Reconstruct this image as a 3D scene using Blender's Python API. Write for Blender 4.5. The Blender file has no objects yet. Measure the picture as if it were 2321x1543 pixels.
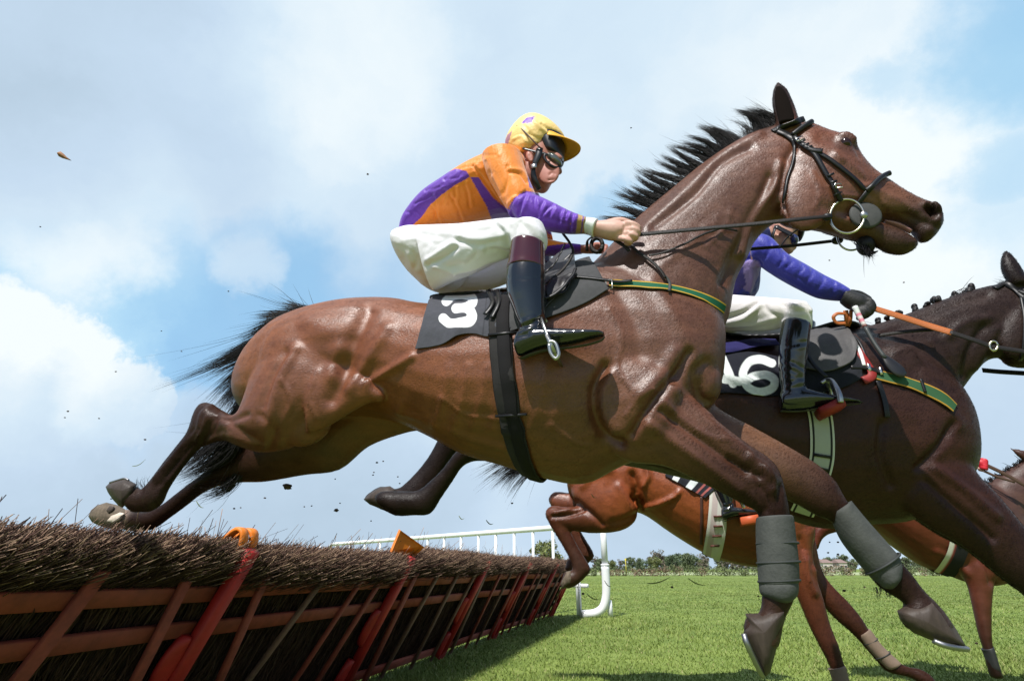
import bpy, math, random
import numpy as np
from mathutils import Vector, Matrix
from mathutils.bvhtree import BVHTree

random.seed(7)
RNG = np.random.default_rng(11)
scene = bpy.context.scene
COL = scene.collection
rad = math.radians

# ------------------------------------------------------------------ camera
PW, PH = 2321.0, 1543.0                  # size of the photograph that was measured
FPX = 1280.0                             # focal length in its pixels
PITCH = rad(22.0)
CAM = np.array([0.0, 0.0, 0.87])
cam_d = bpy.data.cameras.new('camera')
cam_d.sensor_width = 36.0
cam_d.lens = 36.0 * FPX / PW
cam_d.clip_start = 0.05
cam_d.clip_end = 6000
cam_o = bpy.data.objects.new('camera', cam_d)
COL.objects.link(cam_o)
cam_o.location = CAM
cam_o.rotation_euler = (rad(90) + PITCH, 0, 0)
scene.camera = cam_o
C_FWD = np.array([0, math.cos(PITCH), math.sin(PITCH)])
C_UP = np.array([0, -math.sin(PITCH), math.cos(PITCH)])
C_RT = np.array([1.0, 0, 0])

def ray(px, py):
    return C_FWD + C_RT * ((px - PW / 2) / FPX) - C_UP * ((py - PH / 2) / FPX)

def project(V):
    d = V - CAM
    z = d @ C_FWD
    return np.stack([PW / 2 + FPX * (d @ C_RT) / z, PH / 2 - FPX * (d @ C_UP) / z], 1)

# ------------------------------------------------------------------ light, sky
scene.view_settings.view_transform = 'Standard'
scene.view_settings.look = 'None'
scene.view_settings.exposure = 0.18
scene.view_settings.gamma = 1.0
SUN_EL = rad(56)
SUN_DIR = np.array([-0.469, -0.883, 0.0]) * math.cos(SUN_EL) + np.array([0, 0, math.sin(SUN_EL)])   # towards the sun
sun_d = bpy.data.lights.new('sun', 'SUN')
sun_d.energy = 5.0
sun_d.angle = rad(0.5)
sun_d.color = (1.0, 0.97, 0.925)
sun_o = bpy.data.objects.new('sun', sun_d)
COL.objects.link(sun_o)
sun_o.location = (-3, -8, 9)
sun_o.rotation_euler = Vector(SUN_DIR).to_track_quat('Z', 'Y').to_euler()

def build_world():
    w = bpy.data.worlds.new('World')
    scene.world = w
    w.use_nodes = True
    nt = w.node_tree
    nt.nodes.clear()
    N, L = nt.nodes.new, nt.links.new
    out = N('ShaderNodeOutputWorld')
    sky = N('ShaderNodeTexSky')
    sky.sky_type = 'NISHITA'
    sky.sun_disc = False
    sky.sun_elevation = SUN_EL
    sky.sun_rotation = math.atan2(SUN_DIR[0], SUN_DIR[1])
    sky.air_density = 1.0
    sky.dust_density = 0.6
    sky.ozone_density = 2.0
    bg = N('ShaderNodeBackground')
    bg.inputs['Strength'].default_value = 0.10
    L(sky.outputs[0], bg.inputs[0])
    tc = N('ShaderNodeTexCoord')
    nz = N('ShaderNodeVectorMath'); nz.operation = 'NORMALIZE'
    L(tc.outputs['Generated'], nz.inputs[0])
    n1 = N('ShaderNodeTexNoise'); n1.inputs['Scale'].default_value = 6.0; n1.inputs['Detail'].default_value = 12
    n1.inputs['Roughness'].default_value = 0.62
    L(nz.outputs[0], n1.inputs['Vector'])
    sub = N('ShaderNodeVectorMath'); sub.operation = 'SUBTRACT'
    L(n1.outputs['Color'], sub.inputs[0]); sub.inputs[1].default_value = (0.5, 0.5, 0.5)
    scl = N('ShaderNodeVectorMath'); scl.operation = 'SCALE'; scl.inputs['Scale'].default_value = 0.19
    L(sub.outputs[0], scl.inputs[0])
    wv = N('ShaderNodeVectorMath'); wv.operation = 'ADD'
    L(nz.outputs[0], wv.inputs[0]); L(scl.outputs[0], wv.inputs[1])
    wn = N('ShaderNodeVectorMath'); wn.operation = 'NORMALIZE'
    L(wv.outputs[0], wn.inputs[0])

    def lobe(d, r, soft=0.35):
        d = np.array(d, float); d /= np.linalg.norm(d)
        dt = N('ShaderNodeVectorMath'); dt.operation = 'DOT_PRODUCT'
        L(wn.outputs[0], dt.inputs[0]); dt.inputs[1].default_value = tuple(d)
        mr = N('ShaderNodeMapRange'); mr.interpolation_type = 'SMOOTHSTEP'
        mr.inputs['From Min'].default_value = math.cos(rad(r))
        mr.inputs['From Max'].default_value = math.cos(rad(r * soft))
        L(dt.outputs['Value'], mr.inputs['Value'])
        return mr.outputs[0]

    def combine(lobes, op='MAXIMUM'):
        acc = None
        for s, wgt in lobes:
            m = N('ShaderNodeMath'); m.operation = 'MULTIPLY'; m.inputs[1].default_value = wgt
            L(s, m.inputs[0])
            if acc is None:
                acc = m.outputs[0]
            else:
                a = N('ShaderNodeMath'); a.operation = op
                L(acc, a.inputs[0]); L(m.outputs[0], a.inputs[1]); acc = a.outputs[0]
        return acc
    D = lambda x, y: ray(x, y)
    # gaps of blue between the clouds, by compass bearing and height
    gaps = [(lobe(D(640, 720), 11, .3), .95), (lobe(D(380, 760), 11, .3), .95), (lobe(D(90, 640), 6, .2), .8),
            (lobe(D(860, 760), 10, .2), .6),
            (lobe(D(2330, 90), 8, .2), 1.0), (lobe(D(2250, 130), 4, .2), .7), (lobe(D(1420, 470), 4.5, .1), .7),
            (lobe(D(2310, 380), 4.5, .1), .65), (lobe(D(2040, 180), 3, .1), .5), (lobe(D(2290, 500), 5, .1), .4),
            (lobe(D(520, 560), 4, .1), .45), (lobe((-0.8, -0.4, 0.5), 24, .3), .9), (lobe((0.9, -0.3, 0.4), 22, .3), .8),
            (lobe((0.1, -0.8, 0.5), 20, .3), .9), (lobe((-0.9, 0.5, 0.35), 12, .3), .7)]
    gap = combine(gaps)
    # white heads of cumulus that stand in front of the gaps
    puffs = [(lobe(D(20, 790), 5.8, .8), 1.0), (lobe(D(100, 880), 6.0, .8), 1.0), (lobe(D(285, 905), 4.2, .8), 1.0),
             (lobe(D(200, 560), 6, .3), .85), (lobe(D(545, 600), 3.6, .3), .8), (lobe(D(60, 960), 7, .5), 1.0), (lobe(D(430, 960), 5, .5), .8)]
    puff = combine(puffs)
    inv = N('ShaderNodeMath'); inv.operation = 'SUBTRACT'; inv.inputs[0].default_value = 1.0
    L(puff, inv.inputs[1])
    gp = N('ShaderNodeMath'); gp.operation = 'MULTIPLY'; gp.use_clamp = True
    L(gap, gp.inputs[0]); L(inv.outputs[0], gp.inputs[1])
    # unseen sky behind the viewer, cleared to weaken the fill light
    sx = N('ShaderNodeSeparateXYZ'); L(wn.outputs[0], sx.inputs[0])
    cl = N('ShaderNodeMapRange'); cl.interpolation_type = 'SMOOTHSTEP'
    cl.inputs['From Min'].default_value = 0.22; cl.inputs['From Max'].default_value = -0.12
    L(sx.outputs['Y'], cl.inputs['Value'])
    # light and dark in the clouds
    n2 = N('ShaderNodeTexNoise'); n2.inputs['Scale'].default_value = 3.2; n2.inputs['Detail'].default_value = 11
    n2.inputs['Roughness'].default_value = 0.55
    mp = N('ShaderNodeMapping'); mp.inputs['Scale'].default_value = (1, 1, 1.9); mp.inputs['Location'].default_value = (3.1, 1.7, 0.4)
    L(wn.outputs[0], mp.inputs[0]); L(mp.outputs[0], n2.inputs['Vector'])
    bright = combine([(lobe(D(790, 120), 14, .1), .32), (lobe(D(2150, 330), 20, .1), .30), (lobe(D(150, 520), 12, .1), .35),
                      (lobe(D(60, 860), 10, .2), .38), (lobe(D(280, 900), 6, .2), .32), (lobe(D(1500, 160), 18, .1), .20),
                      (lobe(D(1900, 600), 18, .1), .2), (lobe(D(1000, 380), 20, .1), .12)], 'ADD')
    dark = combine([(lobe(D(180, 170), 17, .1), .30), (lobe(D(1250, 130), 16, .1), .14), (lobe(D(250, 1110), 14, .1), .4), (lobe(D(800, 1240), 16, .1), .45),
                    (lobe(D(1500, 1240), 16, .1), .35), (lobe(D(2280, 960), 13, .1), .25), (lobe(D(80, 330), 9, .1), .25), (lobe(D(1000, 560), 14, .1), .12)], 'ADD')
    a = N('ShaderNodeMath'); a.operation = 'MULTIPLY_ADD'; a.inputs[1].default_value = 0.62; a.inputs[2].default_value = 0.24
    L(n2.outputs['Fac'], a.inputs[0])
    b = N('ShaderNodeMath'); b.operation = 'ADD'; L(a.outputs[0], b.inputs[0]); L(bright, b.inputs[1])
    c = N('ShaderNodeMath'); c.operation = 'SUBTRACT'; L(b.outputs[0], c.inputs[0]); L(dark, c.inputs[1])
    cr = N('ShaderNodeValToRGB')
    cr.color_ramp.elements[0].position = 0.0; cr.color_ramp.elements[0].color = (0.43, 0.55, 0.67, 1)
    cr.color_ramp.elements[1].position = 1.0; cr.color_ramp.elements[1].color = (0.82, 0.88, 0.90, 1)
    e = cr.color_ramp.elements.new(0.35); e.color = (0.51, 0.64, 0.78, 1)
    e = cr.color_ramp.elements.new(0.65); e.color = (0.60, 0.73, 0.84, 1)
    L(c.outputs[0], cr.inputs[0])
    cb = N('ShaderNodeBackground'); cb.inputs['Strength'].default_value = 1.0
    tint = N('ShaderNodeMix'); tint.data_type = 'RGBA'; tint.blend_type = 'MULTIPLY'
    L(gp.outputs[0], tint.inputs[0]); L(cr.outputs[0], tint.inputs[6]); tint.inputs[7].default_value = (.58, .87, 1.08, 1)
    L(tint.outputs[2], cb.inputs[0])
    thin = N('ShaderNodeMath'); thin.operation = 'MULTIPLY'; thin.inputs[1].default_value = .24; L(gp.outputs[0], thin.inputs[0])
    thin2 = N('ShaderNodeMath'); thin2.operation = 'MAXIMUM'; L(thin.outputs[0], thin2.inputs[0]); L(cl.outputs[0], thin2.inputs[1])
    mix = N('ShaderNodeMixShader')
    L(thin2.outputs[0], mix.inputs[0]); L(cb.outputs[0], mix.inputs[1]); L(bg.outputs[0], mix.inputs[2])
    L(mix.outputs[0], out.inputs[0])
build_world()

# ------------------------------------------------------------------ materials
MATS = {}
def mat(name, color=None, rough=0.6, spec=0.5, attr=False, var=0.0, vscale=20.0, bump=0.0, bscale=120.0,
        stretch=(1, 1, 1), sheen=0.0, coat=0.0, metal=0.0, color2=None, bdist=0.004, trans=0.0, rvar=0.0, bump2=0.0, bscale2=40.0, bdist2=0.008, dist2=1.0, specr=None):
    if name in MATS:
        return MATS[name]
    m = bpy.data.materials.new(name)
    m.use_nodes = True
    nt = m.node_tree
    N, L = nt.nodes.new, nt.links.new
    p = nt.nodes['Principled BSDF']
    p.inputs['Roughness'].default_value = rough
    p.inputs['Specular IOR Level'].default_value = spec
    p.inputs['Metallic'].default_value = metal
    p.inputs['Sheen Weight'].default_value = sheen
    p.inputs['Coat Weight'].default_value = coat
    if trans: p.inputs['Transmission Weight'].default_value = trans
    tc = N('ShaderNodeTexCoord')
    mp = N('ShaderNodeMapping'); mp.inputs['Scale'].default_value = stretch
    L(tc.outputs['Object'], mp.inputs[0])
    if attr:
        src = N('ShaderNodeAttribute'); src.attribute_name = 'Col'; cs = src.outputs['Color']
    else:
        src = N('ShaderNodeRGB'); src.outputs[0].default_value = (*color, 1); cs = src.outputs[0]
    if var:
        n = N('ShaderNodeTexNoise'); n.inputs['Scale'].default_value = vscale; n.inputs['Detail'].default_value = 5
        n.inputs['Roughness'].default_value = 0.62
        L(mp.outputs[0], n.inputs['Vector'])
        mx = N('ShaderNodeMix'); mx.data_type = 'RGBA'
        if color2 is None:
            mr = N('ShaderNodeMapRange'); mr.inputs['From Min'].default_value = 0.25; mr.inputs['From Max'].default_value = 0.75
            mr.inputs['To Min'].default_value = 1 - var; mr.inputs['To Max'].default_value = 1 + var
            L(n.outputs['Fac'], mr.inputs['Value'])
            mx.blend_type = 'MULTIPLY'; mx.inputs[0].default_value = 1.0
            L(cs, mx.inputs[6]); L(mr.outputs[0], mx.inputs[7])
        else:
            cr = N('ShaderNodeMapRange'); cr.inputs['From Min'].default_value = 0.5 - 0.3 * (1 - var) - .05; cr.inputs['From Max'].default_value = 0.5 + 0.3 * (1 - var) + .05
            L(n.outputs['Fac'], cr.inputs['Value'])
            L(cr.outputs[0], mx.inputs[0]); L(cs, mx.inputs[6]); mx.inputs[7].default_value = (*color2, 1)
        cs = mx.outputs[2]
        if rvar:
            rr = N('ShaderNodeMapRange'); rr.inputs['From Min'].default_value = 0.3; rr.inputs['From Max'].default_value = 0.7
            rr.inputs['To Min'].default_value = rough - rvar; rr.inputs['To Max'].default_value = rough + rvar
            L(n.outputs['Fac'], rr.inputs['Value']); L(rr.outputs[0], p.inputs['Roughness'])
    if specr:
        bw = N('ShaderNodeRGBToBW'); L(src.outputs['Color'], bw.inputs[0])
        sr = N('ShaderNodeMapRange'); sr.inputs['From Min'].default_value = .008; sr.inputs['From Max'].default_value = .06
        sr.inputs['To Min'].default_value = specr[0]; sr.inputs['To Max'].default_value = specr[1]
        L(bw.outputs[0], sr.inputs['Value']); L(sr.outputs[0], p.inputs['Specular IOR Level'])
    L(cs, p.inputs['Base Color'])
    if bump:
        n = N('ShaderNodeTexNoise'); n.inputs['Scale'].default_value = bscale; n.inputs['Detail'].default_value = 4
        L(mp.outputs[0], n.inputs['Vector'])
        bp = N('ShaderNodeBump'); bp.inputs['Strength'].default_value = bump; bp.inputs['Distance'].default_value = bdist
        L(n.outputs['Fac'], bp.inputs['Height']); L(bp.outputs[0], p.inputs['Normal'])
        if bump2:
            n = N('ShaderNodeTexNoise'); n.inputs['Scale'].default_value = bscale2; n.inputs['Detail'].default_value = 3; n.inputs['Distortion'].default_value = dist2
            L(tc.outputs['Object'], n.inputs['Vector'])
            b2 = N('ShaderNodeBump'); b2.inputs['Strength'].default_value = bump2; b2.inputs['Distance'].default_value = bdist2
            L(n.outputs['Fac'], b2.inputs['Height']); L(b2.outputs[0], bp.inputs['Normal'])
    MATS[name] = m
    return m

# ------------------------------------------------------------------ objects
def make_mesh(name, V, F, cols=None, smooth=True):
    me = bpy.data.meshes.new(name)
    V = np.asarray(V, float)
    me.from_pydata([tuple(v) for v in V], [], F if isinstance(F, list) else [tuple(int(i) for i in f) for f in F])
    if smooth:
        me.polygons.foreach_set('use_smooth', np.ones(len(me.polygons), bool))
    if cols is not None:
        at = me.color_attributes.new('Col', 'FLOAT_COLOR', 'POINT')
        c = np.ones((len(V), 4), np.float32); c[:, :3] = cols
        at.data.foreach_set('color', c.ravel())
    me.update()
    return me

def thing(name, loc, label, cat, group=None):
    o = bpy.data.objects.new(name, None)
    o.empty_display_size = 0.1
    o.location = tuple(loc)
    COL.objects.link(o)
    tag(o, label, cat, group)
    return o

def tag(o, label=None, cat=None, group=None, kind=None):
    if label: o['label'] = label
    if cat: o['category'] = cat
    if group: o['group'] = group
    if kind: o['kind'] = kind
    return o

def base_loc(o):
    l = np.zeros(3)
    while o is not None:
        l = l + np.array(o.location); o = o.parent
    return l

def part(name, V, F, m, parent=None, cols=None, smooth=True, label=None):
    """one mesh object; V in world metres; sits under its parent"""
    V = np.asarray(V, float)
    if parent is not None:
        V = V - base_loc(parent)
        loc = (0, 0, 0)
    else:
        loc = V.mean(0); loc[2] = V[:, 2].min(); V = V - loc
    o = bpy.data.objects.new(name, make_mesh(name, V, F, cols, smooth))
    o.data.materials.append(m)
    o.location = tuple(loc)
    COL.objects.link(o)
    if parent is not None: o.parent = parent
    if label: o['label'] = label
    return o

class G:
    """gathers pieces of geometry"""
    def __init__(s): s.V = []; s.F = []; s.n = 0; s.C = []
    def add(s, V, F, col=None):
        V = np.asarray(V, float)
        s.F += [tuple(int(i) + s.n for i in f) for f in F]
        s.V.append(V); s.n += len(V)
        if col is not None: s.C.append(np.broadcast_to(np.asarray(col, float), (len(V), 3)))
        return s
    def get(s): return np.concatenate(s.V), s.F
    def cols(s): return np.concatenate(s.C) if s.C else None

def unit(v):
    v = np.asarray(v, float)
    return v / (np.linalg.norm(v, axis=-1, keepdims=True) + 1e-12)

def cr_interp(S, sub):
    S = np.asarray(S, float)
    P = np.vstack([2 * S[0] - S[1], S, 2 * S[-1] - S[-2]])
    out = []
    for i in range(1, len(P) - 2):
        p0, p1, p2, p3 = P[i - 1], P[i], P[i + 1], P[i + 2]
        for k in range(sub):
            t = k / sub
            out.append(0.5 * (2 * p1 + (p2 - p0) * t + (2 * p0 - 5 * p1 + 4 * p2 - p3) * t * t + (3 * p1 - p0 - 3 * p2 + p3) * t ** 3))
    out.append(S[-1])
    return np.array(out)

def ringfaces(nr, ns, closed=True, cap=True):
    F = []
    for i in range(nr - 1):
        for j in range(ns if closed else ns - 1):
            a = i * ns + j; b = i * ns + (j + 1) % ns
            F.append((a, b, b + ns, a + ns))
    if cap:
        F.append(tuple(range(ns - 1, -1, -1)))
        F.append(tuple(range((nr - 1) * ns, nr * ns)))
    return F

def tube(P, r, ns=8, sub=1, flat=1.0, side=None):
    """round (or flattened) tube along P; r scalar or list"""
    P = np.asarray(P, float)
    r = np.broadcast_to(np.asarray(r, float), (len(P),))
    if sub > 1:
        Q = cr_interp(np.column_stack([P, r]), sub); P, r = Q[:, :3], Q[:, 3]
    T = unit(np.gradient(P, axis=0))
    up = np.array(side if side is not None else (0.13, 0.21, 0.97), float)
    V = []
    for p, t, rr in zip(P, T, r):
        a = up - t * (up @ t)
        if np.linalg.norm(a) < 1e-3: a = np.array([1.0, 0, 0]) - t * t[0]
        a = unit(a); b = np.cross(t, a); up = a if side is None else up
        for k in range(ns):
            th = 2 * math.pi * k / ns
            V.append(p + rr * (a * math.cos(th) + b * math.sin(th) * flat))
    return np.array(V), ringfaces(len(P), ns)

def ribbon(P, Nn, w, th):
    """strap of width w and thickness th along P lying on a surface of normals Nn"""
    P = np.asarray(P, float); Nn = unit(Nn)
    w = np.broadcast_to(np.asarray(w, float), (len(P),))
    T = unit(np.gradient(P, axis=0))
    S = unit(np.cross(T, Nn))
    V = []
    for p, n, s, ww in zip(P, Nn, S, w):
        V += [p + s * ww / 2, p + s * ww * .42 + n * th, p - s * ww * .42 + n * th, p - s * ww / 2, p - s * ww * .45 - n * th * .6, p + s * ww * .45 - n * th * .6]
    return np.array(V), ringfaces(len(P), 6)

def box(c, ax, ay, az):
    """box from centre and three half-axis vectors"""
    c = np.asarray(c, float)
    V = [c + sx * np.asarray(ax) + sy * np.asarray(ay) + sz * np.asarray(az) for sx in (-1, 1) for sy in (-1, 1) for sz in (-1, 1)]
    F = [(0, 1, 3, 2), (4, 6, 7, 5), (0, 4, 5, 1), (2, 3, 7, 6), (0, 2, 6, 4), (1, 5, 7, 3)]
    return np.array(V), F

def bbox(c, ax, ay, az, bev=0.15):
    """box with chamfered long edges (section in ay, az; runs along ax)"""
    c = np.asarray(c, float); ax, ay, az = map(lambda a: np.asarray(a, float), (ax, ay, az))
    m = min(np.linalg.norm(ay), np.linalg.norm(az)) * bev * 2
    ky = 1 - m / np.linalg.norm(ay); kz = 1 - m / np.linalg.norm(az)
    sec = [(1, kz), (ky, 1), (-ky, 1), (-1, kz), (-1, -kz), (-ky, -1), (ky, -1), (1, -kz)]
    V = [c + s * ax + a * ay + b * az for s in (-1, 1) for a, b in sec]
    return np.array(V), ringfaces(2, 8)

class Side:
    """a vertical lengthways plane of a horse: pixels of the photograph are measured on it"""
    def __init__(s, depth, yaw):
        s.o = np.array([0, depth, 0.0])
        s.h = np.array([math.cos(rad(yaw)), -math.sin(rad(yaw)), 0])
        s.n = np.array([math.sin(rad(yaw)), math.cos(rad(yaw)), 0])      # away from the camera
    def P(s, px, py, lat=0.0):
        d = ray(px, py)
        return CAM + d * (((s.o + s.n * lat - CAM) @ s.n) / (d @ s.n))
    def lat(s, V): return (np.asarray(V) - s.o) @ s.n
    def mirror(s, V):
        V = np.asarray(V, float)
        return V - 2 * np.outer(s.lat(V), s.n) if V.ndim == 2 else V - 2 * s.lat(V) * s.n

def loft(pl, S, lat=0.0, ns=24, sub=4, e=2.0):
    """body of elliptical sections; rows: upper px, lower px, half width (m)[, lat]. Each section is fitted so
    that its outline meets the two measured points."""
    S = [list(r) + ([lat] if len(r) == 5 else []) for r in S]
    S = cr_interp(S, sub)
    V = []
    for ux, uy, lx, ly, b, la in S:
        U = pl.P(ux, uy, la); Lo = pl.P(lx, ly, la)
        v = U - Lo; X = np.linalg.norm(v); v = v / X
        k = []
        for Q in (U, Lo):
            d = Q - CAM
            k.append((d @ v) / (d @ pl.n))
        k1, k2 = k
        b = abs(b)
        lim = .8 * X / (abs(k1) + abs(k2) + 1e-9)
        b = min(b, lim)
        lo_, hi_ = 0.0, X
        for _ in range(40):
            a = (lo_ + hi_) / 2
            if math.sqrt(a * a + k1 * k1 * b * b) + math.sqrt(a * a + k2 * k2 * b * b) > X: hi_ = a
            else: lo_ = a
        c = X - math.sqrt(a * a + k1 * k1 * b * b)
        for j in range(ns):
            th = 2 * math.pi * j / ns
            cs, sn = math.cos(th), math.sin(th)
            cs = math.copysign(abs(cs) ** (2 / e), cs); sn = math.copysign(abs(sn) ** (2 / e), sn)
            V.append(Lo + v * (c + a * cs) + pl.n * b * sn)
    return np.array(V), ringfaces(len(S), ns)

def blob(pl, cx, cy, rx, ry, rot, b, lat, nu=18, nv=12):
    """ellipsoid given in pixels on the plane at lat, b half width in m"""
    c = pl.P(cx, cy, lat)
    ca, sa = math.cos(rad(rot)), math.sin(rad(rot))
    A = pl.P(cx + rx * ca, cy + rx * sa, lat) - c
    B = pl.P(cx - ry * sa, cy + ry * ca, lat) - c
    V, F = [], []
    for i in range(nv + 1):
        ph = math.pi * i / nv
        for j in range(nu):
            t = 2 * math.pi * j / nu
            V.append(c + A * math.cos(ph) + math.sin(ph) * (B * math.cos(t) + pl.n * b * math.sin(t)))
    return np.array(V), ringfaces(nv + 1, nu, cap=False)

def short_hair(P, faces, cols, flow, n, ln, wd, seed):
    """the nap of the coat: small flat hairs lying along the flow direction"""
    rg = np.random.default_rng(seed)
    q = np.array([f for f in faces if len(f) == 4]); Nn = normals(P, faces)
    ar = np.linalg.norm(np.cross(P[q[:, 2]] - P[q[:, 0]], P[q[:, 3]] - P[q[:, 1]]), axis=1)
    k = rg.choice(len(q), n, p=ar / ar.sum()); f = q[k]
    u, v = rg.random((n, 1)), rg.random((n, 1)); w4 = ((1 - u) * (1 - v), u * (1 - v), u * v, (1 - u) * v)
    X = sum(w * P[f[:, i]] for i, w in enumerate(w4)); N_ = unit(sum(w * Nn[f[:, i]] for i, w in enumerate(w4)))
    C_ = sum(w * cols[f[:, i]] for i, w in enumerate(w4)) * rg.uniform(.72, 1.3, (n, 1))
    D_ = np.asarray(flow, float) + rg.normal(0, .16, (n, 3)); D_ = unit(D_ - N_ * (D_ * N_).sum(1, keepdims=True))
    S_ = np.cross(N_, D_); l = ln * rg.uniform(.6, 1.3, (n, 1)); w = wd * rg.uniform(.7, 1.3, (n, 1))
    V = np.stack([X + S_ * w - N_ * .0006, X - S_ * w - N_ * .0006, X + D_ * l + N_ * ln * .09], 1).reshape(-1, 3)
    return V, np.arange(n * 3).reshape(-1, 3), np.repeat(C_, 3, 0)

def pillow(pl, pts, lat, b, k=.35, sub=3):
    """solid with a measured outline and a domed near and far side"""
    Q = np.array(pts, float); Q = np.vstack([Q, Q[:1]])
    Q = np.concatenate([np.linspace(Q[i], Q[i + 1], sub, endpoint=False) for i in range(len(Q) - 1)])
    c = Q.mean(0); n = len(Q); V = []
    for s_, z_ in ((0, -1), (.45, -.95), (.75, -.76), (.93, -k), (1, 0), (.93, k), (.75, .76), (.45, .95), (0, 1)):
        for q in Q:
            p = c + (q - c) * max(s_, .01); V.append(pl.P(p[0], p[1], lat + b * z_))
    return np.array(V), ringfaces(9, n, cap=False)

def fuse(g, voxel, iters=14):
    """melts the gathered pieces into one continuous skin"""
    V, F = g.get()
    me = make_mesh('tmp', V, F)
    # make every closed piece face outwards
    import bmesh
    bm = bmesh.new(); bm.from_mesh(me); bmesh.ops.remove_doubles(bm, verts=bm.verts, dist=1e-6)
    bmesh.ops.recalc_face_normals(bm, faces=bm.faces); bm.to_mesh(me); bm.free()
    o = bpy.data.objects.new('tmp', me); COL.objects.link(o)
    md = o.modifiers.new('r', 'REMESH'); md.mode = 'VOXEL'; md.voxel_size = voxel; md.adaptivity = 0
    dg = bpy.context.evaluated_depsgraph_get(); dg.update()
    e = bpy.data.meshes.new_from_object(o.evaluated_get(dg))
    n = len(e.vertices)
    P = np.empty(n * 3); e.vertices.foreach_get('co', P); P = P.reshape(-1, 3)
    faces = [tuple(p.vertices) for p in e.polygons]
    bpy.data.objects.remove(o); bpy.data.meshes.remove(me); bpy.data.meshes.remove(e)
    P = relax(P, faces, iters)
    return P, faces

def edges_of(faces):
    q = np.array([f for f in faces if len(f) == 4]); t = np.array([f for f in faces if len(f) == 3])
    es = []
    for a in (q, t):
        if len(a):
            for k in range(a.shape[1]): es.append(np.stack([a[:, k], a[:, (k + 1) % a.shape[1]]], 1))
    return np.concatenate(es)

def relax(P, faces, iters, lam=.6, mu=-.63):
    E = edges_of(faces); n = len(P)
    i = np.concatenate([E[:, 0], E[:, 1]]); j = np.concatenate([E[:, 1], E[:, 0]])
    deg = np.bincount(i, minlength=n).astype(float)
    for _ in range(iters):
        for f in (lam, mu):
            A = np.stack([np.bincount(i, P[j, k], n) for k in range(3)], 1) / deg[:, None]
            P = P + f * (A - P)
    return P

def normals(P, faces):
    Nn = np.zeros_like(P)
    for k in (3, 4):
        a = np.array([f for f in faces if len(f) == k])
        if len(a):
            nn = np.cross(P[a[:, 2]] - P[a[:, 0]], P[a[:, 3 if k == 4 else 1]] - P[a[:, 1 if k == 4 else 0]])
            if k == 3: nn = -nn
            for c in range(k): np.add.at(Nn, a[:, c], nn)
    return unit(Nn)

def seg_dist(Q, line):
    """distance of pixel points Q from a polyline, and how far along it"""
    line = np.asarray(line, float); best = np.full(len(Q), 1e9)
    for a, b in zip(line[:-1], line[1:]):
        ab = b - a; t = np.clip(((Q - a) @ ab) / (ab @ ab + 1e-9), 0, 1)
        best = np.minimum(best, np.linalg.norm(Q - (a + t[:, None] * ab), axis=1))
    return best

def sculpt(P, faces, pl, strokes, nearlat=0.02, ws=1.05, am=1.25):
    """press grooves (-) and raise ridges (+) into the near flank along measured lines"""
    Nn = normals(P, faces)
    Q = project(P)
    facing = np.clip(-(Nn * unit(P - CAM)).sum(1) * 3, 0, 1) * (pl.lat(P) < nearlat)
    out = P.copy()
    for line, w, amp in strokes:
        d = seg_dist(Q, cr_interp(line, 5) if len(line) > 2 else line)
        out = out + Nn * (am * amp * np.exp(-(d / (w * ws)) ** 2) * facing)[:, None]
    return out

def field(P, pl, pts, base, bw=0.35):
    """coat colour: each point pulls the colour around it. pts: px, py, lat, rgb, radius m, weight"""
    acc = np.zeros((len(P), 3)) + np.array(base) * bw; ws = np.full(len(P), bw)
    for px, py, la, rgb, r, w in pts:
        d = np.linalg.norm(P - pl.P(px, py, la), axis=1)
        k = w * np.exp(-(d / r) ** 2)
        acc += k[:, None] * np.array(rgb); ws += k
    return acc / ws[:, None]

def inpoly(Q, poly):
    poly = np.asarray(poly, float); x, y = Q[:, 0], Q[:, 1]; ins = np.zeros(len(Q), bool)
    j = len(poly) - 1
    for i in range(len(poly)):
        xi, yi = poly[i]; xj, yj = poly[j]
        c = ((yi > y) != (yj > y)) & (x < (xj - xi) * (y - yi) / (yj - yi + 1e-12) + xi)
        ins ^= c; j = i
    return ins

def bvh(P, faces): return BVHTree.FromPolygons([tuple(p) for p in P], faces)

def hit(tree, px, py):
    d = ray(px, py); d = d / np.linalg.norm(d)
    loc, nor, idx, dist = tree.ray_cast(Vector(CAM), Vector(d))
    if loc is None: return None
    return np.array(loc), np.array(nor)

def near_pt(tree, p):
    loc, nor, i, d = tree.find_nearest(Vector(p)); return np.array(loc), np.array(nor)

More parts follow.
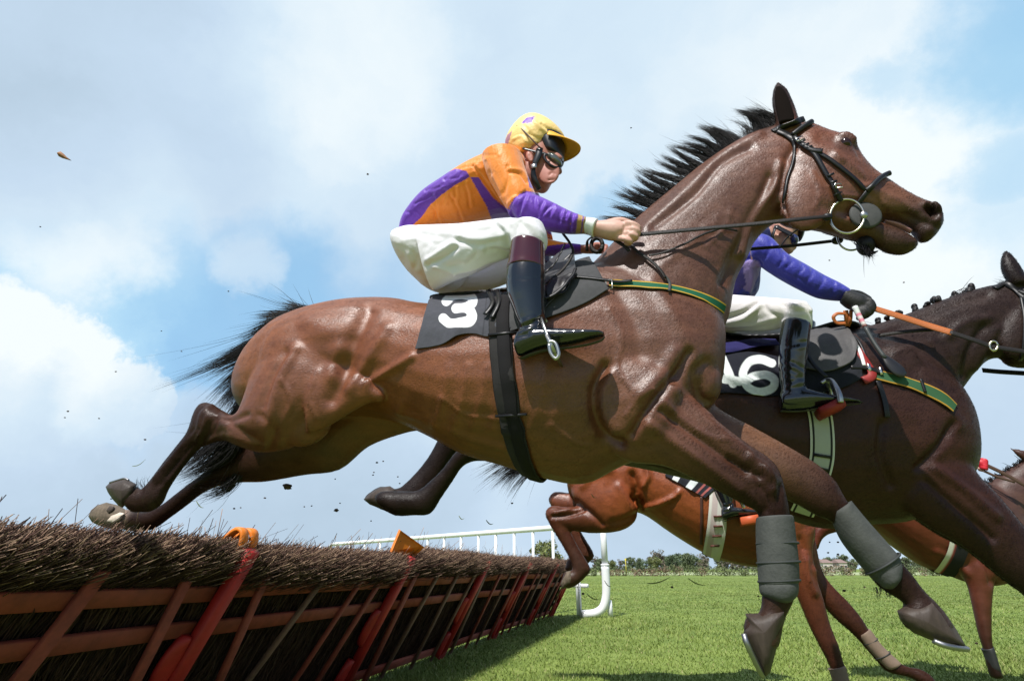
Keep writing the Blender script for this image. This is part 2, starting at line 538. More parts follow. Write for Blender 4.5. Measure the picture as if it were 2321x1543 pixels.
def drape(tree, pl, px, n=40, off=0.004, fallback=None, smooth=3):
    """lay a measured pixel line on a body; gives points and normals"""
    px = np.asarray(px, float)
    Q = cr_interp(px, 8) if len(px) > 2 else np.linspace(px[0], px[1], n)
    s = np.concatenate([[0], np.cumsum(np.linalg.norm(np.diff(Q, axis=0), axis=1))])
    t = np.linspace(0, s[-1], n)
    Q = np.stack([np.interp(t, s, Q[:, 0]), np.interp(t, s, Q[:, 1])], 1)
    R = [hit(tree, *q) for q in Q]
    good = [i for i, r in enumerate(R) if r is not None]
    P = np.zeros((n, 3)); Nn = np.zeros((n, 3))
    for i in range(n):
        if R[i] is not None: P[i], Nn[i] = R[i]
        else:
            k = min(good, key=lambda g: abs(g - i)) if good else None
            la = pl.lat(R[k][0]) if k is not None else (fallback or 0)
            P[i] = pl.P(Q[i, 0], Q[i, 1], la)
            P2, n2 = near_pt(tree, P[i]); Nn[i] = n2
    for _ in range(smooth):
        Pm = P.copy(); Pm[1:-1] = (P[:-2] + 2 * P[1:-1] + P[2:]) / 4
        Nm = Nn.copy(); Nm[1:-1] = (Nn[:-2] + 2 * Nn[1:-1] + Nn[2:]) / 4
        P, Nn = Pm, unit(Nm)
    return P + Nn * off, Nn

def hairs(pl, clumps, n, wid, jr, jt, lat=0.0, jl=0.03, segs=7, seed=1, L0=.55, L1=1.05, fly=.08):
    """strands: clumps are root, control, tip in pixels"""
    rg = np.random.default_rng(seed)
    V, F = [], []; base = 0
    for c in clumps:
        rx, ry, mx, my, tx, ty = c[:6]; la = c[6] if len(c) > 6 else lat; cnt = int(n * (c[7] if len(c) > 7 else 1))
        cl_l = rg.normal(0, jl)
        for _ in range(cnt):
            k = rg.normal(0, 1)
            dx, dy = rg.normal(0, jr), rg.normal(0, jr * .5)
            fj = 4.0 if rg.random() < fly else 1.0; ex, ey = rg.normal(0, jt) * fj, rg.normal(0, jt) * fj
            L = rg.uniform(L0, L1)
            la_r = la + rg.normal(0, jl * .6); la_t = la + cl_l + rg.normal(0, jl)
            A = pl.P(rx + dx, ry + dy, la_r); B = pl.P(mx + dx * .7 + ex * .4, my + dy * .7 + ey * .4, (la_r + la_t) / 2); C = pl.P(tx + ex, ty + ey, la_t)
            t = np.linspace(0, L, segs)[:, None]
            P = (1 - t) ** 2 * A + 2 * t * (1 - t) * B + t * t * C
            wob = rg.normal(0, .004, 3); P = P + np.sin(t * 5 + k) * wob * t
            T = unit(np.gradient(P, axis=0)); view = unit(P - CAM)
            S = unit(np.cross(T, np.array([.2, .9, .3]) + rg.normal(0, .5, 3)))
            S2 = unit(np.cross(T, S))
            w = wid * rg.uniform(.6, 1.3) * (1 - np.linspace(0, 1, segs) ** 2.2 * .93)[:, None]
            ring = np.stack([P + S * w, P - S * w * .5 + S2 * w * .8, P - S * w * .5 - S2 * w * .8], 1).reshape(-1, 3)
            V.append(ring)
            for i in range(segs - 1):
                for j in range(3):
                    a = base + i * 3 + j; b = base + i * 3 + (j + 1) % 3
                    F.append((a, b, b + 3, a + 3))
            base += segs * 3
    return np.concatenate(V), F

def zm(ox, oy, s): return lambda pts: [(ox + x * s, oy + y * s) for x, y in pts]
def zs(ox, oy, s): return lambda S: [(ox + r[0] * s, oy + r[1] * s, ox + r[2] * s, oy + r[3] * s, *r[4:]) for r in S]
# ------------------------------------------------------------------ ground
def build_ground():
    V = [(-2500, -400, 0), (2500, -400, 0), (2500, 5000, 0), (-2500, 5000, 0)]
    m = bpy.data.materials.new('turf'); m.use_nodes = True
    nt = m.node_tree; N, L = nt.nodes.new, nt.links.new
    p = nt.nodes['Principled BSDF']; p.inputs['Roughness'].default_value = .85; p.inputs['Specular IOR Level'].default_value = .2
    tc = N('ShaderNodeTexCoord')
    def noise(sc, det, st=(1, 1, 1)):
        mp = N('ShaderNodeMapping'); mp.inputs['Scale'].default_value = st
        n = N('ShaderNodeTexNoise'); n.inputs['Scale'].default_value = sc; n.inputs['Detail'].default_value = det
        L(tc.outputs['Object'], mp.inputs[0]); L(mp.outputs[0], n.inputs['Vector']); return n.outputs['Fac']
    r = N('ShaderNodeValToRGB'); r.color_ramp.elements[0].position = .33; r.color_ramp.elements[0].color = (.11, .17, .032, 1)
    r.color_ramp.elements[1].position = .68; r.color_ramp.elements[1].color = (.21, .285, .07, 1)
    L(noise(1.3, 6), r.inputs[0])
    r2 = N('ShaderNodeValToRGB'); r2.color_ramp.elements[0].position = .3; r2.color_ramp.elements[0].color = (.62, .62, .55, 1)
    r2.color_ramp.elements[1].position = .7; r2.color_ramp.elements[1].color = (1.3, 1.25, 1.2, 1)
    L(noise(38, 3), r2.inputs[0])
    r3 = N('ShaderNodeValToRGB'); r3.color_ramp.elements[0].position = .35; r3.color_ramp.elements[0].color = (.82, .85, .8, 1)
    r3.color_ramp.elements[1].position = .65; r3.color_ramp.elements[1].color = (1.2, 1.12, 1.15, 1)
    L(noise(.09, 4, (1, 2.5, 1)), r3.inputs[0])
    mx = N('ShaderNodeMix'); mx.data_type = 'RGBA'; mx.blend_type = 'MULTIPLY'; mx.inputs[0].default_value = 1
    L(r.outputs[0], mx.inputs[6]); L(r2.outputs[0], mx.inputs[7])
    m2 = N('ShaderNodeMix'); m2.data_type = 'RGBA'; m2.blend_type = 'MULTIPLY'; m2.inputs[0].default_value = 1
    L(mx.outputs[2], m2.inputs[6]); L(r3.outputs[0], m2.inputs[7])
    L(m2.outputs[2], p.inputs['Base Color'])
    bp = N('ShaderNodeBump'); bp.inputs['Strength'].default_value = .7; bp.inputs['Distance'].default_value = .05
    L(noise(14, 5), bp.inputs['Height']); L(bp.outputs[0], p.inputs['Normal'])
    o = bpy.data.objects.new('ground', make_mesh('ground', V, [(0, 1, 2, 3)], smooth=False)); o.data.materials.append(m)
    COL.objects.link(o); tag(o, kind='structure', label='sunlit mown racecourse turf reaching to the hedge')
    # blades
    rg = np.random.default_rng(5)
    n = 420000
    y = 4.2 + (rg.random(n) ** 2.3) * 62
    x = (rg.random(n) - .5) * 2 * (y * 1.0 + 1)
    keep = (x > -4.5) & (x < y * 1.0 + 1)
    x, y = x[keep], y[keep]; n = len(x)
    # patchiness
    ph = np.sin(x * 3.1 + 2 * np.sin(y * 1.7)) * np.sin(y * 2.3 + np.sin(x * 2.2)) * .5 + np.sin(x * .9 + y * .6) * .5
    h = (.018 + .020 * rg.random(n)) * (1 + .45 * ph)
    az = rg.random(n) * 6.283; ln = h * (.25 + .9 * rg.random(n)); h = h * np.clip(1.15 - y / 75, .15, 1); w = .0017 + .0006 * y
    ta = rg.random(n) * 6.283
    V = np.empty((n, 3, 3))
    V[:, 0] = np.stack([x - w * np.cos(az), y - w * np.sin(az), np.zeros(n)], 1)
    V[:, 1] = np.stack([x + w * np.cos(az), y + w * np.sin(az), np.zeros(n)], 1)
    V[:, 2] = np.stack([x + ln * np.cos(ta), y + ln * np.sin(ta), h], 1)
    me = bpy.data.meshes.new('grass')
    me.vertices.add(n * 3); me.vertices.foreach_set('co', V.ravel())
    me.loops.add(n * 3); me.loops.foreach_set('vertex_index', np.arange(n * 3))
    me.polygons.add(n); me.polygons.foreach_set('loop_start', np.arange(n) * 3)
    at = me.color_attributes.new('Col', 'FLOAT_COLOR', 'POINT')
    c = np.ones((n, 3, 4), np.float32)
    base = np.array([.20, .25, .06]); yel = np.array([.30, .30, .12]); drk = np.array([.12, .185, .035])
    k = rg.random(n)[:, None]; kk = (np.clip(ph * .5 + .5, 0, 1))[:, None]
    pk = (np.sin(x * .55 + 1.3 * np.sin(y * .4)) * np.sin(y * .33 + 1.1 * np.sin(x * .7 + 2)))[:, None]
    cc = (base * kk + drk * (1 - kk) * .7 + base * (1 - kk) * .3) * (1 + .16 * pk)
    cc = np.where(k > .92, yel, cc) * (.88 + .24 * rg.random(n)[:, None])
    c[:, :, :3] = cc[:, None, :]
    at.data.foreach_set('color', c.ravel())
    me.update(); me.validate()
    o = bpy.data.objects.new('grass', me); me.materials.append(mat('grass_blade', attr=True, rough=.6, spec=.25)); COL.objects.link(o)
    tag(o, kind='stuff', label='short green turf grass of the racecourse')
build_ground()

# ------------------------------------------------------------------ hurdles
HU = unit(np.array([2.62, 9.6, 0]))                  # along the flight, away from the camera
HX = np.array([HU[1], -HU[0], 0])                    # landing side (towards the right)
LEAN = rad(29)
def hurdle_mats():
    return dict(red=mat('hurdle_red_paint', (.36, .013, .011), rough=.6, var=.25, vscale=9, bump=.15, bscale=40),
                wood=mat('hurdle_brown_red_wood', (.23, .042, .026), rough=.75, var=.35, vscale=14, bump=.3, bscale=60),
                wood2=mat('hurdle_weathered_wood', (.15, .075, .05), rough=.8, var=.35, vscale=14, bump=.3, bscale=60),
                orange=mat('hurdle_orange_padding', (.80, .21, .012), rough=.55, var=.18, vscale=12, bump=.1, bscale=30),
                twig=mat('birch_twigs', attr=True, rough=.75, spec=.25))
def twigs(rg, length, n, flare, hgt=1.12, q=1.0):
    """brush of a panel in local u (along), v (up the lean), w (towards landing)"""
    u = rg.random(n) * length
    kind = rg.random(n)
    top = kind < .62
    v0 = np.where(top, hgt * (.99 - .25 * q) + .16 * q * rg.random(n), .02 + .72 * rg.random(n))
    w0 = np.where(top, rg.uniform(-.13, .06, n), rg.uniform(-.12, .03, n))
    L = np.where(top, rg.uniform(.14, .34, n) * q, rg.uniform(.25, .45, n))
    tilt_u = rg.normal(0, np.where(top, .55, .12), n) + np.where(top, .25 + .7 * rg.random(n), 0)
    tilt_w = np.where(top, np.clip(rg.normal(.12, .50, n), -1.1, 1.2) * flare, rg.normal(-.02, .03, n))
    d = unit(np.stack([tilt_u, np.ones(n), tilt_w], 1))
    A = np.stack([u, v0, w0], 1)
    bend = rg.normal(0, .05, (n, 3)) * L[:, None]
    tl = math.tan(LEAN); den = d[:, 1] - d[:, 2] * tl
    lim = np.where(den > .05, np.minimum(1.0, (hgt + rg.normal(-.015, .026, n) - v0 + w0 * tl) / (L * np.maximum(den, .05))), 1.0)
    wild = rg.random(n) < .013
    L = np.where(wild, L * rg.uniform(.9, 1.15, n), L * np.clip(lim, .12, 1.0))
    B = A + d * L[:, None] * .55 + bend
    C = A + d * L[:, None] + bend * .4
    r = np.where(top, rg.uniform(.0007, .0021, n), rg.uniform(.0015, .0035, n))
    return A, B, C, r, top
def twig_mesh(A, B, C, r, top, rg, fr):
    n = len(A); O, EU, EV, EW = fr
    T = unit(C - A); S1 = unit(np.cross(T, rg.normal(0, 1, (n, 3)))); S2 = np.cross(T, S1)
    V = np.empty((n, 10, 3))
    for i, (P, k) in enumerate(((A, 1.1), (B, 1.0), (C, 1.0))):
        for j in range(3):
            th = 2.094 * j
            V[:, i * 3 + j] = P + (S1 * math.cos(th) + S2 * math.sin(th)) * (r * k)[:, None]
    V[:, 9] = C + T * r[:, None] * 1.2
    W = O + V[..., 0:1] * EU + V[..., 1:2] * EV + V[..., 2:3] * EW
    b = np.arange(n) * 10
    quads = np.concatenate([np.stack([b + i * 3 + j, b + i * 3 + (j + 1) % 3, b + i * 3 + 3 + (j + 1) % 3, b + i * 3 + 3 + j], 1) for i in range(2) for j in range(3)])
    tri = np.concatenate([np.stack([b + 6 + j, b + 6 + (j + 1) % 3, b + 9], 1) for j in range(3)])
    col = np.empty((n, 10, 3))
    base = np.array([.045, .021, .015]) * rg.uniform(.35, 1.8, n)[:, None] + np.where(rg.random(n) < .15, .03, 0)[:, None] * np.array([1, .8, .5])
    col[:] = base[:, None]
    cut = np.where((top & (rg.random(n) < .42))[:, None], np.array([.70, .46, .31]) * rg.uniform(.5, 1.2, n)[:, None], base * 1.2)
    col[:, 9] = cut; col[:, 6:9] = (base * .45 + cut * .55)[:, None]
    return W.reshape(-1, 3), (quads, tri), col.reshape(-1, 3)
def fast_mesh(name, V, quads, tri, cols):
    me = bpy.data.meshes.new(name); V = np.ascontiguousarray(V, np.float32)
    me.vertices.add(len(V)); me.vertices.foreach_set('co', V.ravel())
    me.loops.add(quads.size + tri.size); me.loops.foreach_set('vertex_index', np.concatenate([quads.ravel(), tri.ravel()]).astype(np.int32))
    st = np.concatenate([np.arange(len(quads)) * 4, quads.size + np.arange(len(tri)) * 3]).astype(np.int32)
    me.polygons.add(len(st)); me.polygons.foreach_set('loop_start', st)
    at = me.color_attributes.new('Col', 'FLOAT_COLOR', 'POINT'); c = np.ones((len(V), 4), np.float32); c[:, :3] = cols
    at.data.foreach_set('color', c.ravel()); me.update(); me.validate(); return me

def hurdle(i, P0, length, label, seed, hgt=1.10, ntw=9000, bh=None, cap=1):
    bh = bh or hgt
    rg = np.random.default_rng(seed)
    M = hurdle_mats()
    P0 = np.array([P0[0], P0[1], 0.0])
    EV = HX * math.sin(LEAN) + np.array([0, 0, 1]) * math.cos(LEAN)
    EW = HX * math.cos(LEAN) - np.array([0, 0, 1]) * math.sin(LEAN)
    fr = (P0, HU, EV, EW)
    pt = lambda u, v, w: P0 + HU * u + EV * v + EW * w
    root = thing('hurdle', P0 + HU * length / 2, label, 'hurdle', 'hurdle panels in the flight')
    A, B, C, r, top = twigs(rg, length, ntw, 1.0 if i else .8, bh, .72 if i == 0 else .85)
    V, F, c = twig_mesh(A, B, C, r, top, rg, fr)
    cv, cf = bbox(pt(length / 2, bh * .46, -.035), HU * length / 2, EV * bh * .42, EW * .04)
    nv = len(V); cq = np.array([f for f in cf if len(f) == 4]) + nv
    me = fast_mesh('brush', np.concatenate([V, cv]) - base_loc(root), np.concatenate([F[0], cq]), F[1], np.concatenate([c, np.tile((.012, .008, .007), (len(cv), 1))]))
    me.materials.append(M['twig']); o = bpy.data.objects.new('brush', me); o.parent = root; COL.objects.link(o)
    for v in (.92, .73, .15):
        s = rg.normal(0, .012)
        V, F = bbox((pt(0, v, .062) + pt(length, v + s, .062)) / 2, (pt(length, v + s, .062) - pt(0, v, .062)) / 2, EV * .036, EW * .011)
        part('rail', V, F, M['wood'], root)
    ns = 4
    for k in range(ns):
        u = length * (k + .6) / (ns + .25) + rg.normal(0, .04)
        du = rg.normal(0.03, .13)
        a, b = pt(u - du * .5, .03, .085), pt(u + du * .5, 1.02 + rg.normal(0, .03), .085)
        V, F = bbox((a + b) / 2, (b - a) / 2, HU * rg.uniform(.018, .036), EW * .011)
        part('slat', V, F, M['wood'] if rg.random() < .6 else M['wood2'], root)
    # red post at the far end of the panel with its foot peg
    a, b = pt(length - .04, -.02, .10), pt(length - .04, hgt - .02, .10)
    V, F = bbox((a + b) / 2, (b - a) / 2, HU * .040, EW * .03, .2)
    post = part('post', V, F, M['red'], root)
    # padded red cheek beside the post, bulging between the rails
    gg = G()
    for v0, v1, bw in ((.45, .72, .06), (.08, .34, .06)):
        St = []
        for t in np.linspace(0, 1, 9):
            wd = bw * math.sin(math.pi * (t * .9 + .05)) ** .5
            St.append((pt(length - .10 - wd * .3, v0 + (v1 - v0) * t, .085), wd))
        ringV = []
        for cpt, wd in St:
            for j in range(10):
                th = 2 * math.pi * j / 10
                ringV.append(cpt + HU * wd * math.cos(th) + EW * .028 * math.sin(th))
        gg.add(np.array(ringV), ringfaces(9, 10))
    V, F = gg.get(); part('pad', V, F, M['red'], root)
    if cap == 1:
        for off, ln in ((.03, .10), (-.04, .09)):
            gg = G(); pts = []
            for t in np.linspace(-1, 1, 11):
                v = hgt - .005 + .04 * (1 - t * t) - abs(t) ** 3 * .07
                w = t * .06 + .015
                pts.append(pt(length - .03 + off, v, w + .0))
            V, F = ribbon(np.array(pts), np.tile(EV, (11, 1)) + np.outer(np.linspace(-1, 1, 11), EW), ln * .55, .012)
            part('top_pad', V, F, M['orange'], root)
    if cap >= 2:      # a flat padded sheet that stands up out of the brush
        k = 1.0 if cap == 2 else .7
        q = [(-.14, -.06, -.02), (.13, -.05, .05), (.10, .055, .10), (-.10, .10, -.06)]
        V = []
        for w_ in (0, .018):
            for u_, v_, e_ in q: V.append(pt(length - .06 + u_ * k, hgt + .02 + v_ * k, e_ * k + w_))
        part('top_pad', np.array(V), [(0, 1, 2, 3), (7, 6, 5, 4), (0, 4, 5, 1), (1, 5, 6, 2), (2, 6, 7, 3), (3, 7, 4, 0)], M['orange'], root, smooth=False)
    if i == 0:
        for u_, s_ in ((.55, .035), (.95, .03), (1.0, .04), (1.55, .03), (1.72, .035)):
            V, F = bbox(pt(u_, bh - .05 - rg.random() * .03, .05), HU * s_ + EV * .012, EV * s_ * .55, EW * .006, .3); part('padding_scrap', V, F, M['orange'], root)
    return root
def flight_point(d):           # foot of the hurdle where its top stands at distance d
    top = np.array([-1.30 + .273 * (d - 3.0), d, 0])
    return top - HX * 1.17 * math.sin(LEAN)
posts = [0.95, 2.98, 4.75, 6.65, 8.5, 10.4, 12.25]
HL = ['near hurdle panel at the left edge under the hind hooves of horse number 3',
      'hurdle panel between the tall red post with orange loops and the next wide orange pad',
      'hurdle panel whose near end lies just beyond the wide orange pad',
      'hurdle panel in the middle distance with the thin bright red post below the white rail',
      'hurdle panel second from the far end, just left of the bright bay hind hoof',
      'far end hurdle panel beside the foot of the white wing rail']
for i in range(6):
    p0 = flight_point(posts[i]); p1 = flight_point(posts[i + 1])
    hurdle(i, p0, np.linalg.norm(p1 - p0) - .03, HL[i], 40 + i, bh=[1.135, 1.115, 1.17, 1.155, 1.17, 1.16][i], hgt=1.165, ntw=[48000, 34000, 22000, 15000, 12000, 10000][i], cap=[1, 2, 0, 0, 0, 3][i])

# ------------------------------------------------------------------ white wing rail
def wing():
    m = mat('white_plastic', (.80, .80, .80), rough=.35, var=.04, vscale=6)
    R = np.array([1.86, 12.15, 0]); Lf = np.array([-6.9, 22.6, 0])
    d = unit(Lf - R); ln = np.linalg.norm(Lf - R)
    root = thing('wing_rail', (R + Lf) / 2, 'white tubular wing rail with close uprights behind the hurdle flight', 'rail')
    H = 1.72
    pts = [R + [0, 0, H - .06], R + d * .25 + [0, 0, H]] + [R + d * t + [0, 0, H] for t in np.linspace(.6, ln - .5, 8)] + [Lf - d * .2 + [0, 0, H - .05], Lf + [0, 0, H - .35], Lf + d * .05 + [0, 0, .9]]
    V, F = tube(pts, .06, 12, 3); part('top_rail', V, F, m, root)
    for px in (776, 807, 835, 865, 896, 928, 959, 991, 1024, 1058, 1093, 1128, 1165, 1203, 1243, 1288):
        k = (px - PW / 2) / FPX / math.cos(PITCH) * .985        # where the bearing meets the line of the rail
        t = (R[0] - k * R[1]) / (k * d[1] - d[0]); p = R + d * t
        V, F = tube([p, p + [0, 0, .8], p + [0, 0, H - .03]], .034, 8); part('upright', V, F, m, root)
    V, F = tube([R + d * .5 + [0, 0, .55], Lf + [0, 0, .55]], .04, 8); part('low_rail', V, F, m, root)
    # end post: thick sleeve with a J bend at its foot
    V, F = tube([R + [0, 0, .95], R + [0, 0, 1.4], R + [0, 0, H - .02]], .062, 16); part('post', V, F, m, root)
    V, F = tube([R + [0, 0, .94], R + [.0, 0, .62], R + [-.02, 0, .35], R + [-.10, .0, .16], R + [-.26, .0, .07], R + [-.5, .0, .05]], .080, 16, 4)
    part('post_foot', V, F, m, root)
    V, F = tube([R + [.06, .05, 0], R + [.05, .05, .3]], .05, 12); part('stake', V, F, m, root)
    V, F = tube([R + [0, 0, .96], R + [0, 0, .925]], .085, 16); part('collar', V, F, m, root)
    V, F = tube([R + [-.52, .1, 0], R + [-.52, .1, .78]], .03, 8); part('stake', V, F, m, root)
wing()

# ------------------------------------------------------------------ hedge, trees, far buildings
def leafball(rg, c, R, n, size, g, col, cj=.35):
    """crown lobe: leaf clumps spread through the volume"""
    u = unit(rg.normal(0, 1, (n, 3))); r = rg.random(n) ** .45
    P = c + u * r[:, None] * R
    a = unit(rg.normal(0, 1, (n, 3))); b = unit(np.cross(a, rg.normal(0, 1, (n, 3))))
    s = size * rg.uniform(.5, 1.4, n)[:, None]
    V = np.stack([P + a * s, P + b * s * .8, P - a * s, P - b * s * .8], 1).reshape(-1, 3)
    i = np.arange(n) * 4
    F = np.stack([i, i + 1, i + 2, i + 3], 1).tolist()
    cc = np.array(col) * rg.uniform(1 - cj, 1 + cj, (n, 1))
    g.add(V, F); g.C.append(np.repeat(cc, 4, 0))

LEAF = mat('leaves', attr=True, rough=.7, spec=.2)
BARK = mat('bark', (.09, .07, .055), rough=.9, var=.3, vscale=3)
def tree_meshes(seed, h, wd, col, bare):
    rg = np.random.default_rng(seed)
    t = G(); 
    V, F = tube([(0, 0, 0), (.02 * h, 0, h * .3), (0, .01 * h, h * .75)], [h * .03, h * .022, h * .006], 8, 3); t.add(V, F)
    for k in range(16):
        z = h * rg.uniform(.22, .7); an = rg.random() * 6.28; l = wd * rg.uniform(.5, .95)
        V, F = tube([(0, 0, z), (math.cos(an) * l * .5, math.sin(an) * l * .5, z + h * .13), (math.cos(an) * l, math.sin(an) * l, z + h * rg.uniform(.15, .28))], [h * .01, h * .006, h * .002], 5, 2); t.add(V, F)
    c = G()
    for k in range(20):
        an = rg.random() * 6.28; q = wd * rg.random() ** .6 * .85; z = h * rg.uniform(.12, .86)
        q *= 1 - max(0, (z / h - .6)) * 1.5
        leafball(rg, np.array([math.cos(an) * q, math.sin(an) * q, z]), np.array([1, 1, .8]) * wd * rg.uniform(.26, .5), int((60 if bare else 130)), h * .032, c, np.array(col) * rg.uniform(.7, 1.25))
    tv, tf = t.get(); cv, cf = c.get()
    return make_mesh('trunk', tv, tf), make_mesh('crown', cv, cf, c.cols(), smooth=False)
def place_tree(ms, x, y, s, label, group, rz=0):
    root = thing('tree', (x, y, 0), label, 'tree', group)
    root.rotation_euler = (0, 0, rz); root.scale = (s, s, s)
    for me, m, nm in ((ms[0], BARK, 'trunk'), (ms[1], LEAF, 'crown')):
        if not me.materials: me.materials.append(m)
        o = bpy.data.objects.new(nm, me); o.parent = root; COL.objects.link(o)
    return root
def background():
    rg = np.random.default_rng(77)
    kinds = [tree_meshes(1, 9, 4.2, (.13, .16, .085), False), tree_meshes(2, 10, 3.8, (.17, .15, .115), True),
             tree_meshes(3, 8, 4.5, (.10, .135, .075), False), tree_meshes(4, 7, 3.6, (.17, .19, .075), False)]  # leaf colours paled, so distance haze is put into them
    names = ['broad green tree in the far tree line', 'bare brownish tree in the far tree line', 'dark bushy tree in the far tree line', 'young yellow green tree in the far tree line']
    # tree line, bearing by photo column, with the distance
    for i in range(230):
        px = -80 + i * 11 + rg.normal(0, 9)
        y = rg.uniform(215, 300)
        k = int(rg.choice([0, 1, 2, 3], p=[.3, .27, .28, .15]))
        if 1500 < px < 1700 and rg.random() < .5: k = 1
        d = ray(px, 1288)
        s = rg.uniform(.55, .85) * (1.15 if 1480 < px < 1720 else .85)
        place_tree(kinds[k], d[0] / d[1] * y, y, s, names[k], 'trees along the horizon', rg.random() * 6)
    # nearer spring tree just left of the rail post
    d = ray(1238, 1288); place_tree(kinds[3], d[0] / d[1] * 120, 120, .92, 'rounded yellow green tree rising behind the last uprights of the white rail', None, 1)
    # hedge
    hm = G(); 
    for i in range(330):
        x = -70 + i * .62 + rg.normal(0, .2); y = 80 + rg.normal(0, .5)
        hh = .95 + .25 * math.sin(x * .35) + rg.normal(0, .12)
        col = (.13, .15, .065) if math.sin(x * .21 + 1) + rg.normal(0, .6) > -.2 else (.19, .14, .09)
        for z in (.3, .75):
            leafball(rg, np.array([x, y, hh * z]), np.array([.6, .7, .42 * hh]), 60, .085, hm, col)
    V, F = hm.get(); o = part('hedge', V, F, LEAF, None, hm.cols(), smooth=False)
    tag(o, 'low clipped hedge with brown gaps across the far side of the course', 'hedge')
    # second hedge, thinner and farther away
    hm = G()
    for i in range(300):
        x = -150 + i * 1.35; y = 170 + rg.normal(0, 1)
        leafball(rg, np.array([x, y, .8]), np.array([1.2, 1, .9]), 34, .2, hm, (.12, .145, .075))
    V, F = hm.get(); o = part('hedge', V, F, LEAF, None, hm.cols(), smooth=False)
    tag(o, 'thin dark field hedge beneath the far tree line', 'hedge')
    # pale field between the hedges
    V = np.array([(-400, 92, .02), (600, 92, .02), (900, 165, .02), (-600, 165, .02)])
    o = part('field', V, [(0, 1, 2, 3)], mat('pale_crop', (.30, .34, .17), rough=.9, var=.2, vscale=.05), None, smooth=False); tag(o, kind='structure', label='pale field beyond the hedge')
    # yellow marker post
    d = ray(1419, 1288); x = d[0] / d[1] * 95
    g = G(); V, F = tube([(x, 95, 0), (x, 95, 2.4)], .05, 8); g.add(V, F)
    V, F = box((x, 95, 2.2), (.13, 0, 0), (0, .03, 0), (0, 0, .16)); g.add(V, F)
    V, F = g.get(); o = part('marker_post', V, F, mat('yellow_paint', (.62, .50, .05)), None); tag(o, 'small yellow marker post standing beyond the hedge', 'post')
    # far low houses
    wm, rm = mat('render_wall', (.62, .55, .5), rough=.8), mat('tile_roof', (.22, .15, .13), rough=.8)
    for j, (px, w) in enumerate(((1868, 3.2), (1902, 2.6))):
        d = ray(px, 1288); x = d[0] / d[1] * 205; root = thing('house', (x, 205, 0), ['pale far house with a grey roof, left one of two beyond the field', 'pale far house with a grey roof, right one of two beyond the field'][j], 'house', 'houses beyond the field')
        V, F = box((x, 205, 1.4), (w / 2, 0, 0), (0, 3, 0), (0, 0, 1.4)); part('wall', V, F, wm, root, smooth=False)
        a = w / 2 + .3
        V = [(x - a, 201.7, 2.75), (x + a, 201.7, 2.75), (x + a, 208.3, 2.75), (x - a, 208.3, 2.75), (x - a + .5, 205, 3.9), (x + a - .5, 205, 3.9)]
        part('roof', V, [(0, 1, 5, 4), (2, 3, 4, 5), (0, 4, 3), (1, 2, 5), (3, 2, 1, 0)], rm, root, smooth=False)
        for q in (-.28, .28):
            V, F = box((x + w * q, 201.98, 1.5), (.4, 0, 0), (0, .05, 0), (0, 0, .45)); part('window', V, F, mat('window_dark', (.05, .06, .07), rough=.2), root, smooth=False)
background()
# ------------------------------------------------------------------ horses
YAW = 14.0
COAT = mat('bay_coat', attr=True, rough=.43, spec=.45, specr=(.10, .55), bump2=.22, bscale2=62, bdist2=.005, dist2=2.2, var=.26, vscale=26, bump=.25, bscale=210, stretch=(.45, 1, 1), bdist=.003, rvar=.07)
COATD = mat('wet_dark_coat', attr=True, rough=.45, spec=.45, specr=(.22, .5), bump2=.26, bscale2=58, bdist2=.005, dist2=2.2, var=.28, vscale=22, bump=.25, bscale=190, stretch=(.45, 1, 1), bdist=.003, rvar=.08)
HAIR = mat('black_hair', (.010, .008, .008), rough=.5, spec=.3)
DARKLEG = (.011, .0065, .0055)

def horse_obj(pl, g, voxel, label, colf, m, strokes=(), iters=14, cat='horse', nearlat=.02, nap=None):
    P, F = fuse(g, voxel, iters)
    if strokes: P = sculpt(P, F, pl, strokes, nearlat); P = relax(P, F, 1)
    loc = P.mean(0); loc[2] = P[:, 2].min()
    root = thing('horse', loc, label, cat)
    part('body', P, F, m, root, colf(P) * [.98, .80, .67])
    if nap:
        V, T_, C_ = short_hair(P, F, colf(P) * [.98, .80, .67], -pl.h * .8 + np.array([0, 0, -.55]), *nap)
        me = fast_mesh('coat_hair', V - base_loc(root), np.zeros((0, 4), int), T_, C_); me.materials.append(m)
        o = bpy.data.objects.new('coat_hair', me); o.parent = root; COL.objects.link(o)
    return root, P, F, bvh(P, F)

Z2 = zs(1350, 160, .349); Z2p = zm(1350, 160, .349)
Z3 = zs(900, 520, .3759); Z3p = zm(900, 520, .3759)
Z4 = zs(1600, 480, .35); Z4p = zm(1600, 480, .35)
Z8 = zs(1650, 980, .3649); Z8p = zm(1650, 980, .3649)
Y1p = zm(180, 640, .376); Y2p = zm(550, 640, .3759); Y3p = zm(1250, 760, .3016); Z7p = zm(1200, 980, .365); Z7 = zs(1200, 980, .365)
XHp = zm(1740, 160, .2851); XH = zs(1740, 160, .2851)          # close view of the head

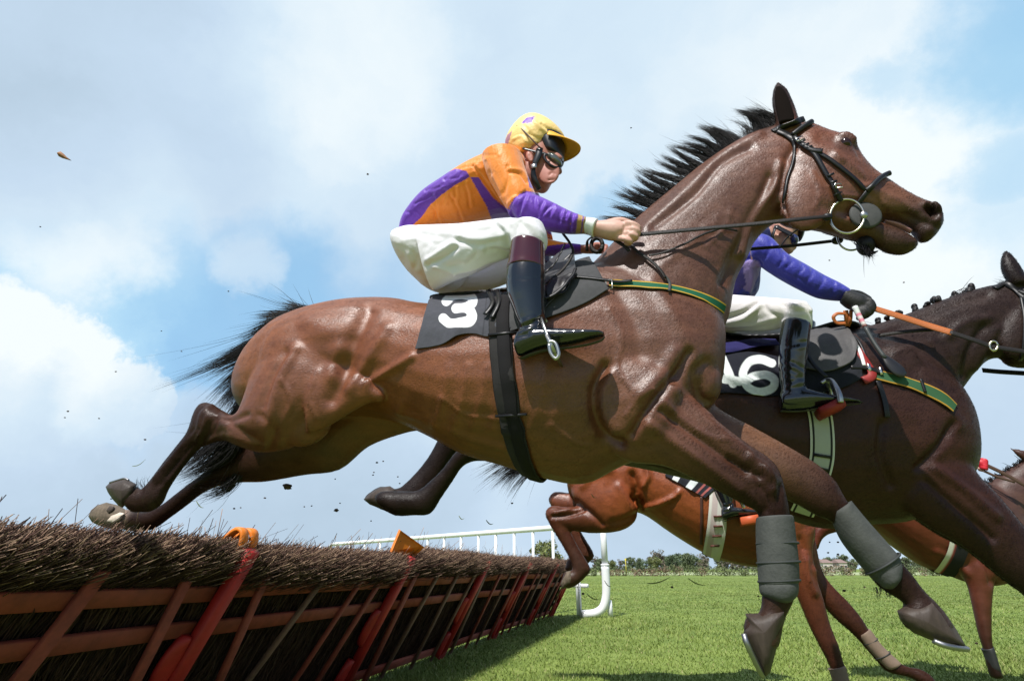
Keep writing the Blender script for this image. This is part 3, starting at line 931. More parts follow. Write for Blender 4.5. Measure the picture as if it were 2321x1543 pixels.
A = Side(2.02, YAW)
def horse_a():
    g = G()
    add = lambda S, lat=0., **k: g.add(*loft(A, S, lat, **k))
    # barrel
    add([(600, 800, 552, 880, .07), (622, 768, 556, 925, .15), (675, 722, 600, 960, .21), (740, 694, 680, 965, .25), (830, 677, 775, 945, .268), (920, 676, 868, 950, .262),
         (985, 686, 955, 985, .272), (1080, 690, 1045, 1030, .295), (1180, 668, 1135, 1056, .305), (1270, 640, 1235, 1086, .305),
         (1345, 604, 1322, 1097, .275), (1430, 600, 1405, 1058, .25), (1540, 640, 1520, 1010, .225), (1612, 690, 1605, 930, .17), (1640, 735, 1638, 860, .10)], e=2.15)
    # neck
    add([(1335, 602, 1560, 880, .20), (1385, 553, 1645, 740, .17), (1440, 497, 1668, 640, .135), (1520, 428, 1694, 588, .112), (1600, 362, 1714, 548, .098),
         (1690, 306, 1740, 520, .088), (1775, 276, 1770, 500, .080)])
    # head
    add([(1765, 283, 1748, 470, .07), (1812, 276, 1765, 505, .088), (1838, 277, 1795, 519, .1), (1872, 291, 1828, 521, .106), (1905, 302, 1868, 528, .105), (1932, 320, 1900, 532, .098),
         (1950, 352, 1935, 520, .085), (1975, 380, 1962, 512, .072), (2003, 400, 1990, 502, .062), (2040, 424, 2018, 504, .056), (2080, 445, 2042, 512, .054), (2104, 455, 2064, 527, .054),
         (2124, 466, 2084, 550, .052), (2135, 482, 2104, 549, .044), (2137, 503, 2122, 533, .028)])
    # lower jaw
    add([(1880, 470, 1872, 530, .07), (1940, 492, 1925, 545, .056), (1985, 502, 1968, 556, .048), (2006, 506, 1990, 563, .042), (2028, 515, 2012, 575, .042), (2052, 527, 2045, 579, .038),
         (2072, 541, 2068, 571, .028), (2080, 550, 2078, 560, .012)])
    # cheek, brow, near nostril rim
    g.add(*blob(A, 1832, 440, 66, 86, 12, .035, -.072)); g.add(*blob(A, 1832, 428, 58, 70, 12, .03, .055))
    for V, F in (blob(A, 1920, 322, 25, 18, 30, .022, -.066), blob(A, 2117, 474, 17, 13, 50, .014, -.045), blob(A, 2000, 450, 60, 26, 32, .03, -.032)):
        g.add(V, F); g.add(A.mirror(V), F)
    # ears
    for la in (-.055, .075):
        g.add(*loft(A, [(1762, 296, 1818, 288, .034), (1757, 268, 1808, 262, .034), (1751, 236, 1799, 238, .030), (1751, 212, 1786, 208, .022), (1757, 195, 1774, 196, .012), (1761, 186, 1765, 187, .005)], la, ns=16))
    # near fore
    l = -.125
    add([(1490, 830, 1360, 1010, .09), (1530, 868, 1425, 1046, .088), (1585, 922, 1505, 1056, .074), (1642, 967, 1582, 1090, .062), (1698, 1008, 1642, 1120, .052), (1742, 1036, 1690, 1146, .048),
         (1766, 1066, 1712, 1156, .048), (1780, 1112, 1718, 1168, .044), (1790, 1160, 1722, 1182, .038), (1790, 1215, 1730, 1218, .030), (1788, 1280, 1734, 1282, .028), (1800, 1335, 1728, 1338, .036),
         (1798, 1362, 1724, 1378, .034), (1784, 1392, 1716, 1392, .033), (1776, 1412, 1692, 1398, .040), (1772, 1438, 1686, 1428, .046), (1764, 1468, 1698, 1458, .046)], l)
    # off fore
    l = .10
    add([(1560, 850, 1450, 1010, .085), (1625, 922, 1560, 1040, .075), (1705, 966, 1650, 1080, .062), (1795, 1016, 1740, 1115, .052), (1850, 1050, 1800, 1140, .048), (1890, 1085, 1836, 1160, .048),
         (1908, 1115, 1858, 1172, .044), (1925, 1142, 1880, 1180, .036), (1965, 1195, 1922, 1222, .030), (2005, 1240, 1955, 1272, .029), (2040, 1272, 1985, 1322, .036),
         (2066, 1300, 2015, 1345, .033), (2094, 1337, 2050, 1368, .031), (2118, 1360, 2038, 1392, .040), (2144, 1390, 2052, 1420, .046), (2165, 1424, 2090, 1442, .044)], l)
    # near hind
    l = -.15
    add([(640, 760, 800, 800, .10), (590, 815, 812, 862, .125), (562, 868, 790, 915, .13), (546, 912, 748, 955, .125), (535, 935, 700, 995, .115), (523, 936, 650, 1022, .10), (512, 930, 592, 1030, .085), (496, 922, 545, 1016, .062),
         (468, 908, 512, 1002, .052), (448, 922, 486, 1005, .047), (428, 972, 459, 1014, .034), (404, 1004, 437, 1034, .028), (369, 1048, 404, 1076, .026), (342, 1084, 380, 1114, .030),
         (321, 1105, 366, 1144, .037), (306, 1099, 338, 1162, .037), (284, 1086, 300, 1163, .042)], l)
    # off hind
    l = .13
    add([(960, 860, 1010, 955, .06), (905, 850, 975, 972, .09), (830, 830, 915, 984, .12), (765, 880, 830, 1016, .12), (700, 925, 765, 1068, .11), (640, 950, 685, 1080, .10), (575, 985, 600, 1094, .08), (525, 1025, 548, 1096, .06), (478, 1058, 505, 1102, .05),
         (440, 1086, 458, 1120, .036), (404, 1114, 419, 1149, .030), (365, 1143, 381, 1177, .029), (328, 1156, 345, 1202, .042), (300, 1152, 310, 1206, .04), (276, 1150, 290, 1204, .042), (250, 1139, 262, 1199, .048)], l)
    add([(742, 770, 700, 985, .07), (778, 800, 738, 968, .06), (812, 826, 780, 942, .05), (846, 858, 826, 916, .035), (872, 886, 866, 908, .015)], -.195)
    # flesh over the bones: stifle, triceps, breast, croup
    g.add(*blob(A, 655, 925, 100, 82, 30, .085, -.15))
    g.add(*blob(A, 690, 820, 110, 120, 20, .085, -.185))
    g.add(*blob(A, 1440, 890, 96, 125, -18, .075, -.18))
    g.add(*blob(A, 1410, 770, 110, 75, 60, .07, -.175))
    g.add(*blob(A, 1560, 780, 66, 96, -14, .08, -.12))
    g.add(*blob(A, 1592, 870, 44, 60, 10, .07, -.09))
    g.add(*blob(A, 1592, 870, 44, 60, 10, .07, .09))
    st = []
    K = lambda pts, w, a: st.append((pts, w, a))
    K([(835, 705), (806, 760), (788, 812), (772, 862), (752, 905)], 18, -.015)         # front edge of the thigh
    K([(775, 790), (758, 850)], 20, .012)
    K([(880, 745), (850, 790), (815, 848), (790, 880)], 13, .009)
    K([(935, 808), (885, 838), (835, 868)], 8, .010)
    K([(830, 872), (868, 905), (905, 922)], 11, .006)
    K([(905, 930), (980, 955), (1060, 990), (1150, 1015)], 9, .006)
    K([(672, 790), (640, 850), (622, 905), (612, 960)], 11, .010)                  # hamstring line
    K([(650, 800), (615, 860), (595, 920)], 9, -.008)
    K([(700, 730), (745, 745), (800, 740)], 20, .006)
    K([(590, 940), (620, 975), (610, 1015)], 10, -.008)
    K([(520, 960), (560, 985), (590, 1005)], 8, -.007)
    K([(470, 935), (465, 965), (448, 1000)], 6, .007); K([(490, 950), (478, 985)], 6, -.006)
    K([(455, 985), (420, 1040), (380, 1090)], 5, .004); K([(440, 975), (405, 1030)], 4, -.004)
    K([(500, 930), (475, 960), (462, 1000)], 5, -.007); K([(484, 918), (460, 935), (452, 965)], 5, .006); K([(508, 985), (486, 992), (468, 1005)], 5, .006)
    K([(456, 990), (425, 1022), (392, 1062), (362, 1098)], 4, -.006); K([(446, 975), (414, 1010), (380, 1050), (350, 1084)], 4, .005)
    K([(352, 1100), (345, 1125), (352, 1145)], 5, -.005); K([(322, 1108), (318, 1135), (322, 1158)], 5, -.004)
    K([(560, 940), (530, 950), (505, 948)], 6, -.008); K([(600, 1010), (560, 1000), (520, 985)], 6, .006)
    K([(520, 1058), (480, 1085), (440, 1106)], 4, -.005)
    K([(1730, 1062), (1752, 1085), (1752, 1112)], 7, .009); K([(1722, 1100), (1740, 1130), (1738, 1158)], 5, -.008); K([(1770, 1100), (1764, 1140)], 5, -.006); K([(1705, 1120), (1722, 1145)], 6, .006)
    K([(1835, 1075), (1868, 1092), (1882, 1115)], 8, .008); K([(1815, 1085), (1850, 1120)], 6, -.008); K([(1760, 1030), (1820, 1075)], 7, .006)
    for v_ in ([(1380, 700), (1410, 760), (1400, 830), (1430, 880)], [(1500, 900), (1545, 950), (1600, 985), (1650, 1000)], [(1000, 900), (1060, 940), (1130, 950), (1180, 985)], [(640, 860), (660, 910), (640, 960)], [(720, 840), (700, 900), (720, 950)],
               [(1840, 390), (1860, 430), (1850, 470)], [(1880, 420), (1905, 440), (1940, 445)], [(1955, 420), (1985, 440), (2005, 462)], [(1600, 560), (1640, 520), (1660, 470)], [(1560, 900), (1600, 940), (1660, 960)], [(1420, 940), (1450, 900), (1490, 880)], [(1250, 960), (1300, 1000), (1340, 1010)]):
        K(v_, 3.2, .0042)
    # shoulder and fore limb
    K([(1372, 830), (1349, 880), (1350, 935), (1372, 985), (1405, 1005)], 11, -.020)
    K([(1385, 850), (1370, 890), (1372, 935), (1395, 975)], 16, .012)
    K([(1560, 800), (1535, 845), (1500, 885), (1465, 930), (1430, 985)], 10, -.016)
    K([(1530, 800), (1500, 850), (1455, 890)], 18, .010)
    K([(1480, 640), (1530, 720), (1570, 800)], 16, .007)
    K([(1400, 660), (1440, 730), (1450, 800)], 20, -.007)
    K([(1520, 870), (1575, 925), (1640, 985), (1700, 1030)], 12, .010)
    K([(1500, 930), (1560, 975), (1630, 1025), (1690, 1068)], 8, -.012)
    K([(1470, 960), (1540, 1010), (1610, 1058), (1680, 1110)], 11, .009)
    K([(1655, 1035), (1690, 1062), (1722, 1080)], 6, -.011)
    K([(1700, 1040), (1735, 1062), (1745, 1080)], 9, .010)
    K([(1600, 820), (1575, 850), (1590, 900), (1620, 915)], 10, -.010)
    # ribs, girth
    for i in range(7):
        x = 1010 + i * 44
        K([(x + 8, 830), (x - 4, 900), (x - 26, 970)], 9, .0028)
    # neck: jugular ridge, crest, windpipe
    K([(1772, 372), (1757, 420), (1722, 470), (1696, 520), (1680, 575)], 9, .013)
    K([(1745, 400), (1728, 450), (1702, 500), (1676, 560), (1640, 640)], 11, -.012)
    K([(1482, 512), (1573, 442), (1632, 372), (1702, 334)], 8, -.007)
    K([(1460, 520), (1560, 428), (1640, 352), (1720, 305)], 10, .008)
    K([(1800, 330), (1776, 380), (1770, 440), (1778, 490)], 8, -.012)
    for i in range(6):
        K([(1500 + 25 * i, 600 - 22 * i), (1560 + 20 * i, 570 - 16 * i), (1620 + 12 * i, 590 - 12 * i)], 8, .0025)
    # head
    K([(1895, 352), (1935, 385), (1966, 418)], 9, .009)
    K([(1915, 372), (1945, 400), (1963, 412)], 7, -.009)
    K([(1860, 312), (1890, 318)], 9, -.008)
    K([(1940, 330), (1950, 352)], 7, -.005)
    K([(1905, 306), (1922, 302), (1938, 316)], 6, .006)
    K([(1985, 430), (2030, 450), (2075, 478)], 8, .005)
    K([(2010, 478), (2060, 490), (2100, 510)], 8, -.005)
    K([(2108, 470), (2120, 482)], 8, -.034); K([(2096, 462), (2118, 460), (2131, 476), (2128, 494)], 5, .008)
    K([(2100, 500), (2125, 515)], 7, -.006)
    K([(1870, 470), (1910, 480), (1950, 470)], 16, -.006)
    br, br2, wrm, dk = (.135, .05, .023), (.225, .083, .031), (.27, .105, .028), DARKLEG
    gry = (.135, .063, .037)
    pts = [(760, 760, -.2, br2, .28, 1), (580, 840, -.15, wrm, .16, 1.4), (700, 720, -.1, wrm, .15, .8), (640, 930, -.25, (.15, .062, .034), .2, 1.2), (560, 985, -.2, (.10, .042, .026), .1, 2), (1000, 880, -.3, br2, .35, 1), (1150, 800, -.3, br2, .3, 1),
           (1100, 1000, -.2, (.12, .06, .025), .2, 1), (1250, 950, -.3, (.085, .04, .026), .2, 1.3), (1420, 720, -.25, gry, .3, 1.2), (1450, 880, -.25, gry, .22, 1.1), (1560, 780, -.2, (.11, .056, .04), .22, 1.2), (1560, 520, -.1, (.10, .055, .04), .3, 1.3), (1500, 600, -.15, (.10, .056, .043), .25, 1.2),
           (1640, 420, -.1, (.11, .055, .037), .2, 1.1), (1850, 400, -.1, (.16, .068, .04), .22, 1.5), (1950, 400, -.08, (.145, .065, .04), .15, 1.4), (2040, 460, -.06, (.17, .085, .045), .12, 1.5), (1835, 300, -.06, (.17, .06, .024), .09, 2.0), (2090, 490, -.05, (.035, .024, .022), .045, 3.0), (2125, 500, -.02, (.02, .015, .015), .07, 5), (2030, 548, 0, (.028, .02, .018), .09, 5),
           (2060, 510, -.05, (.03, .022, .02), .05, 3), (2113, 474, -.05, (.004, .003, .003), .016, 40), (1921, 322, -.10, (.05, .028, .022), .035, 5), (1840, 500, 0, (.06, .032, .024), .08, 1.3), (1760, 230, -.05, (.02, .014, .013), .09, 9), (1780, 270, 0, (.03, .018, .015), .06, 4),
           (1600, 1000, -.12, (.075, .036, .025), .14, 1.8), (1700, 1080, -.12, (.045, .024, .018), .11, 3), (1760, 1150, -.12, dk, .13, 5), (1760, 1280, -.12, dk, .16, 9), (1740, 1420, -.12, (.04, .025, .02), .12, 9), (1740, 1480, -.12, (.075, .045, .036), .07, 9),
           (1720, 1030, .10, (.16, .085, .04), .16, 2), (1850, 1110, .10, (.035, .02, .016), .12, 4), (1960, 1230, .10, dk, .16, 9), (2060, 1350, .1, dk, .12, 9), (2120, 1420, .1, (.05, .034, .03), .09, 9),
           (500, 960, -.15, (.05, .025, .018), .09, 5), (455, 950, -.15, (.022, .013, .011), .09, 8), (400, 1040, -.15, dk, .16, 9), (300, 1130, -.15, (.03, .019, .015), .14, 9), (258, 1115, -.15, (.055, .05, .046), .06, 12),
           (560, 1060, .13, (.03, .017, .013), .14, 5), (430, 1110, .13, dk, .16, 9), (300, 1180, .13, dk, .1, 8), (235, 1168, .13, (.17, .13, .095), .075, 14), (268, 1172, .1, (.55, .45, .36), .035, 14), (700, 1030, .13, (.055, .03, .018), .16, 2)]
    lab = 'foremost dark bay horse wearing number 3 in mid leap with its head stretched forward'
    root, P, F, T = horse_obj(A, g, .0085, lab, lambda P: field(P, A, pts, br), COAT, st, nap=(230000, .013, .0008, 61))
    # eye
    hh = hit(T, 1916, 325)
    V, F2 = blob(A, 1916, 325, 14, 11, 20, .018, A.lat(hh[0]) + .009)
    part('eye', V, F2, mat('horse_eye', (.022, .007, .003), rough=.12, spec=.5), root)
    V, F2 = loft(A, [(1766, 280, 1802, 276, .012), (1762, 262, 1800, 260, .012), (1757, 238, 1793, 238, .012), (1756, 214, 1782, 212, .010), (1759, 198, 1771, 198, .006)], -.082, ns=14)
    part('ear_hair', V, F2, mat('ear_fluff', (.010, .007, .006), rough=.95, spec=.05), root)
    # tongue and gums seen in the open mouth
    V, F2 = loft(A, XH([(930, 1185, 925, 1215, .022), (1000, 1196, 990, 1240, .026), (1080, 1225, 1070, 1270, .024), (1150, 1265, 1130, 1300, .018)]), 0)
    part('tongue', V, F2, mat('tongue', (.36, .17, .17), rough=.35, var=.2), root)
    V, F2 = loft(A, XH([(1120, 1205, 1130, 1240, .03), (1180, 1230, 1180, 1275, .032), (1225, 1260, 1220, 1300, .026)]), 0)
    part('teeth', V, F2, mat('teeth', (.40, .30, .17), rough=.4, var=.3), root)
    # mane
    cl = [(300, 985, 200, 960, 40, 960), (350, 960, 220, 900, 110, 880), (420, 900, 280, 850, 130, 800), (450, 880, 300, 830, 180, 770), (480, 850, 330, 800, 240, 755), (520, 820, 380, 780, 270, 690), (560, 780, 430, 740, 280, 650),
          (620, 730, 500, 700, 320, 650), (660, 700, 540, 660, 400, 590), (690, 680, 560, 620, 440, 560), (720, 650, 600, 580, 480, 500), (770, 610, 680, 520, 500, 490), (800, 580, 700, 490, 560, 470), (830, 550, 740, 450, 600, 430), (880, 520, 800, 420, 680, 370),
          (930, 490, 870, 410, 700, 360), (960, 490, 900, 420, 760, 380), (1000, 460, 1010, 340, 880, 325, 0, .25), (1060, 430, 1060, 290, 930, 268), (1090, 420, 1080, 300, 960, 275), (1130, 410, 1100, 300, 930, 262), (1200, 370, 1150, 290, 1020, 215, 0, .35), (1220, 350, 1150, 280, 1000, 250), (1160, 390, 1120, 300, 980, 262)]
    cl = [(*Z2p([(c[0], c[1])])[0], *Z2p([(c[2], c[3])])[0], *Z2p([(c[4], c[5])])[0], *c[6:]) for c in cl]
    V, F2 = hairs(A, cl, 210, .0009, 8, 3.0, lat=0, jl=.012, seed=3, L0=.5, L1=1.12)
    # the short thick hair at its roots, lying along the crest
    cl2 = []
    crest = cr_interp([(1430, 520), (1482, 490), (1573, 415), (1640, 352), (1702, 312), (1765, 286)], 8)
    for i, (x, y) in enumerate(crest):
        cl2.append((x + 12, y + 16, x - 10, y - 8, x - 42, y - 18))
    V2, F3 = hairs(A, cl2, 14, .0010, 8, 6, lat=-.012, jl=.016, seed=4)
    gg = G().add(V, F2).add(V2, F3); part('mane', *gg.get(), HAIR, root)
    # tail
    cl = [(1385, 185, 1250, 190, 1080, 205), (1380, 188, 1230, 200, 1120, 240), (1380, 190, 1200, 210, 1010, 330), (1385, 182, 1310, 150, 1230, 130, .02, .5), (1370, 190, 1150, 270, 1000, 430), (1370, 195, 1120, 310, 960, 450), (1370, 195, 1100, 330, 820, 500),
          (1370, 195, 1100, 350, 730, 530, .02, .5), (1370, 195, 1080, 420, 540, 605, .02, .3), (1370, 200, 1040, 440, 790, 690, .02, .5), (1370, 200, 1050, 460, 770, 560, .02, .4), (1370, 200, 1050, 460, 860, 730), (1370, 200, 1080, 470, 900, 745), (1370, 200, 1090, 450, 960, 720), (1370, 200, 1060, 450, 880, 640), (1370, 200, 1090, 480, 930, 760), (1370, 200, 1100, 480, 840, 740),
          (1000, 720, 900, 900, 660, 1090, .05), (1000, 760, 900, 940, 610, 1130, .05), (980, 800, 880, 1000, 640, 1050, .05, .5), (980, 820, 900, 1060, 620, 1180, .05), (960, 900, 900, 1100, 680, 1150, .05), (950, 900, 860, 980, 740, 1000, .05, .4), (960, 1150, 900, 1260, 720, 1278, .1, .3), (960, 1150, 900, 1290, 780, 1285, .1, .2)]
    cl = [(*Y1p([(c[0], c[1])])[0], *Y1p([(c[2], c[3])])[0], *Y1p([(c[4], c[5])])[0], *(c[6:] if len(c) > 6 else (.01,))) for c in cl]
    V, F2 = hairs(A, cl, 330, .0012, 9, 8, lat=.01, jl=.025, segs=10, seed=6, L0=.5, L1=1.1)
    part('tail', V, F2, HAIR, root)
    # fetlock hair
    V, F2 = hairs(A, [(318, 1108, 312, 1092, 312, 1080, -.15, .3), (330, 1104, 326, 1092, 328, 1082, -.15, .2)], 40, .0008, 6, 5, seed=8, jl=.012); part('fetlock_hair', V, F2, HAIR, root)
    V, F2 = hairs(A, [(1990, 1330, 1995, 1345, 1985, 1358, .1, .4), (2010, 1338, 2018, 1350, 2022, 1362, .1, .3)], 40, .0008, 6, 6, seed=9, jl=.012); part('fetlock_hair', V, F2, HAIR, root)
    # hooves
    horn = mat('hoof_horn', (.050, .036, .028), rough=.55, spec=.3, var=.35, vscale=45, bump=.3, bscale=90, stretch=(1, 1, .3))
    horn2 = mat('hoof_horn_muddy', (.13, .10, .07), rough=.7, spec=.2, var=.4, vscale=50, bump=.4, bscale=80)
    Zz = zm(0, 640, .3889)
    for pts, l_, b_, m_ in ((Z8p([(108, 1122), (160, 1122), (212, 1119), (290, 1090), (372, 1085), (362, 1140), (340, 1210), (300, 1350), (262, 1490), (232, 1515), (185, 1430), (130, 1320), (96, 1240), (122, 1180)]), -.125, .050, horn),
                            (Z8p([(1050, 1105), (1100, 1075), (1180, 1065), (1270, 1030), (1345, 1112), (1420, 1222), (1488, 1340), (1400, 1332), (1260, 1288), (1150, 1242), (1070, 1165)]), .10, .052, horn),
                            (Zz([(615, 1190), (640, 1165), (690, 1149), (726, 1140), (762, 1156), (796, 1175), (790, 1215), (765, 1262), (715, 1312), (690, 1300), (655, 1262), (628, 1222)]), -.15, .050, horn),
                            (Zz([(514, 1362), (530, 1326), (565, 1298), (620, 1281), (690, 1298), (745, 1330), (765, 1370), (745, 1425), (690, 1440), (630, 1432), (570, 1414), (535, 1395)]), .13, .052, horn2)):
        V, F2 = pillow(A, pts, l_, b_); part('hoof', V, F2, m_, root)
    V, F2 = pillow(A, Zz([(612, 1392), (640, 1356), (700, 1338), (728, 1345), (705, 1382), (662, 1408)]), .088, .014); part('frog', V, F2, mat('pale_frog', (.62, .52, .42), rough=.7, var=.3, vscale=60), root)
    V, F2 = pillow(A, Zz([(640, 1300), (615, 1330), (632, 1352), (662, 1330), (668, 1305)]), .086, .012); part('frog', V, F2, mat('dark_frog', (.05, .035, .025), rough=.8), root)
    V, F2 = tube([A.P(*q, -.165) for q in Zz([(640, 1166), (690, 1150), (726, 1141), (750, 1152)])], .004, 8, 4); part('horseshoe', V, F2, mat('steel_shoe', (.30, .30, .31), rough=.45, metal=1.0), root)
    # shoes
    shoe = mat('steel_shoe', (.30, .30, .31), rough=.45, metal=1.0)
    V, F2 = tube([A.P(2116, 1452, .06), A.P(2150, 1464, .055), A.P(2192, 1470, .10), A.P(2150, 1462, .145), A.P(2116, 1452, .14)], .008, 8, 5); part('horseshoe', V, F2, shoe, root)
    V, F2 = tube([A.P(1686, 1436, -.165), A.P(1696, 1465, -.17), A.P(1728, 1530, -.125), A.P(1700, 1468, -.08), A.P(1690, 1440, -.085)], .008, 8, 5); part('horseshoe', V, F2, shoe, root)
    return root, T, P, F
HA = horse_a()

# second horse, almost black, number 16
B = Side(2.92, YAW)
def horse_b():
    g = G()
    add = lambda S, lat=0., **k: g.add(*loft(B, S, lat, **k))
    add([(1340, 820, 1330, 930, .08), (1360, 790, 1335, 1000, .18), (1410, 765, 1380, 1045, .25), (1500, 755, 1490, 1070, .275), (1640, 772, 1640, 1110, .295), (1760, 778, 1755, 1165, .305), (1870, 756, 1865, 1198, .305), (1960, 752, 1965, 1190, .28),
         (2060, 790, 2060, 1182, .25), (2130, 840, 2145, 1150, .21), (2172, 895, 2192, 1090, .15), (2190, 950, 2208, 1060, .08)], e=2.15)
    add([(1880, 752, 2110, 1000, .19), (1940, 744, 2158, 925, .155), (1990, 734, 2172, 895, .13), (2058, 710, 2190, 870, .112), (2122, 684, 2212, 842, .1), (2198, 657, 2240, 818, .09), (2262, 642, 2268, 812, .084), (2300, 636, 2290, 815, .08)])
    add([(2285, 640, 2262, 800, .07), (2318, 634, 2284, 828, .092), (2352, 648, 2318, 836, .105), (2395, 682, 2360, 836, .098), (2440, 726, 2408, 842, .078), (2490, 780, 2455, 862, .06), (2528, 815, 2500, 884, .055), (2555, 850, 2535, 890, .035)])
    g.add(*blob(B, 2315, 752, 52, 64, 20, .035, -.07)); g.add(*blob(B, 2315, 745, 46, 54, 20, .03, .055))
    for la in (-.055, .06):
        g.add(*loft(B, [(2288, 646, 2335, 646, .034), (2276, 626, 2326, 630, .034), (2268, 605, 2316, 610, .03), (2268, 588, 2303, 590, .022), (2273, 574, 2292, 576, .012), (2279, 566, 2283, 567, .004)], la, ns=14))
    # fore limbs reaching right
    for la, dx, dy in ((-.13, 0, 0), (.12, 8, 10)):
        add([(2150 + dx, 980 + dy, 2040 + dx, 1150 + dy, .095), (2215 + dx, 1072 + dy, 2105 + dx, 1195 + dy, .08), (2262 + dx, 1122 + dy, 2185 + dx, 1240 + dy, .068), (2330 + dx, 1205 + dy, 2262 + dx, 1302 + dy, .056), (2395 + dx, 1280 + dy, 2335 + dx, 1355 + dy, .048), (2425 + dx, 1330 + dy, 2365 + dx, 1385 + dy, .045),
             (2440 + dx, 1380 + dy, 2392 + dx, 1410 + dy, .035), (2470 + dx, 1460 + dy, 2426 + dx, 1480 + dy, .03), (2510 + dx, 1520 + dy, 2450 + dx, 1540 + dy, .04), (2560 + dx, 1560 + dy, 2500 + dx, 1590 + dy, .045)], la)
    # hind limbs stretched out behind, cannon pointing down and back
    add([(1420, 850, 1330, 1040, .12), (1330, 860, 1250, 1030, .11), (1240, 890, 1190, 1010, .085), (1140, 905, 1120, 985, .06), (1055, 895, 1085, 985, .052), (1020, 945, 1066, 1000, .046), (999, 982, 1042, 1016, .040), (976, 1027, 1018, 1046, .036), (946, 1067, 992, 1092, .036), (916, 1097, 962, 1140, .046), (900, 1106, 935, 1166, .046), (882, 1104, 900, 1169, .046), (862, 1102, 878, 1160, .05), (838, 1116, 850, 1148, .04), (826, 1128, 830, 1136, .012)], .16)
    add([(1420, 880, 1350, 1060, .11), (1340, 890, 1270, 1055, .1), (1250, 930, 1200, 1050, .08), (1160, 960, 1150, 1050, .06), (1085, 985, 1110, 1046, .05), (1048, 1010, 1072, 1046, .042), (1028, 1030, 1046, 1060, .036), (1005, 1060, 1026, 1090, .034), (975, 1090, 1000, 1128, .036), (948, 1110, 975, 1164, .044), (918, 1112, 940, 1168, .046), (895, 1112, 905, 1168, .046), (868, 1112, 885, 1158, .046), (850, 1122, 862, 1148, .03)], -.13)
    g.add(*blob(B, 2070, 960, 80, 120, -22, .07, -.19)); g.add(*blob(B, 2150, 960, 56, 90, -14, .08, -.1)); g.add(*blob(B, 2010, 860, 70, 90, 40, .05, -.2))
    st = []
    K = lambda pts, w, a: st.append((pts, w, a))
    K([(2000, 960), (1996, 1030), (2020, 1100)], 10, -.014); K([(2160, 960), (2130, 1010), (2080, 1060)], 9, -.014); K([(2090, 850), (2130, 900), (2170, 960)], 14, .008)
    K([(2120, 1060), (2190, 1110), (2260, 1170)], 9, .010); K([(2100, 1090), (2170, 1150), (2250, 1220)], 8, -.012)
    K([(2150, 760), (2190, 730), (2240, 720)], 10, .008); K([(2230, 740), (2200, 790), (2185, 850)], 9, -.011); K([(2260, 745), (2235, 790), (2210, 835)], 8, .008)
    K([(2000, 760), (2080, 725), (2150, 695), (2240, 668)], 8, -.007)
    for i in range(5): K([(2030 + 28 * i, 800 - 10 * i), (2060 + 26 * i, 790 - 6 * i), (2090 + 22 * i, 830 - 8 * i)], 7, .003)
    br, dk = (.030, .0125, .009), (.010, .006, .0055)
    pts = [(2080, 990, -.2, (.042, .016, .011), .3, 1), (2060, 800, -.15, (.028, .017, .014), .25, 1.4), (2150, 740, -.1, (.024, .016, .014), .25, 1.6), (2290, 720, -.1, (.022, .013, .011), .2, 1.6), (1750, 1000, -.3, (.045, .016, .010), .3, 1.2), (1690, 960, -.3, (.06, .024, .012), .14, 1.5),  # lighter last point on the barrel puts a sunlit patch into the coat
           (1000, 1050, .1, dk, .4, 9), (880, 1130, .1, (.02, .012, .01), .2, 9), (1150, 960, .1, dk, .2, 3), (2280, 600, -.05, (.014, .01, .01), .1, 9), (2230, 1170, -.1, (.034, .013, .009), .2, 1.5), (2420, 1400, 0, dk, .3, 6)]
    root, P, F, T = horse_obj(B, g, .011, 'nearly black bay horse with a plaited mane wearing number 16 beside the foremost horse', lambda P: field(P, B, pts, br), COATD, st, nap=(150000, .016, .0011, 62))
    horn = mat('hoof_horn', (.050, .036, .028), rough=.55, spec=.3)
    V, F2 = pillow(B, [(824, 1131), (838, 1117), (860, 1104), (884, 1101), (898, 1110), (892, 1148), (862, 1152), (838, 1143)], -.02, .05); part('hoof', V, F2, horn, root)
    # plaits: knots along the crest
    for x, y, r in ((1952, 738, 10), (1990, 727, 9), (2036, 712, 9), (2077, 702, 12), (2123, 682, 12), (2165, 674, 11), (2200, 655, 14), (2010, 722, 8), (2100, 692, 8)):
        gg = G(); rg = np.random.default_rng(int(x))
        for k in range(5):
            gg.add(*blob(B, x + rg.normal(0, r * .3), y + rg.normal(0, r * .3), r * .62, r * .55, rg.uniform(0, 90), .016, rg.normal(0, .008), 10, 8))
        part('plait', *gg.get(), HAIR, root)
    V, F2 = hairs(B, [(2180, 668, 2195, 654, 2208, 652), (2290, 650, 2280, 640, 2260, 645), (1960, 745, 1942, 735, 1930, 738)], 70, .001, 10, 5, seed=12, jl=.012)
    part('mane', V, F2, HAIR, root)
    V, F2 = hairs(B, [(1345, 810, 1250, 790, 1180, 850, .0), (1345, 810, 1240, 800, 1200, 900, 0)], 300, .0014, 8, 16, seed=13, jl=.03); part('tail', V, F2, HAIR, root)
    return root, T, P, F
HB = horse_b()

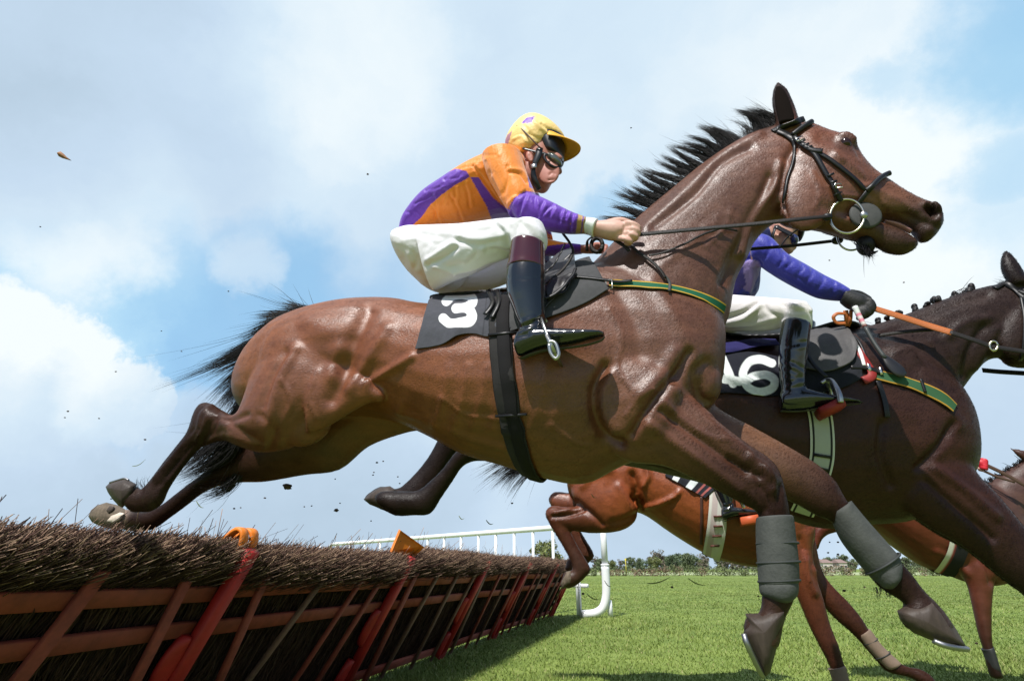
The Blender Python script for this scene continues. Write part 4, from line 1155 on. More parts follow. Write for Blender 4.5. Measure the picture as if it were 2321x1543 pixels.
# third horse, bright bay, still over the hurdle
Cc = Side(4.75, YAW)
def horse_c():
    g = G()
    add = lambda S, lat=0., **k: g.add(*loft(Cc, S, lat, **k))
    add([(1290, 1030, 1288, 1090, .12), (1300, 1012, 1296, 1130, .2), (1345, 1000, 1345, 1160, .25), (1400, 1002, 1400, 1165, .26), (1460, 1012, 1452, 1163, .265), (1530, 1022, 1524, 1210, .29), (1600, 1032, 1590, 1250, .305), (1660, 1036, 1650, 1274, .305), (1730, 1040, 1722, 1286, .29), (1785, 1075, 1780, 1284, .25), (1822, 1120, 1824, 1265, .2), (1840, 1165, 1842, 1232, .1)], e=2.15)
    add([(1690, 1036, 1838, 1200, .18), (1760, 1000, 1862, 1130, .14), (1830, 955, 1902, 1070, .11), (1900, 915, 1950, 1020, .1), (1960, 890, 1985, 990, .09)])
    add([(1950, 890, 1940, 985, .08), (1990, 900, 1960, 1010, .1), (2030, 930, 2005, 1015, .09), (2075, 970, 2055, 1025, .06), (2105, 1000, 2090, 1040, .05)])
    for la in (-.05, .05): g.add(*loft(Cc, [(1945, 895, 1972, 895, .03), (1938, 870, 1965, 875, .03), (1940, 845, 1950, 848, .01)], la, ns=12))
    # hind limbs folded: thigh, gaskin back to the hock, cannon down, hoof
    for la, dx, dy in ((-.15, 0, 0), (.15, 8, -32)):
        q = 1
        add([(1330 + dx, 1040 + dy, 1440 + dx, 1090 + dy, .12), (1296 + dx, 1105 + dy, 1446 + dx, 1140 + dy, .125), (1306 + dx, 1140 + dy, 1440 + dx, 1180 + dy, .12), (1318 + dx, 1146 + dy, 1405 + dx, 1203 + dy, .10), (1306 + dx, 1148 + dy, 1345 + dx, 1208 + dy, .08), (1280 + dx, 1148 + dy, 1296 + dx, 1202 + dy, .062),
             (1250 + dx, 1146 + dy, 1268 + dx, 1197 + dy, .055), (1236 + dx, 1160 + dy, 1274 + dx, 1198 + dy, .05), (1241 + dx, 1178 + dy, 1288 + dx, 1200 + dy, .045), (1256 + dx, 1205 + dy, 1296 + dx, 1210 + dy, .04), (1275 + dx, 1236 + dy, 1310 + dx, 1238 + dy, .036), (1290 + dx, 1264 + dy, 1326 + dx, 1264 + dy, .04), (1297 + dx, 1285 + dy, 1339 + dx, 1290 + dy, .045),
             (1294 + dx, 1294 + dy, 1328 + dx, 1306 + dy, .042), (1286 + dx, 1294 + dy, 1312 + dx, 1322 + dy, .048), (1279 + dx, 1298 + dy, 1297 + dx, 1331 + dy, .05), (1273 + dx, 1318 + dy, 1282 + dx, 1333 + dy, .04)], la)
    # fore limbs
    add([(1850, 1190, 1740, 1240, .1), (1842, 1250, 1770, 1280, .085), (1852, 1310, 1792, 1315, .072), (1868, 1362, 1808, 1355, .06), (1882, 1415, 1833, 1415, .05), (1900, 1460, 1858, 1465, .05), (1912, 1500, 1880, 1508, .04), (1935, 1570, 1905, 1580, .035), (1965, 1635, 1925, 1645, .042), (1975, 1665, 1935, 1675, .036), (2000, 1710, 1940, 1720, .05)], -.14)
    add([(1846, 1220, 1800, 1300, .09), (1868, 1302, 1826, 1330, .06), (1925, 1366, 1890, 1398, .05), (1954, 1402, 1926, 1430, .048), (1972, 1430, 1948, 1452, .036), (2010, 1474, 1986, 1496, .034), (2045, 1504, 2012, 1522, .038), (2070, 1512, 2060, 1534, .034), (2088, 1516, 2080, 1545, .04), (2110, 1530, 2098, 1560, .045), (2125, 1550, 2110, 1566, .03)], .12)
    g.add(*blob(Cc, 1380, 1130, 70, 60, 25, .08, -.2)); g.add(*blob(Cc, 1770, 1160, 55, 80, -15, .07, -.2)); g.add(*blob(Cc, 1815, 1200, 30, 45, 0, .08, -.1)); g.add(*blob(Cc, 1815, 1200, 30, 45, 0, .08, .1))
    st = []
    K = lambda pts, w, a: st.append((pts, w, a))
    K(Z7p([(640, 260), (660, 330), (665, 390), (690, 460)]), 8, -.035); K(Z7p([(560, 330), (600, 400), (640, 470)]), 10, .015)
    K(Z7p([(700, 460), (800, 440), (900, 400), (930, 370)]), 5, .02); K(Z7p([(720, 200), (740, 270), (710, 330)]), 6, .02); K(Z7p([(690, 440), (640, 400)]), 6, -.02)
    K(Z7p([(290, 430), (380, 500), (450, 570)]), 6, -.02); K(Z7p([(330, 330), (400, 260), (500, 230)]), 8, .014)
    K(Z7p([(140, 520), (240, 510), (330, 480)]), 4, -.02); K(Z7p([(150, 500), (250, 480)]), 4, .012)
    K(Z7p([(520, 560), (600, 540), (660, 510)]), 8, -.015)
    K(Z8p([(480, 750), (500, 900), (540, 1000)]), 6, .015); K(Z8p([(540, 850), (600, 950), (700, 1050)]), 6, .012); K(Z8p([(450, 660), (480, 760)]), 6, -.015)
    br, dk = (.235, .066, .018), (.03, .014, .010)
    pts = [(1380, 1130, -.2, (.25, .07, .018), .4, 1), (1560, 1150, -.3, (.25, .075, .02), .4, 1), (1270, 1180, -.1, (.10, .035, .018), .18, 4), (1300, 1250, -.1, dk, .24, 7), (1300, 1310, -.1, (.045, .032, .024), .16, 7), (1830, 1300, -.1, (.19, .05, .017), .3, 2), (1860, 1400, -.1, (.13, .035, .016), .2, 3), (1890, 1480, -.1, (.05, .02, .014), .25, 5), (1950, 1420, .1, (.04, .018, .013), .3, 6), (2080, 1530, .1, dk, .4, 9), (1950, 1600, -.1, dk, .5, 9), (1700, 1240, -.2, (.14, .045, .015), .2, 1)]
    root, P, F, T = horse_obj(Cc, g, .014, 'bright bay horse with white girth tucking up its hind legs above the far hurdles', lambda P: field(P, Cc, pts, br), COAT, st, nap=(70000, .02, .0016, 63))
    V, F2 = pillow(Cc, Z7p([(228, 862), (258, 856), (282, 905), (262, 945), (206, 972), (193, 938), (208, 895)]), -.15, .055); part('hoof', V, F2, mat('hoof_horn_muddy', (.13, .10, .07), rough=.7), root)
    cl = [(1290, 1030, 1180, 1020, 1100, 1090), (1290, 1030, 1190, 1030, 1112, 1108), (1290, 1030, 1180, 1035, 1125, 1085), (1290, 1030, 1200, 1040, 1148, 1135), (1290, 1030, 1190, 1020, 1142, 1115), (1290, 1030, 1180, 1010, 1082, 1078), (1290, 1030, 1170, 1010, 1060, 1068, 0, .1), (1290, 1030, 1190, 1030, 1135, 1100)]
    V, F2 = hairs(Cc, cl, 110, .0026, 6, 5, seed=15, jl=.04, segs=9); part('tail', V, F2, HAIR, root)
    V, F2 = hairs(Cc, [(1700 + 40 * i, 1036 - 22 * i, 1690 + 40 * i, 1020 - 22 * i, 1670 + 40 * i, 1015 - 22 * i) for i in range(7)], 60, .002, 8, 6, seed=16); part('mane', V, F2, HAIR, root)
    return root, T, P, F
HC = horse_c()

# fourth horse, far right
Dd = Side(5.7, YAW)
def horse_d():
    g = G()
    add = lambda S, lat=0., **k: g.add(*loft(Dd, S, lat, **k))
    add([(1850, 1080, 1850, 1130, .12), (1870, 1062, 1868, 1165, .22), (1930, 1055, 1925, 1180, .27), (1990, 1062, 1985, 1208, .29), (2040, 1068, 2034, 1244, .305), (2095, 1072, 2090, 1282, .3), (2150, 1078, 2145, 1302, .29), (2210, 1085, 2200, 1322, .27), (2262, 1110, 2258, 1328, .23), (2305, 1150, 2305, 1312, .17), (2325, 1190, 2325, 1280, .1)], e=2.15)
    add([(2170, 1084, 2300, 1250, .19), (2225, 1098, 2325, 1215, .15), (2262, 1078, 2350, 1180, .12), (2305, 1050, 2385, 1150, .1), (2345, 1025, 2415, 1120, .09)])
    add([(2330, 1028, 2390, 1120, .085), (2370, 1018, 2395, 1130, .1), (2410, 1030, 2430, 1140, .09), (2450, 1070, 2465, 1150, .06), (2485, 1115, 2480, 1165, .05)])
    for la in (-.05, .06): g.add(*loft(Dd, [(2330, 1052, 2356, 1038, .03), (2308, 1036, 2338, 1026, .03), (2295, 1022, 2310, 1018, .014), (2284, 1015, 2288, 1014, .004)], la, ns=12))
    add([(2290, 1240, 2170, 1290, .1), (2268, 1290, 2185, 1315, .085), (2254, 1322, 2193, 1332, .07), (2248, 1380, 2206, 1386, .055), (2248, 1432, 2217, 1436, .048), (2250, 1462, 2228, 1470, .042), (2262, 1500, 2234, 1500, .05), (2272, 1528, 2242, 1526, .05), (2276, 1536, 2246, 1536, .04)], -.14)
    add([(2310, 1200, 2240, 1290, .1), (2330, 1300, 2290, 1320, .07), (2380, 1370, 2350, 1385, .055), (2420, 1430, 2395, 1445, .045), (2460, 1490, 2430, 1500, .045)], .13)
    add([(1900, 1080, 1950, 1170, .14), (1880, 1140, 1960, 1185, .12), (1870, 1170, 1925, 1200, .09), (1850, 1190, 1880, 1210, .06), (1840, 1205, 1862, 1225, .05), (1835, 1240, 1855, 1245, .04)], .0)
    st = [(Z8p([(1300, 740), (1400, 790), (1500, 880)]), 7, .01), (Z8p([(1560, 760), (1620, 850), (1640, 930)]), 7, -.02)]
    br, dk = (.09, .022, .012), (.012, .008, .007)
    pts = [(2100, 1230, -.2, (.14, .035, .018), .4, 1), (2230, 1350, -.1, (.10, .03, .017), .25, 2), (2225, 1400, -.1, (.13, .045, .025), .2, 3), (2250, 1500, -.1, dk, .3, 9), (2280, 1140, -.1, (.07, .045, .04), .3, 3), (2310, 1030, 0, (.05, .025, .02), .2, 4)]  # grey neck point puts a sheen into the coat colour
    root, P, F, T = horse_obj(Dd, g, .016, 'reddish dark horse at the right edge landing on one foreleg behind the nearly black horse', lambda P: field(P, Dd, pts, br), COATD, st)
    V, F2 = hairs(Dd, [(2236 + 14 * i, 1100 - 8.5 * i, 2230 + 14 * i, 1092 - 8.5 * i, 2228 + 14 * i, 1095 - 8.5 * i) for i in range(8)], 60, .003, 6, 4, seed=18); part('mane', V, F2, HAIR, root)
    V, F2 = hairs(Dd, [(1850, 1090, 1800, 1090, 1760, 1130)], 200, .003, 5, 8, seed=19); part('tail', V, F2, HAIR, root)
    return root, T, P, F
HD = horse_d()
# ------------------------------------------------------------------ tack
LEATHER = mat('black_leather', (.007, .0065, .007), rough=.42, spec=.4, var=.25, vscale=40, bump=.1, bscale=150)
RUBBER = mat('rein_rubber', (.010, .007, .005), rough=.6, spec=.4, bump=.4, bscale=260)
STEEL = mat('polished_steel', (.62, .62, .60), rough=.22, metal=1.0)
STEELD = mat('dull_steel', (.42, .42, .40), rough=.35, metal=1.0)
BRASSY = mat('warm_steel', (.60, .55, .42), rough=.25, metal=1.0)
GREY = mat('grey_rubber', (.06, .06, .058), rough=.7, spec=.3, var=.12, vscale=30, bump=.12, bscale=200)
CLOTH = mat('number_cloth', attr=True, rough=.85, spec=.2, var=.15, vscale=60, bump=.35, bscale=700, bdist=.001)
WRAP = mat('boot_neoprene', (.082, .085, .078), rough=.75, spec=.25, var=.25, vscale=25, bump=.35, bscale=120, color2=(.045, .048, .045))
GREENW = mat('elastic_web', attr=True, rough=.75, spec=.2, bump=.25, bscale=400, bdist=.001)

def strap(tree, pl, px, w, th=.003, off=.004, n=40, name='strap', m=LEATHER, root=None, mirror=False, smooth=3, label=None, fallback=None):
    P, Nn = drape(tree, pl, px, n, off, smooth=smooth, fallback=fallback)
    V, F = ribbon(P, Nn, w, th); g = G().add(V, F)
    if mirror:
        P2 = pl.mirror(P); N2 = Nn - 2 * np.outer(Nn @ pl.n, pl.n)
        V, F = ribbon(P2[::-1], N2[::-1], w, th); g.add(V, F)
    return part(name, *g.get(), m, root, label=label), P, Nn

def patch(tree, pl, top, bottom, nu, nv, off, wave=0.0, seed=0, thick=.003, colf=None, lat_fb=-.28):
    """cloth laid between two measured edges; colf(u, v) -> rgb"""
    t1 = cr_interp(top, 12); t2 = cr_interp(bottom, 12)
    def res(Q, n):
        s = np.concatenate([[0], np.cumsum(np.linalg.norm(np.diff(Q, axis=0), axis=1))]); t = np.linspace(0, s[-1], n)
        return np.stack([np.interp(t, s, Q[:, 0]), np.interp(t, s, Q[:, 1])], 1)
    a, b = res(t1, nu), res(t2, nu)
    P = np.zeros((nv, nu, 3)); Nn = np.zeros((nv, nu, 3)); UV = np.zeros((nv, nu, 2)); miss = np.zeros((nv, nu), bool)
    for i in range(nv):
        v = i / (nv - 1)
        for j in range(nu):
            q = a[j] * (1 - v) + b[j] * v; UV[i, j] = q
            h = hit(tree, *q)
            if h is None: miss[i, j] = True; P[i, j] = pl.P(q[0], q[1], lat_fb); Nn[i, j] = -pl.n
            else: P[i, j], Nn[i, j] = h
    for i in range(nv - 2, -1, -1):
        for j in range(nu):
            if miss[i, j]: Nn[i, j] = Nn[i + 1, j]; P[i, j] = pl.P(*UV[i, j], pl.lat(P[i + 1, j]) + .012)
    for _ in range(6):
        for A_ in (P, Nn):
            B_ = A_.copy(); B_[1:-1, 1:-1] = (A_[:-2, 1:-1] + A_[2:, 1:-1] + A_[1:-1, :-2] + A_[1:-1, 2:]) / 4
            A_[:] = B_
    Nn = unit(Nn)
    rg = np.random.default_rng(seed)
    uu, vv = np.meshgrid(np.linspace(0, 1, nu), np.linspace(0, 1, nv))
    wv = np.zeros_like(uu)
    for k in range(7):
        fx, fy, ph = rg.uniform(2, 9), rg.uniform(-4, 4), rg.uniform(0, 6.3)
        wv += np.sin(uu * fx * 2 + vv * fy * 2 + ph) * rg.uniform(.3, 1)
    P = P + Nn * (off + wave * np.clip(wv, -1.2, 3)[..., None] * (.3 + .7 * vv[..., None]))
    V = np.concatenate([P.reshape(-1, 3), (P - Nn * thick).reshape(-1, 3)])
    n = nu * nv; F = []
    for i in range(nv - 1):
        for j in range(nu - 1):
            a_ = i * nu + j
            F.append((a_, a_ + 1, a_ + nu + 1, a_ + nu)); F.append((n + a_, n + a_ + nu, n + a_ + nu + 1, n + a_ + 1))
    per = [j for j in range(nu)] + [i * nu + nu - 1 for i in range(1, nv)] + [(nv - 1) * nu + j for j in range(nu - 2, -1, -1)] + [i * nu for i in range(nv - 2, 0, -1)]
    for k in range(len(per)):
        p, q = per[k], per[(k + 1) % len(per)]
        F.append((p, p + n, q + n, q))
    col = None
    if colf is not None:
        c = colf(UV.reshape(-1, 2), uu.ravel(), vv.ravel()); col = np.concatenate([c, c])
    return V, F, col

def stroke_mask(Q, lines, w):
    d = np.full(len(Q), 1e9)
    for l in lines: d = np.minimum(d, seg_dist(Q, cr_interp(l, 8) if len(l) > 2 else l))
    return np.clip((w - d) / 1.2 + .5, 0, 1)

def wrap_ring(tree, c, g, n, ths, R=.8, off=.004):
    P, Nn = [], []
    for th in ths:
        d = g * math.cos(th) + n * math.sin(th)
        loc, nor, i, dd = tree.ray_cast(Vector(c + d * R), Vector(-d))
        if loc is None: continue
        P.append(np.array(loc)); Nn.append(np.array(nor))
    P, Nn = np.array(P), np.array(Nn)
    return P + Nn * off, Nn

def buckle(c, ax, ay, r=.0022, m=STEEL):
    c = np.array(c); P = [c + ax + ay, c + ax - ay, c - ax - ay, c - ax + ay, c + ax + ay]
    return tube(P, r, 6)

# ------------------------- tack of the foremost horse
rootA, TA, PA_, FA_ = HA
def tack_a():
    # bridle
    loc = A.P(1880, 400, -.1)
    br = thing('bridle', loc, 'black leather bridle with ring bit and rubber bit guard on horse number 3', 'bridle')
    W = .020
    strap(TA, A, Z2p([(1150, 400), (1230, 360), (1345, 318)]), .024, name='headpiece', root=br, mirror=True)
    strap(TA, A, Z2p([(1185, 400), (1240, 425), (1290, 455)]), .026, .004, name='headpiece', root=br, off=.006)
    P, Nn = drape(TA, A, Z2p([(1280, 432), (1340, 388), (1398, 350)]), 20, .010)
    V, F = tube(P, .0105, 10); part('browband', V, F, LEATHER, br)
    strap(TA, A, Z2p([(1290, 440), (1360, 505), (1420, 550), (1500, 690), (1590, 850)]), .017, .0035, .010, name='cheekpiece', root=br)
    strap(TA, A, Z2p([(1275, 455), (1300, 520), (1280, 620), (1250, 720), (1232, 860)]), .011, .0035, .008, name='throatlash', root=br)
    strap(TA, A, Z2p([(1340, 490), (1400, 530), (1470, 540)]), .020, .004, .012, name='keeper', root=br, n=14)
    strap(TA, A, Z2p([(1430, 535), (1540, 600), (1650, 690), (1755, 785)]), .015, .0035, .008, name='noseband_strap', root=br)
    P, Nn = drape(TA, A, Z2p([(1750, 785), (1800, 740), (1850, 700), (1900, 678)]), 20, .008)
    V, F = tube(P, .0095, 10); part('noseband', V, F, LEATHER, br)
    strap(TA, A, Z2p([(1790, 750), (1740, 810), (1695, 860)]), .017, .0035, .010, name='noseband_strap', root=br, n=16)
    # buckles and keepers
    g = G()
    for p, q in (((1330, 465), (1300, 430)), ((1560, 770), (1530, 700))):
        h = hit(TA, *Z2p([p])[0]); h2 = hit(TA, *Z2p([q])[0])
        ax = unit(h[0] - h2[0]); ay = unit(np.cross(ax, h[1]))
        V, F = buckle(h[0] + h[1] * .016, ax * .008, ay * .012); g.add(V, F)
    part('buckle', *g.get(), STEEL, br)
    for x, y in ((1345, 478), (1365, 500), (1520, 690), (1535, 735), (1560, 805), (1385, 515)):
        h = hit(TA, *Z2p([(x, y)])[0]); h2 = hit(TA, *Z2p([(x + 14, y + 24)])[0])
        ax = unit(h2[0] - h[0]); ay = unit(np.cross(ax, h[1]))
        V, F = bbox(h[0] + h[1] * .0145, ay * .0115, ax * .004, h[1] * .0022); part('keeper', V, F, LEATHER, br)
    # ring bit, guard, sliding stud
    def ring(cx, cy, r, lat, m, rr=.0042, tilt=0.0):
        P = []
        for k in range(41):
            th = 2 * math.pi * k / 40
            P.append(A.P(cx + r * math.cos(th), cy + r * math.sin(th), lat + tilt * math.cos(th)))
        return tube(P, rr, 8)
    cx, cy = Z2p([(1633, 947)])[0]
    gx, gy = Z2p([(1752, 940)])[0]
    lg = A.lat(hit(TA, gx, gy)[0]) - .030
    la = lg - .018
    V, F = ring(cx, cy, 38.5, la, BRASSY, tilt=-.004); part('bit_ring', V, F, BRASSY, br)
    g = G(); c0 = A.P(gx, gy, lg)
    n2 = unit(-A.n + A.h * .12)
    prof = [(.0, .008), (.02, .0085), (.050, .0068), (.0575, .004), (.058, 0), (.0575, -.003), (0, -.004)]
    X, Y = unit(np.cross(n2, [0, 0, 1])), None
    Y = np.cross(n2, X); ns = 36; V = []
    sc = np.linalg.norm(A.P(gx + 39, gy, lg) - c0) / .058
    for r_, z_ in prof:
        for k in range(ns):
            th = 2 * math.pi * k / ns; V.append(c0 + (X * math.cos(th) + Y * math.sin(th)) * max(r_, .0005) * sc + n2 * z_)
    part('bit_guard', np.array(V), ringfaces(len(prof), ns), GREY, br)
    sx, sy = Z2p([(1742, 938)])[0]
    V, F = blob(A, sx, sy, 10, 8, 10, .010, lg - .024); part('bit_stud', V, F, STEELD, br)
    # off side ring below the jaw
    fx, fy = Z2p([(1660, 1075)])[0]
    V, F = ring(fx, fy, 32, .085, STEEL, .0038); part('bit_ring', V, F, STEEL, br)
    # furry chin pad
    g = G(); V, F = blob(A, 1962, 556, 22, 20, 40, .035, .0); g.add(V, F); rg = np.random.default_rng(2)
    V, F = hairs(A, [(1962 + rg.normal(0, 10), 560 + rg.normal(0, 8), 1966, 574, 1968 + rg.normal(0, 9), 580 + rg.normal(0, 3)) for _ in range(10)], 40, .001, 5, 4, seed=5); g.add(V, F)
    part('chin_pad', *g.get(), HAIR, br)
    # reins (one long rein from ring to hands to ring)
    rn = thing('reins', A.P(1660, 510, -.2), 'black rubber grip reins from the bit to the bare hand of the orange rider', 'reins')
    def rein(px, lats, w, name='rein', n=30, th=.003, mt=RUBBER, sag=0):
        Q = cr_interp(np.column_stack([np.array(px), np.array(lats)]), 8)
        P = np.array([A.P(x, y, l) for x, y, l in Q])
        Nn = np.tile(-A.n + np.array([0, 0, .25]), (len(P), 1))
        V, F = ribbon(P, Nn, w, th); part(name, V, F, mt, rn)
    rein(Z2p([(1525, 945), (1300, 968), (1000, 1000), (600, 1036), (215, 1072)]), [la - .012, -.17, -.185, -.195, -.20], .017)
    V, F = blob(A, *Z2p([(1505, 950)])[0], 12, 8, -5, .01, la - .012); part('rein_end', V, F, LEATHER, rn)
    rein(Z2p([(1600, 1100), (1500, 1112), (1250, 1140), (1020, 1158), (800, 1180), (300, 1090)]), [.09, .12, .15, .16, .16, .15], .015)
    V, F = blob(A, *Z2p([(1570, 1102)])[0], 14, 9, -8, .012, .10); part('rein_end', V, F, LEATHER, rn)
    rein(Z2p([(1190, 1155), (1250, 1080), (1330, 1020)]), [.14, .08, .03], .008)
    # slack end of the rein looped under the hand
    strap(TA, A, Z2p([(345, 1215), (430, 1200), (560, 1150), (700, 1070), (830, 1035), (905, 1050)]), .008, .002, .012, name='rein_loop', root=rn, m=RUBBER)
    strap(TA, A, Z2p([(215, 1110), (260, 1180), (330, 1230), (400, 1290), (445, 1360)]), .011, .0025, .014, name='rein_loop', root=rn, m=RUBBER)
    rein(Z3p([(1240, 20), (1290, 50), (1370, 100), (1400, 130)]), [-.17, -.19, -.2, -.2], .014)
    rein(Z3p([(1145, 130), (1150, 70), (1190, 42), (1250, 45)]), [-.10, -.12, -.15, -.17], .012)
    rein(Z3p([(1000, 25), (1040, 80), (1060, 140), (1010, 230), (900, 330)]), [-.14, -.16, -.18, -.2, -.25], .010)
    for (x, y, r) in ((1205, 95, 11),):
        P = [A.P(*Z3p([(x + 34 * math.cos(t), y + 42 * math.sin(t))])[0], -.12) for t in np.linspace(0, 6.28, 25)]
        V, F = tube(P, .008, 8); part('rein_loop', V, F, RUBBER, rn)
    # breast girth: green web with yellow edges
    bg = thing('breast_girth', A.P(1500, 640, -.2), 'green breast girth with yellow edges around the chest of horse number 3', 'girth')
    def green(px, w, tree, pl, root, mirror=True, n=70):
        P, Nn = drape(tree, pl, px, n, .006, smooth=8)
        gg = G()
        for PP, NN in ((P, Nn), (pl.mirror(P)[::-1], (Nn - 2 * np.outer(Nn @ pl.n, pl.n))[::-1])):
            T = unit(np.gradient(PP, axis=0)); S = unit(np.cross(T, unit(NN)))
            offs = [-.5, -.46, -.42, -.36, -.3, 0, .3, .36, .42, .46, .5]
            V = np.concatenate([PP + S * w * o + unit(NN) * (.0025 if abs(o) < .49 else 0) for o in offs]); ns = len(PP)
            F = [(a * ns + i, a * ns + i + 1, (a + 1) * ns + i + 1, (a + 1) * ns + i) for a in range(len(offs) - 1) for i in range(ns - 1)]
            c = np.concatenate([np.tile((.012, .10, .05) if abs(o) < .33 else ((.62, .34, .03) if abs(o) < .45 else (.03, .07, .03)), (ns, 1)) for o in offs])
            gg.add(V, F, c)
            part('web', *gg.get(), GREENW, root, gg.cols()); gg = G()
    green(Z3p([(1275, 330), (1420, 337), (1560, 348), (1640, 358), (1740, 380), (1840, 412), (1920, 450), (1965, 480)]), .036, TA, A, bg)
    strap(TA, A, Z3p([(940, 300), (1080, 308), (1200, 320), (1320, 335), (1415, 332)]), .011, .003, .016, name='strap', root=bg)
    strap(TA, A, Z3p([(1610, 290), (1640, 330), (1632, 385)]), .010, .003, .010, name='loop', root=bg, n=12, m=GREY)
    h = hit(TA, *Z3p([(1275, 345)])[0]); V, F = buckle(h[0] + h[1] * .012, A.h * .010, np.array([0, 0, .017])); part('buckle', V, F, STEELD, bg)
    # number cloth
    def num3(Q, u, v):
        top = Z3p([(278, 488), (300, 425), (400, 395), (470, 420), (470, 470), (400, 492), (350, 495)])
        arc1 = Z3p([(298, 448), (335, 416), (400, 408), (452, 424), (458, 460), (420, 486), (360, 490)])
        arc2 = Z3p([(360, 490), (430, 496), (458, 528), (440, 566), (380, 580), (320, 574), (284, 548)])
        k = stroke_mask(Q, [arc1, arc2], 10.6)
        seam = np.clip(1.3 - seg_dist(Q, Z3p([(545, 420), (520, 640)])) / 1.2, 0, 1) * .5
        base = np.array([.060, .061, .072])[None] * (1 - seam[:, None])
        return base * (1 - k[:, None]) + np.array([.80, .80, .80]) * k[:, None]
    V, F, c = patch(TA, A, Z3p([(190, 440), (225, 412), (300, 405), (420, 388), (540, 378), (660, 400), (700, 420)]), Z3p([(118, 725), (210, 712), (300, 690), (380, 648), (460, 632), (540, 650), (600, 652), (648, 640), (690, 600)]), 150, 90, .010, .0028, 4, colf=num3)
    nc = part('number_cloth', V, F, CLOTH, None, c); tag(nc, 'dark grey number cloth printed with a white 3 behind the rider\'s boot', 'number cloth')
    def grey_c(Q, u, v): return np.tile(np.array([.062, .062, .064]), (len(Q), 1))
    # pad under the saddle in front of the boot
    sd = thing('saddle', A.P(1180, 660, 0), 'black racing saddle with grey pad under the orange and purple rider', 'saddle')
    V, F, c = patch(TA, A, Z3p([(640, 400), (900, 330), (1060, 215), (1170, 175)]), Z3p([(640, 640), (905, 545), (1120, 460), (1272, 372)]), 70, 40, .012, .002, 8, colf=grey_c)
    part('pad', V, F, CLOTH, sd, c)
    # seat and front of the tree
    g = G()
    g.add(*loft(A, Z3([(195, 400, 205, 445, .10), (240, 385, 270, 425, .15), (400, 372, 420, 410, .16), (560, 362, 600, 410, .16), (750, 330, 800, 400, .16), (900, 255, 940, 340, .13), (1000, 180, 1040, 260, .10), (1040, 140, 1080, 200, .06)]), 0))
    P, F = fuse(g, .008, 8); part('seat', P, F, LEATHER, sd)
    def dk(Q, u, v): return np.tile(np.array([.022, .022, .024]), (len(Q), 1))
    V, F, c = patch(TA, A, Z3p([(880, 270), (980, 180), (1075, 135)]), Z3p([(880, 520), (990, 400), (1090, 300)]), 40, 40, .026, .001, 9, thick=.006, colf=dk)
    part('flap', V, F, mat('flap_leather', (.030, .030, .033), rough=.55, var=.2, vscale=30, bump=.15, bscale=140), sd)
    V, F, c = patch(TA, A, Z3p([(900, 395), (960, 350), (1085, 300)]), Z3p([(915, 465), (1010, 415), (1078, 335)]), 30, 16, .034, .002, 10, thick=.004, colf=dk)
    part('flap', V, F, LEATHER, sd)
    strap(TA, A, Z3p([(905, 330), (980, 260), (1040, 150)]), .014, .003, .040, name='strap', root=sd)
    strap(TA, A, Z3p([(900, 470), (960, 440), (1060, 350), (1085, 300)]), .012, .003, .044, name='strap', root=sd)
    strap(TA, A, Z3p([(560, 400), (590, 470), (540, 540)]), .018, .003, .022, name='strap', root=sd, n=14); strap(TA, A, Z3p([(615, 400), (625, 470), (580, 560)]), .016, .003, .022, name='strap', root=sd, n=14)
    # girth and surcingle
    c0 = A.P(1185, 860, 0); gdir = unit(A.P(1172, 700, 0) - A.P(1208, 1080, 0))
    P, Nn = wrap_ring(TA, c0, gdir, A.n, np.linspace(-.75, -2 * math.pi + .75, 80), off=.008)
    V, F = ribbon(P, Nn, .078, .005)
    part('girth', V, F, mat('girth_web', (.028, .026, .026), rough=.85, spec=.2, var=.2, vscale=20, bump=.2, bscale=300), sd)
    P, Nn = wrap_ring(TA, c0 + A.h * .012, gdir, A.n, np.linspace(-.8, -2 * math.pi + .8, 80), off=.014)
    V, F = ribbon(P, Nn, .045, .004); part('surcingle', V, F, mat('surcingle_web', (.012, .011, .012), rough=.85, spec=.2, bump=.2, bscale=300), sd)
    for q in (.25, .62):
        V, F = bbox(P[int(q * 40)] + Nn[int(q * 40)] * .003, A.h * .05, gdir * .004, Nn[int(q * 40)] * .004); part('keeper', V, F, LEATHER, sd)
    # stirrup hanging on its leather
    sl = -.345
    Lx = lambda x, y, l: A.P(*Z3p([(x, y)])[0], l)
    V, F = tube([Lx(880, 520, sl + .05), Lx(868, 530, sl), Lx(880, 570, sl - .045), Lx(905, 640, sl - .06), Lx(922, 690, sl - .062)], [.006, .007, .0075, .0085, .010], 10, 5, flat=.7); g = G().add(V, F)
    V, F = tube([Lx(868, 530, sl), Lx(890, 540, sl + .05), Lx(930, 640, sl + .075), Lx(950, 700, sl + .078)], [.007, .0075, .0085, .010], 10, 5); g.add(V, F)
    part('stirrup', *g.get(), STEELD, sd)
    V, F = tube([Lx(916, 685, sl - .066), Lx(930, 675, sl - .066), Lx(958, 690, sl - .066), Lx(975, 745, sl - .066), Lx(965, 775, sl - .066), Lx(948, 775, sl - .066), Lx(925, 740, sl - .066), Lx(916, 690, sl - .066)], .006, 8, 4)
    g = G().add(V, F); V, F = bbox(Lx(950, 735, sl), A.n * .07, unit(Lx(960, 770, sl) - Lx(925, 690, sl)) * .032, A.h * .006); g.add(V, F)
    part('stirrup_tread', *g.get(), STEELD, sd)
tack_a()

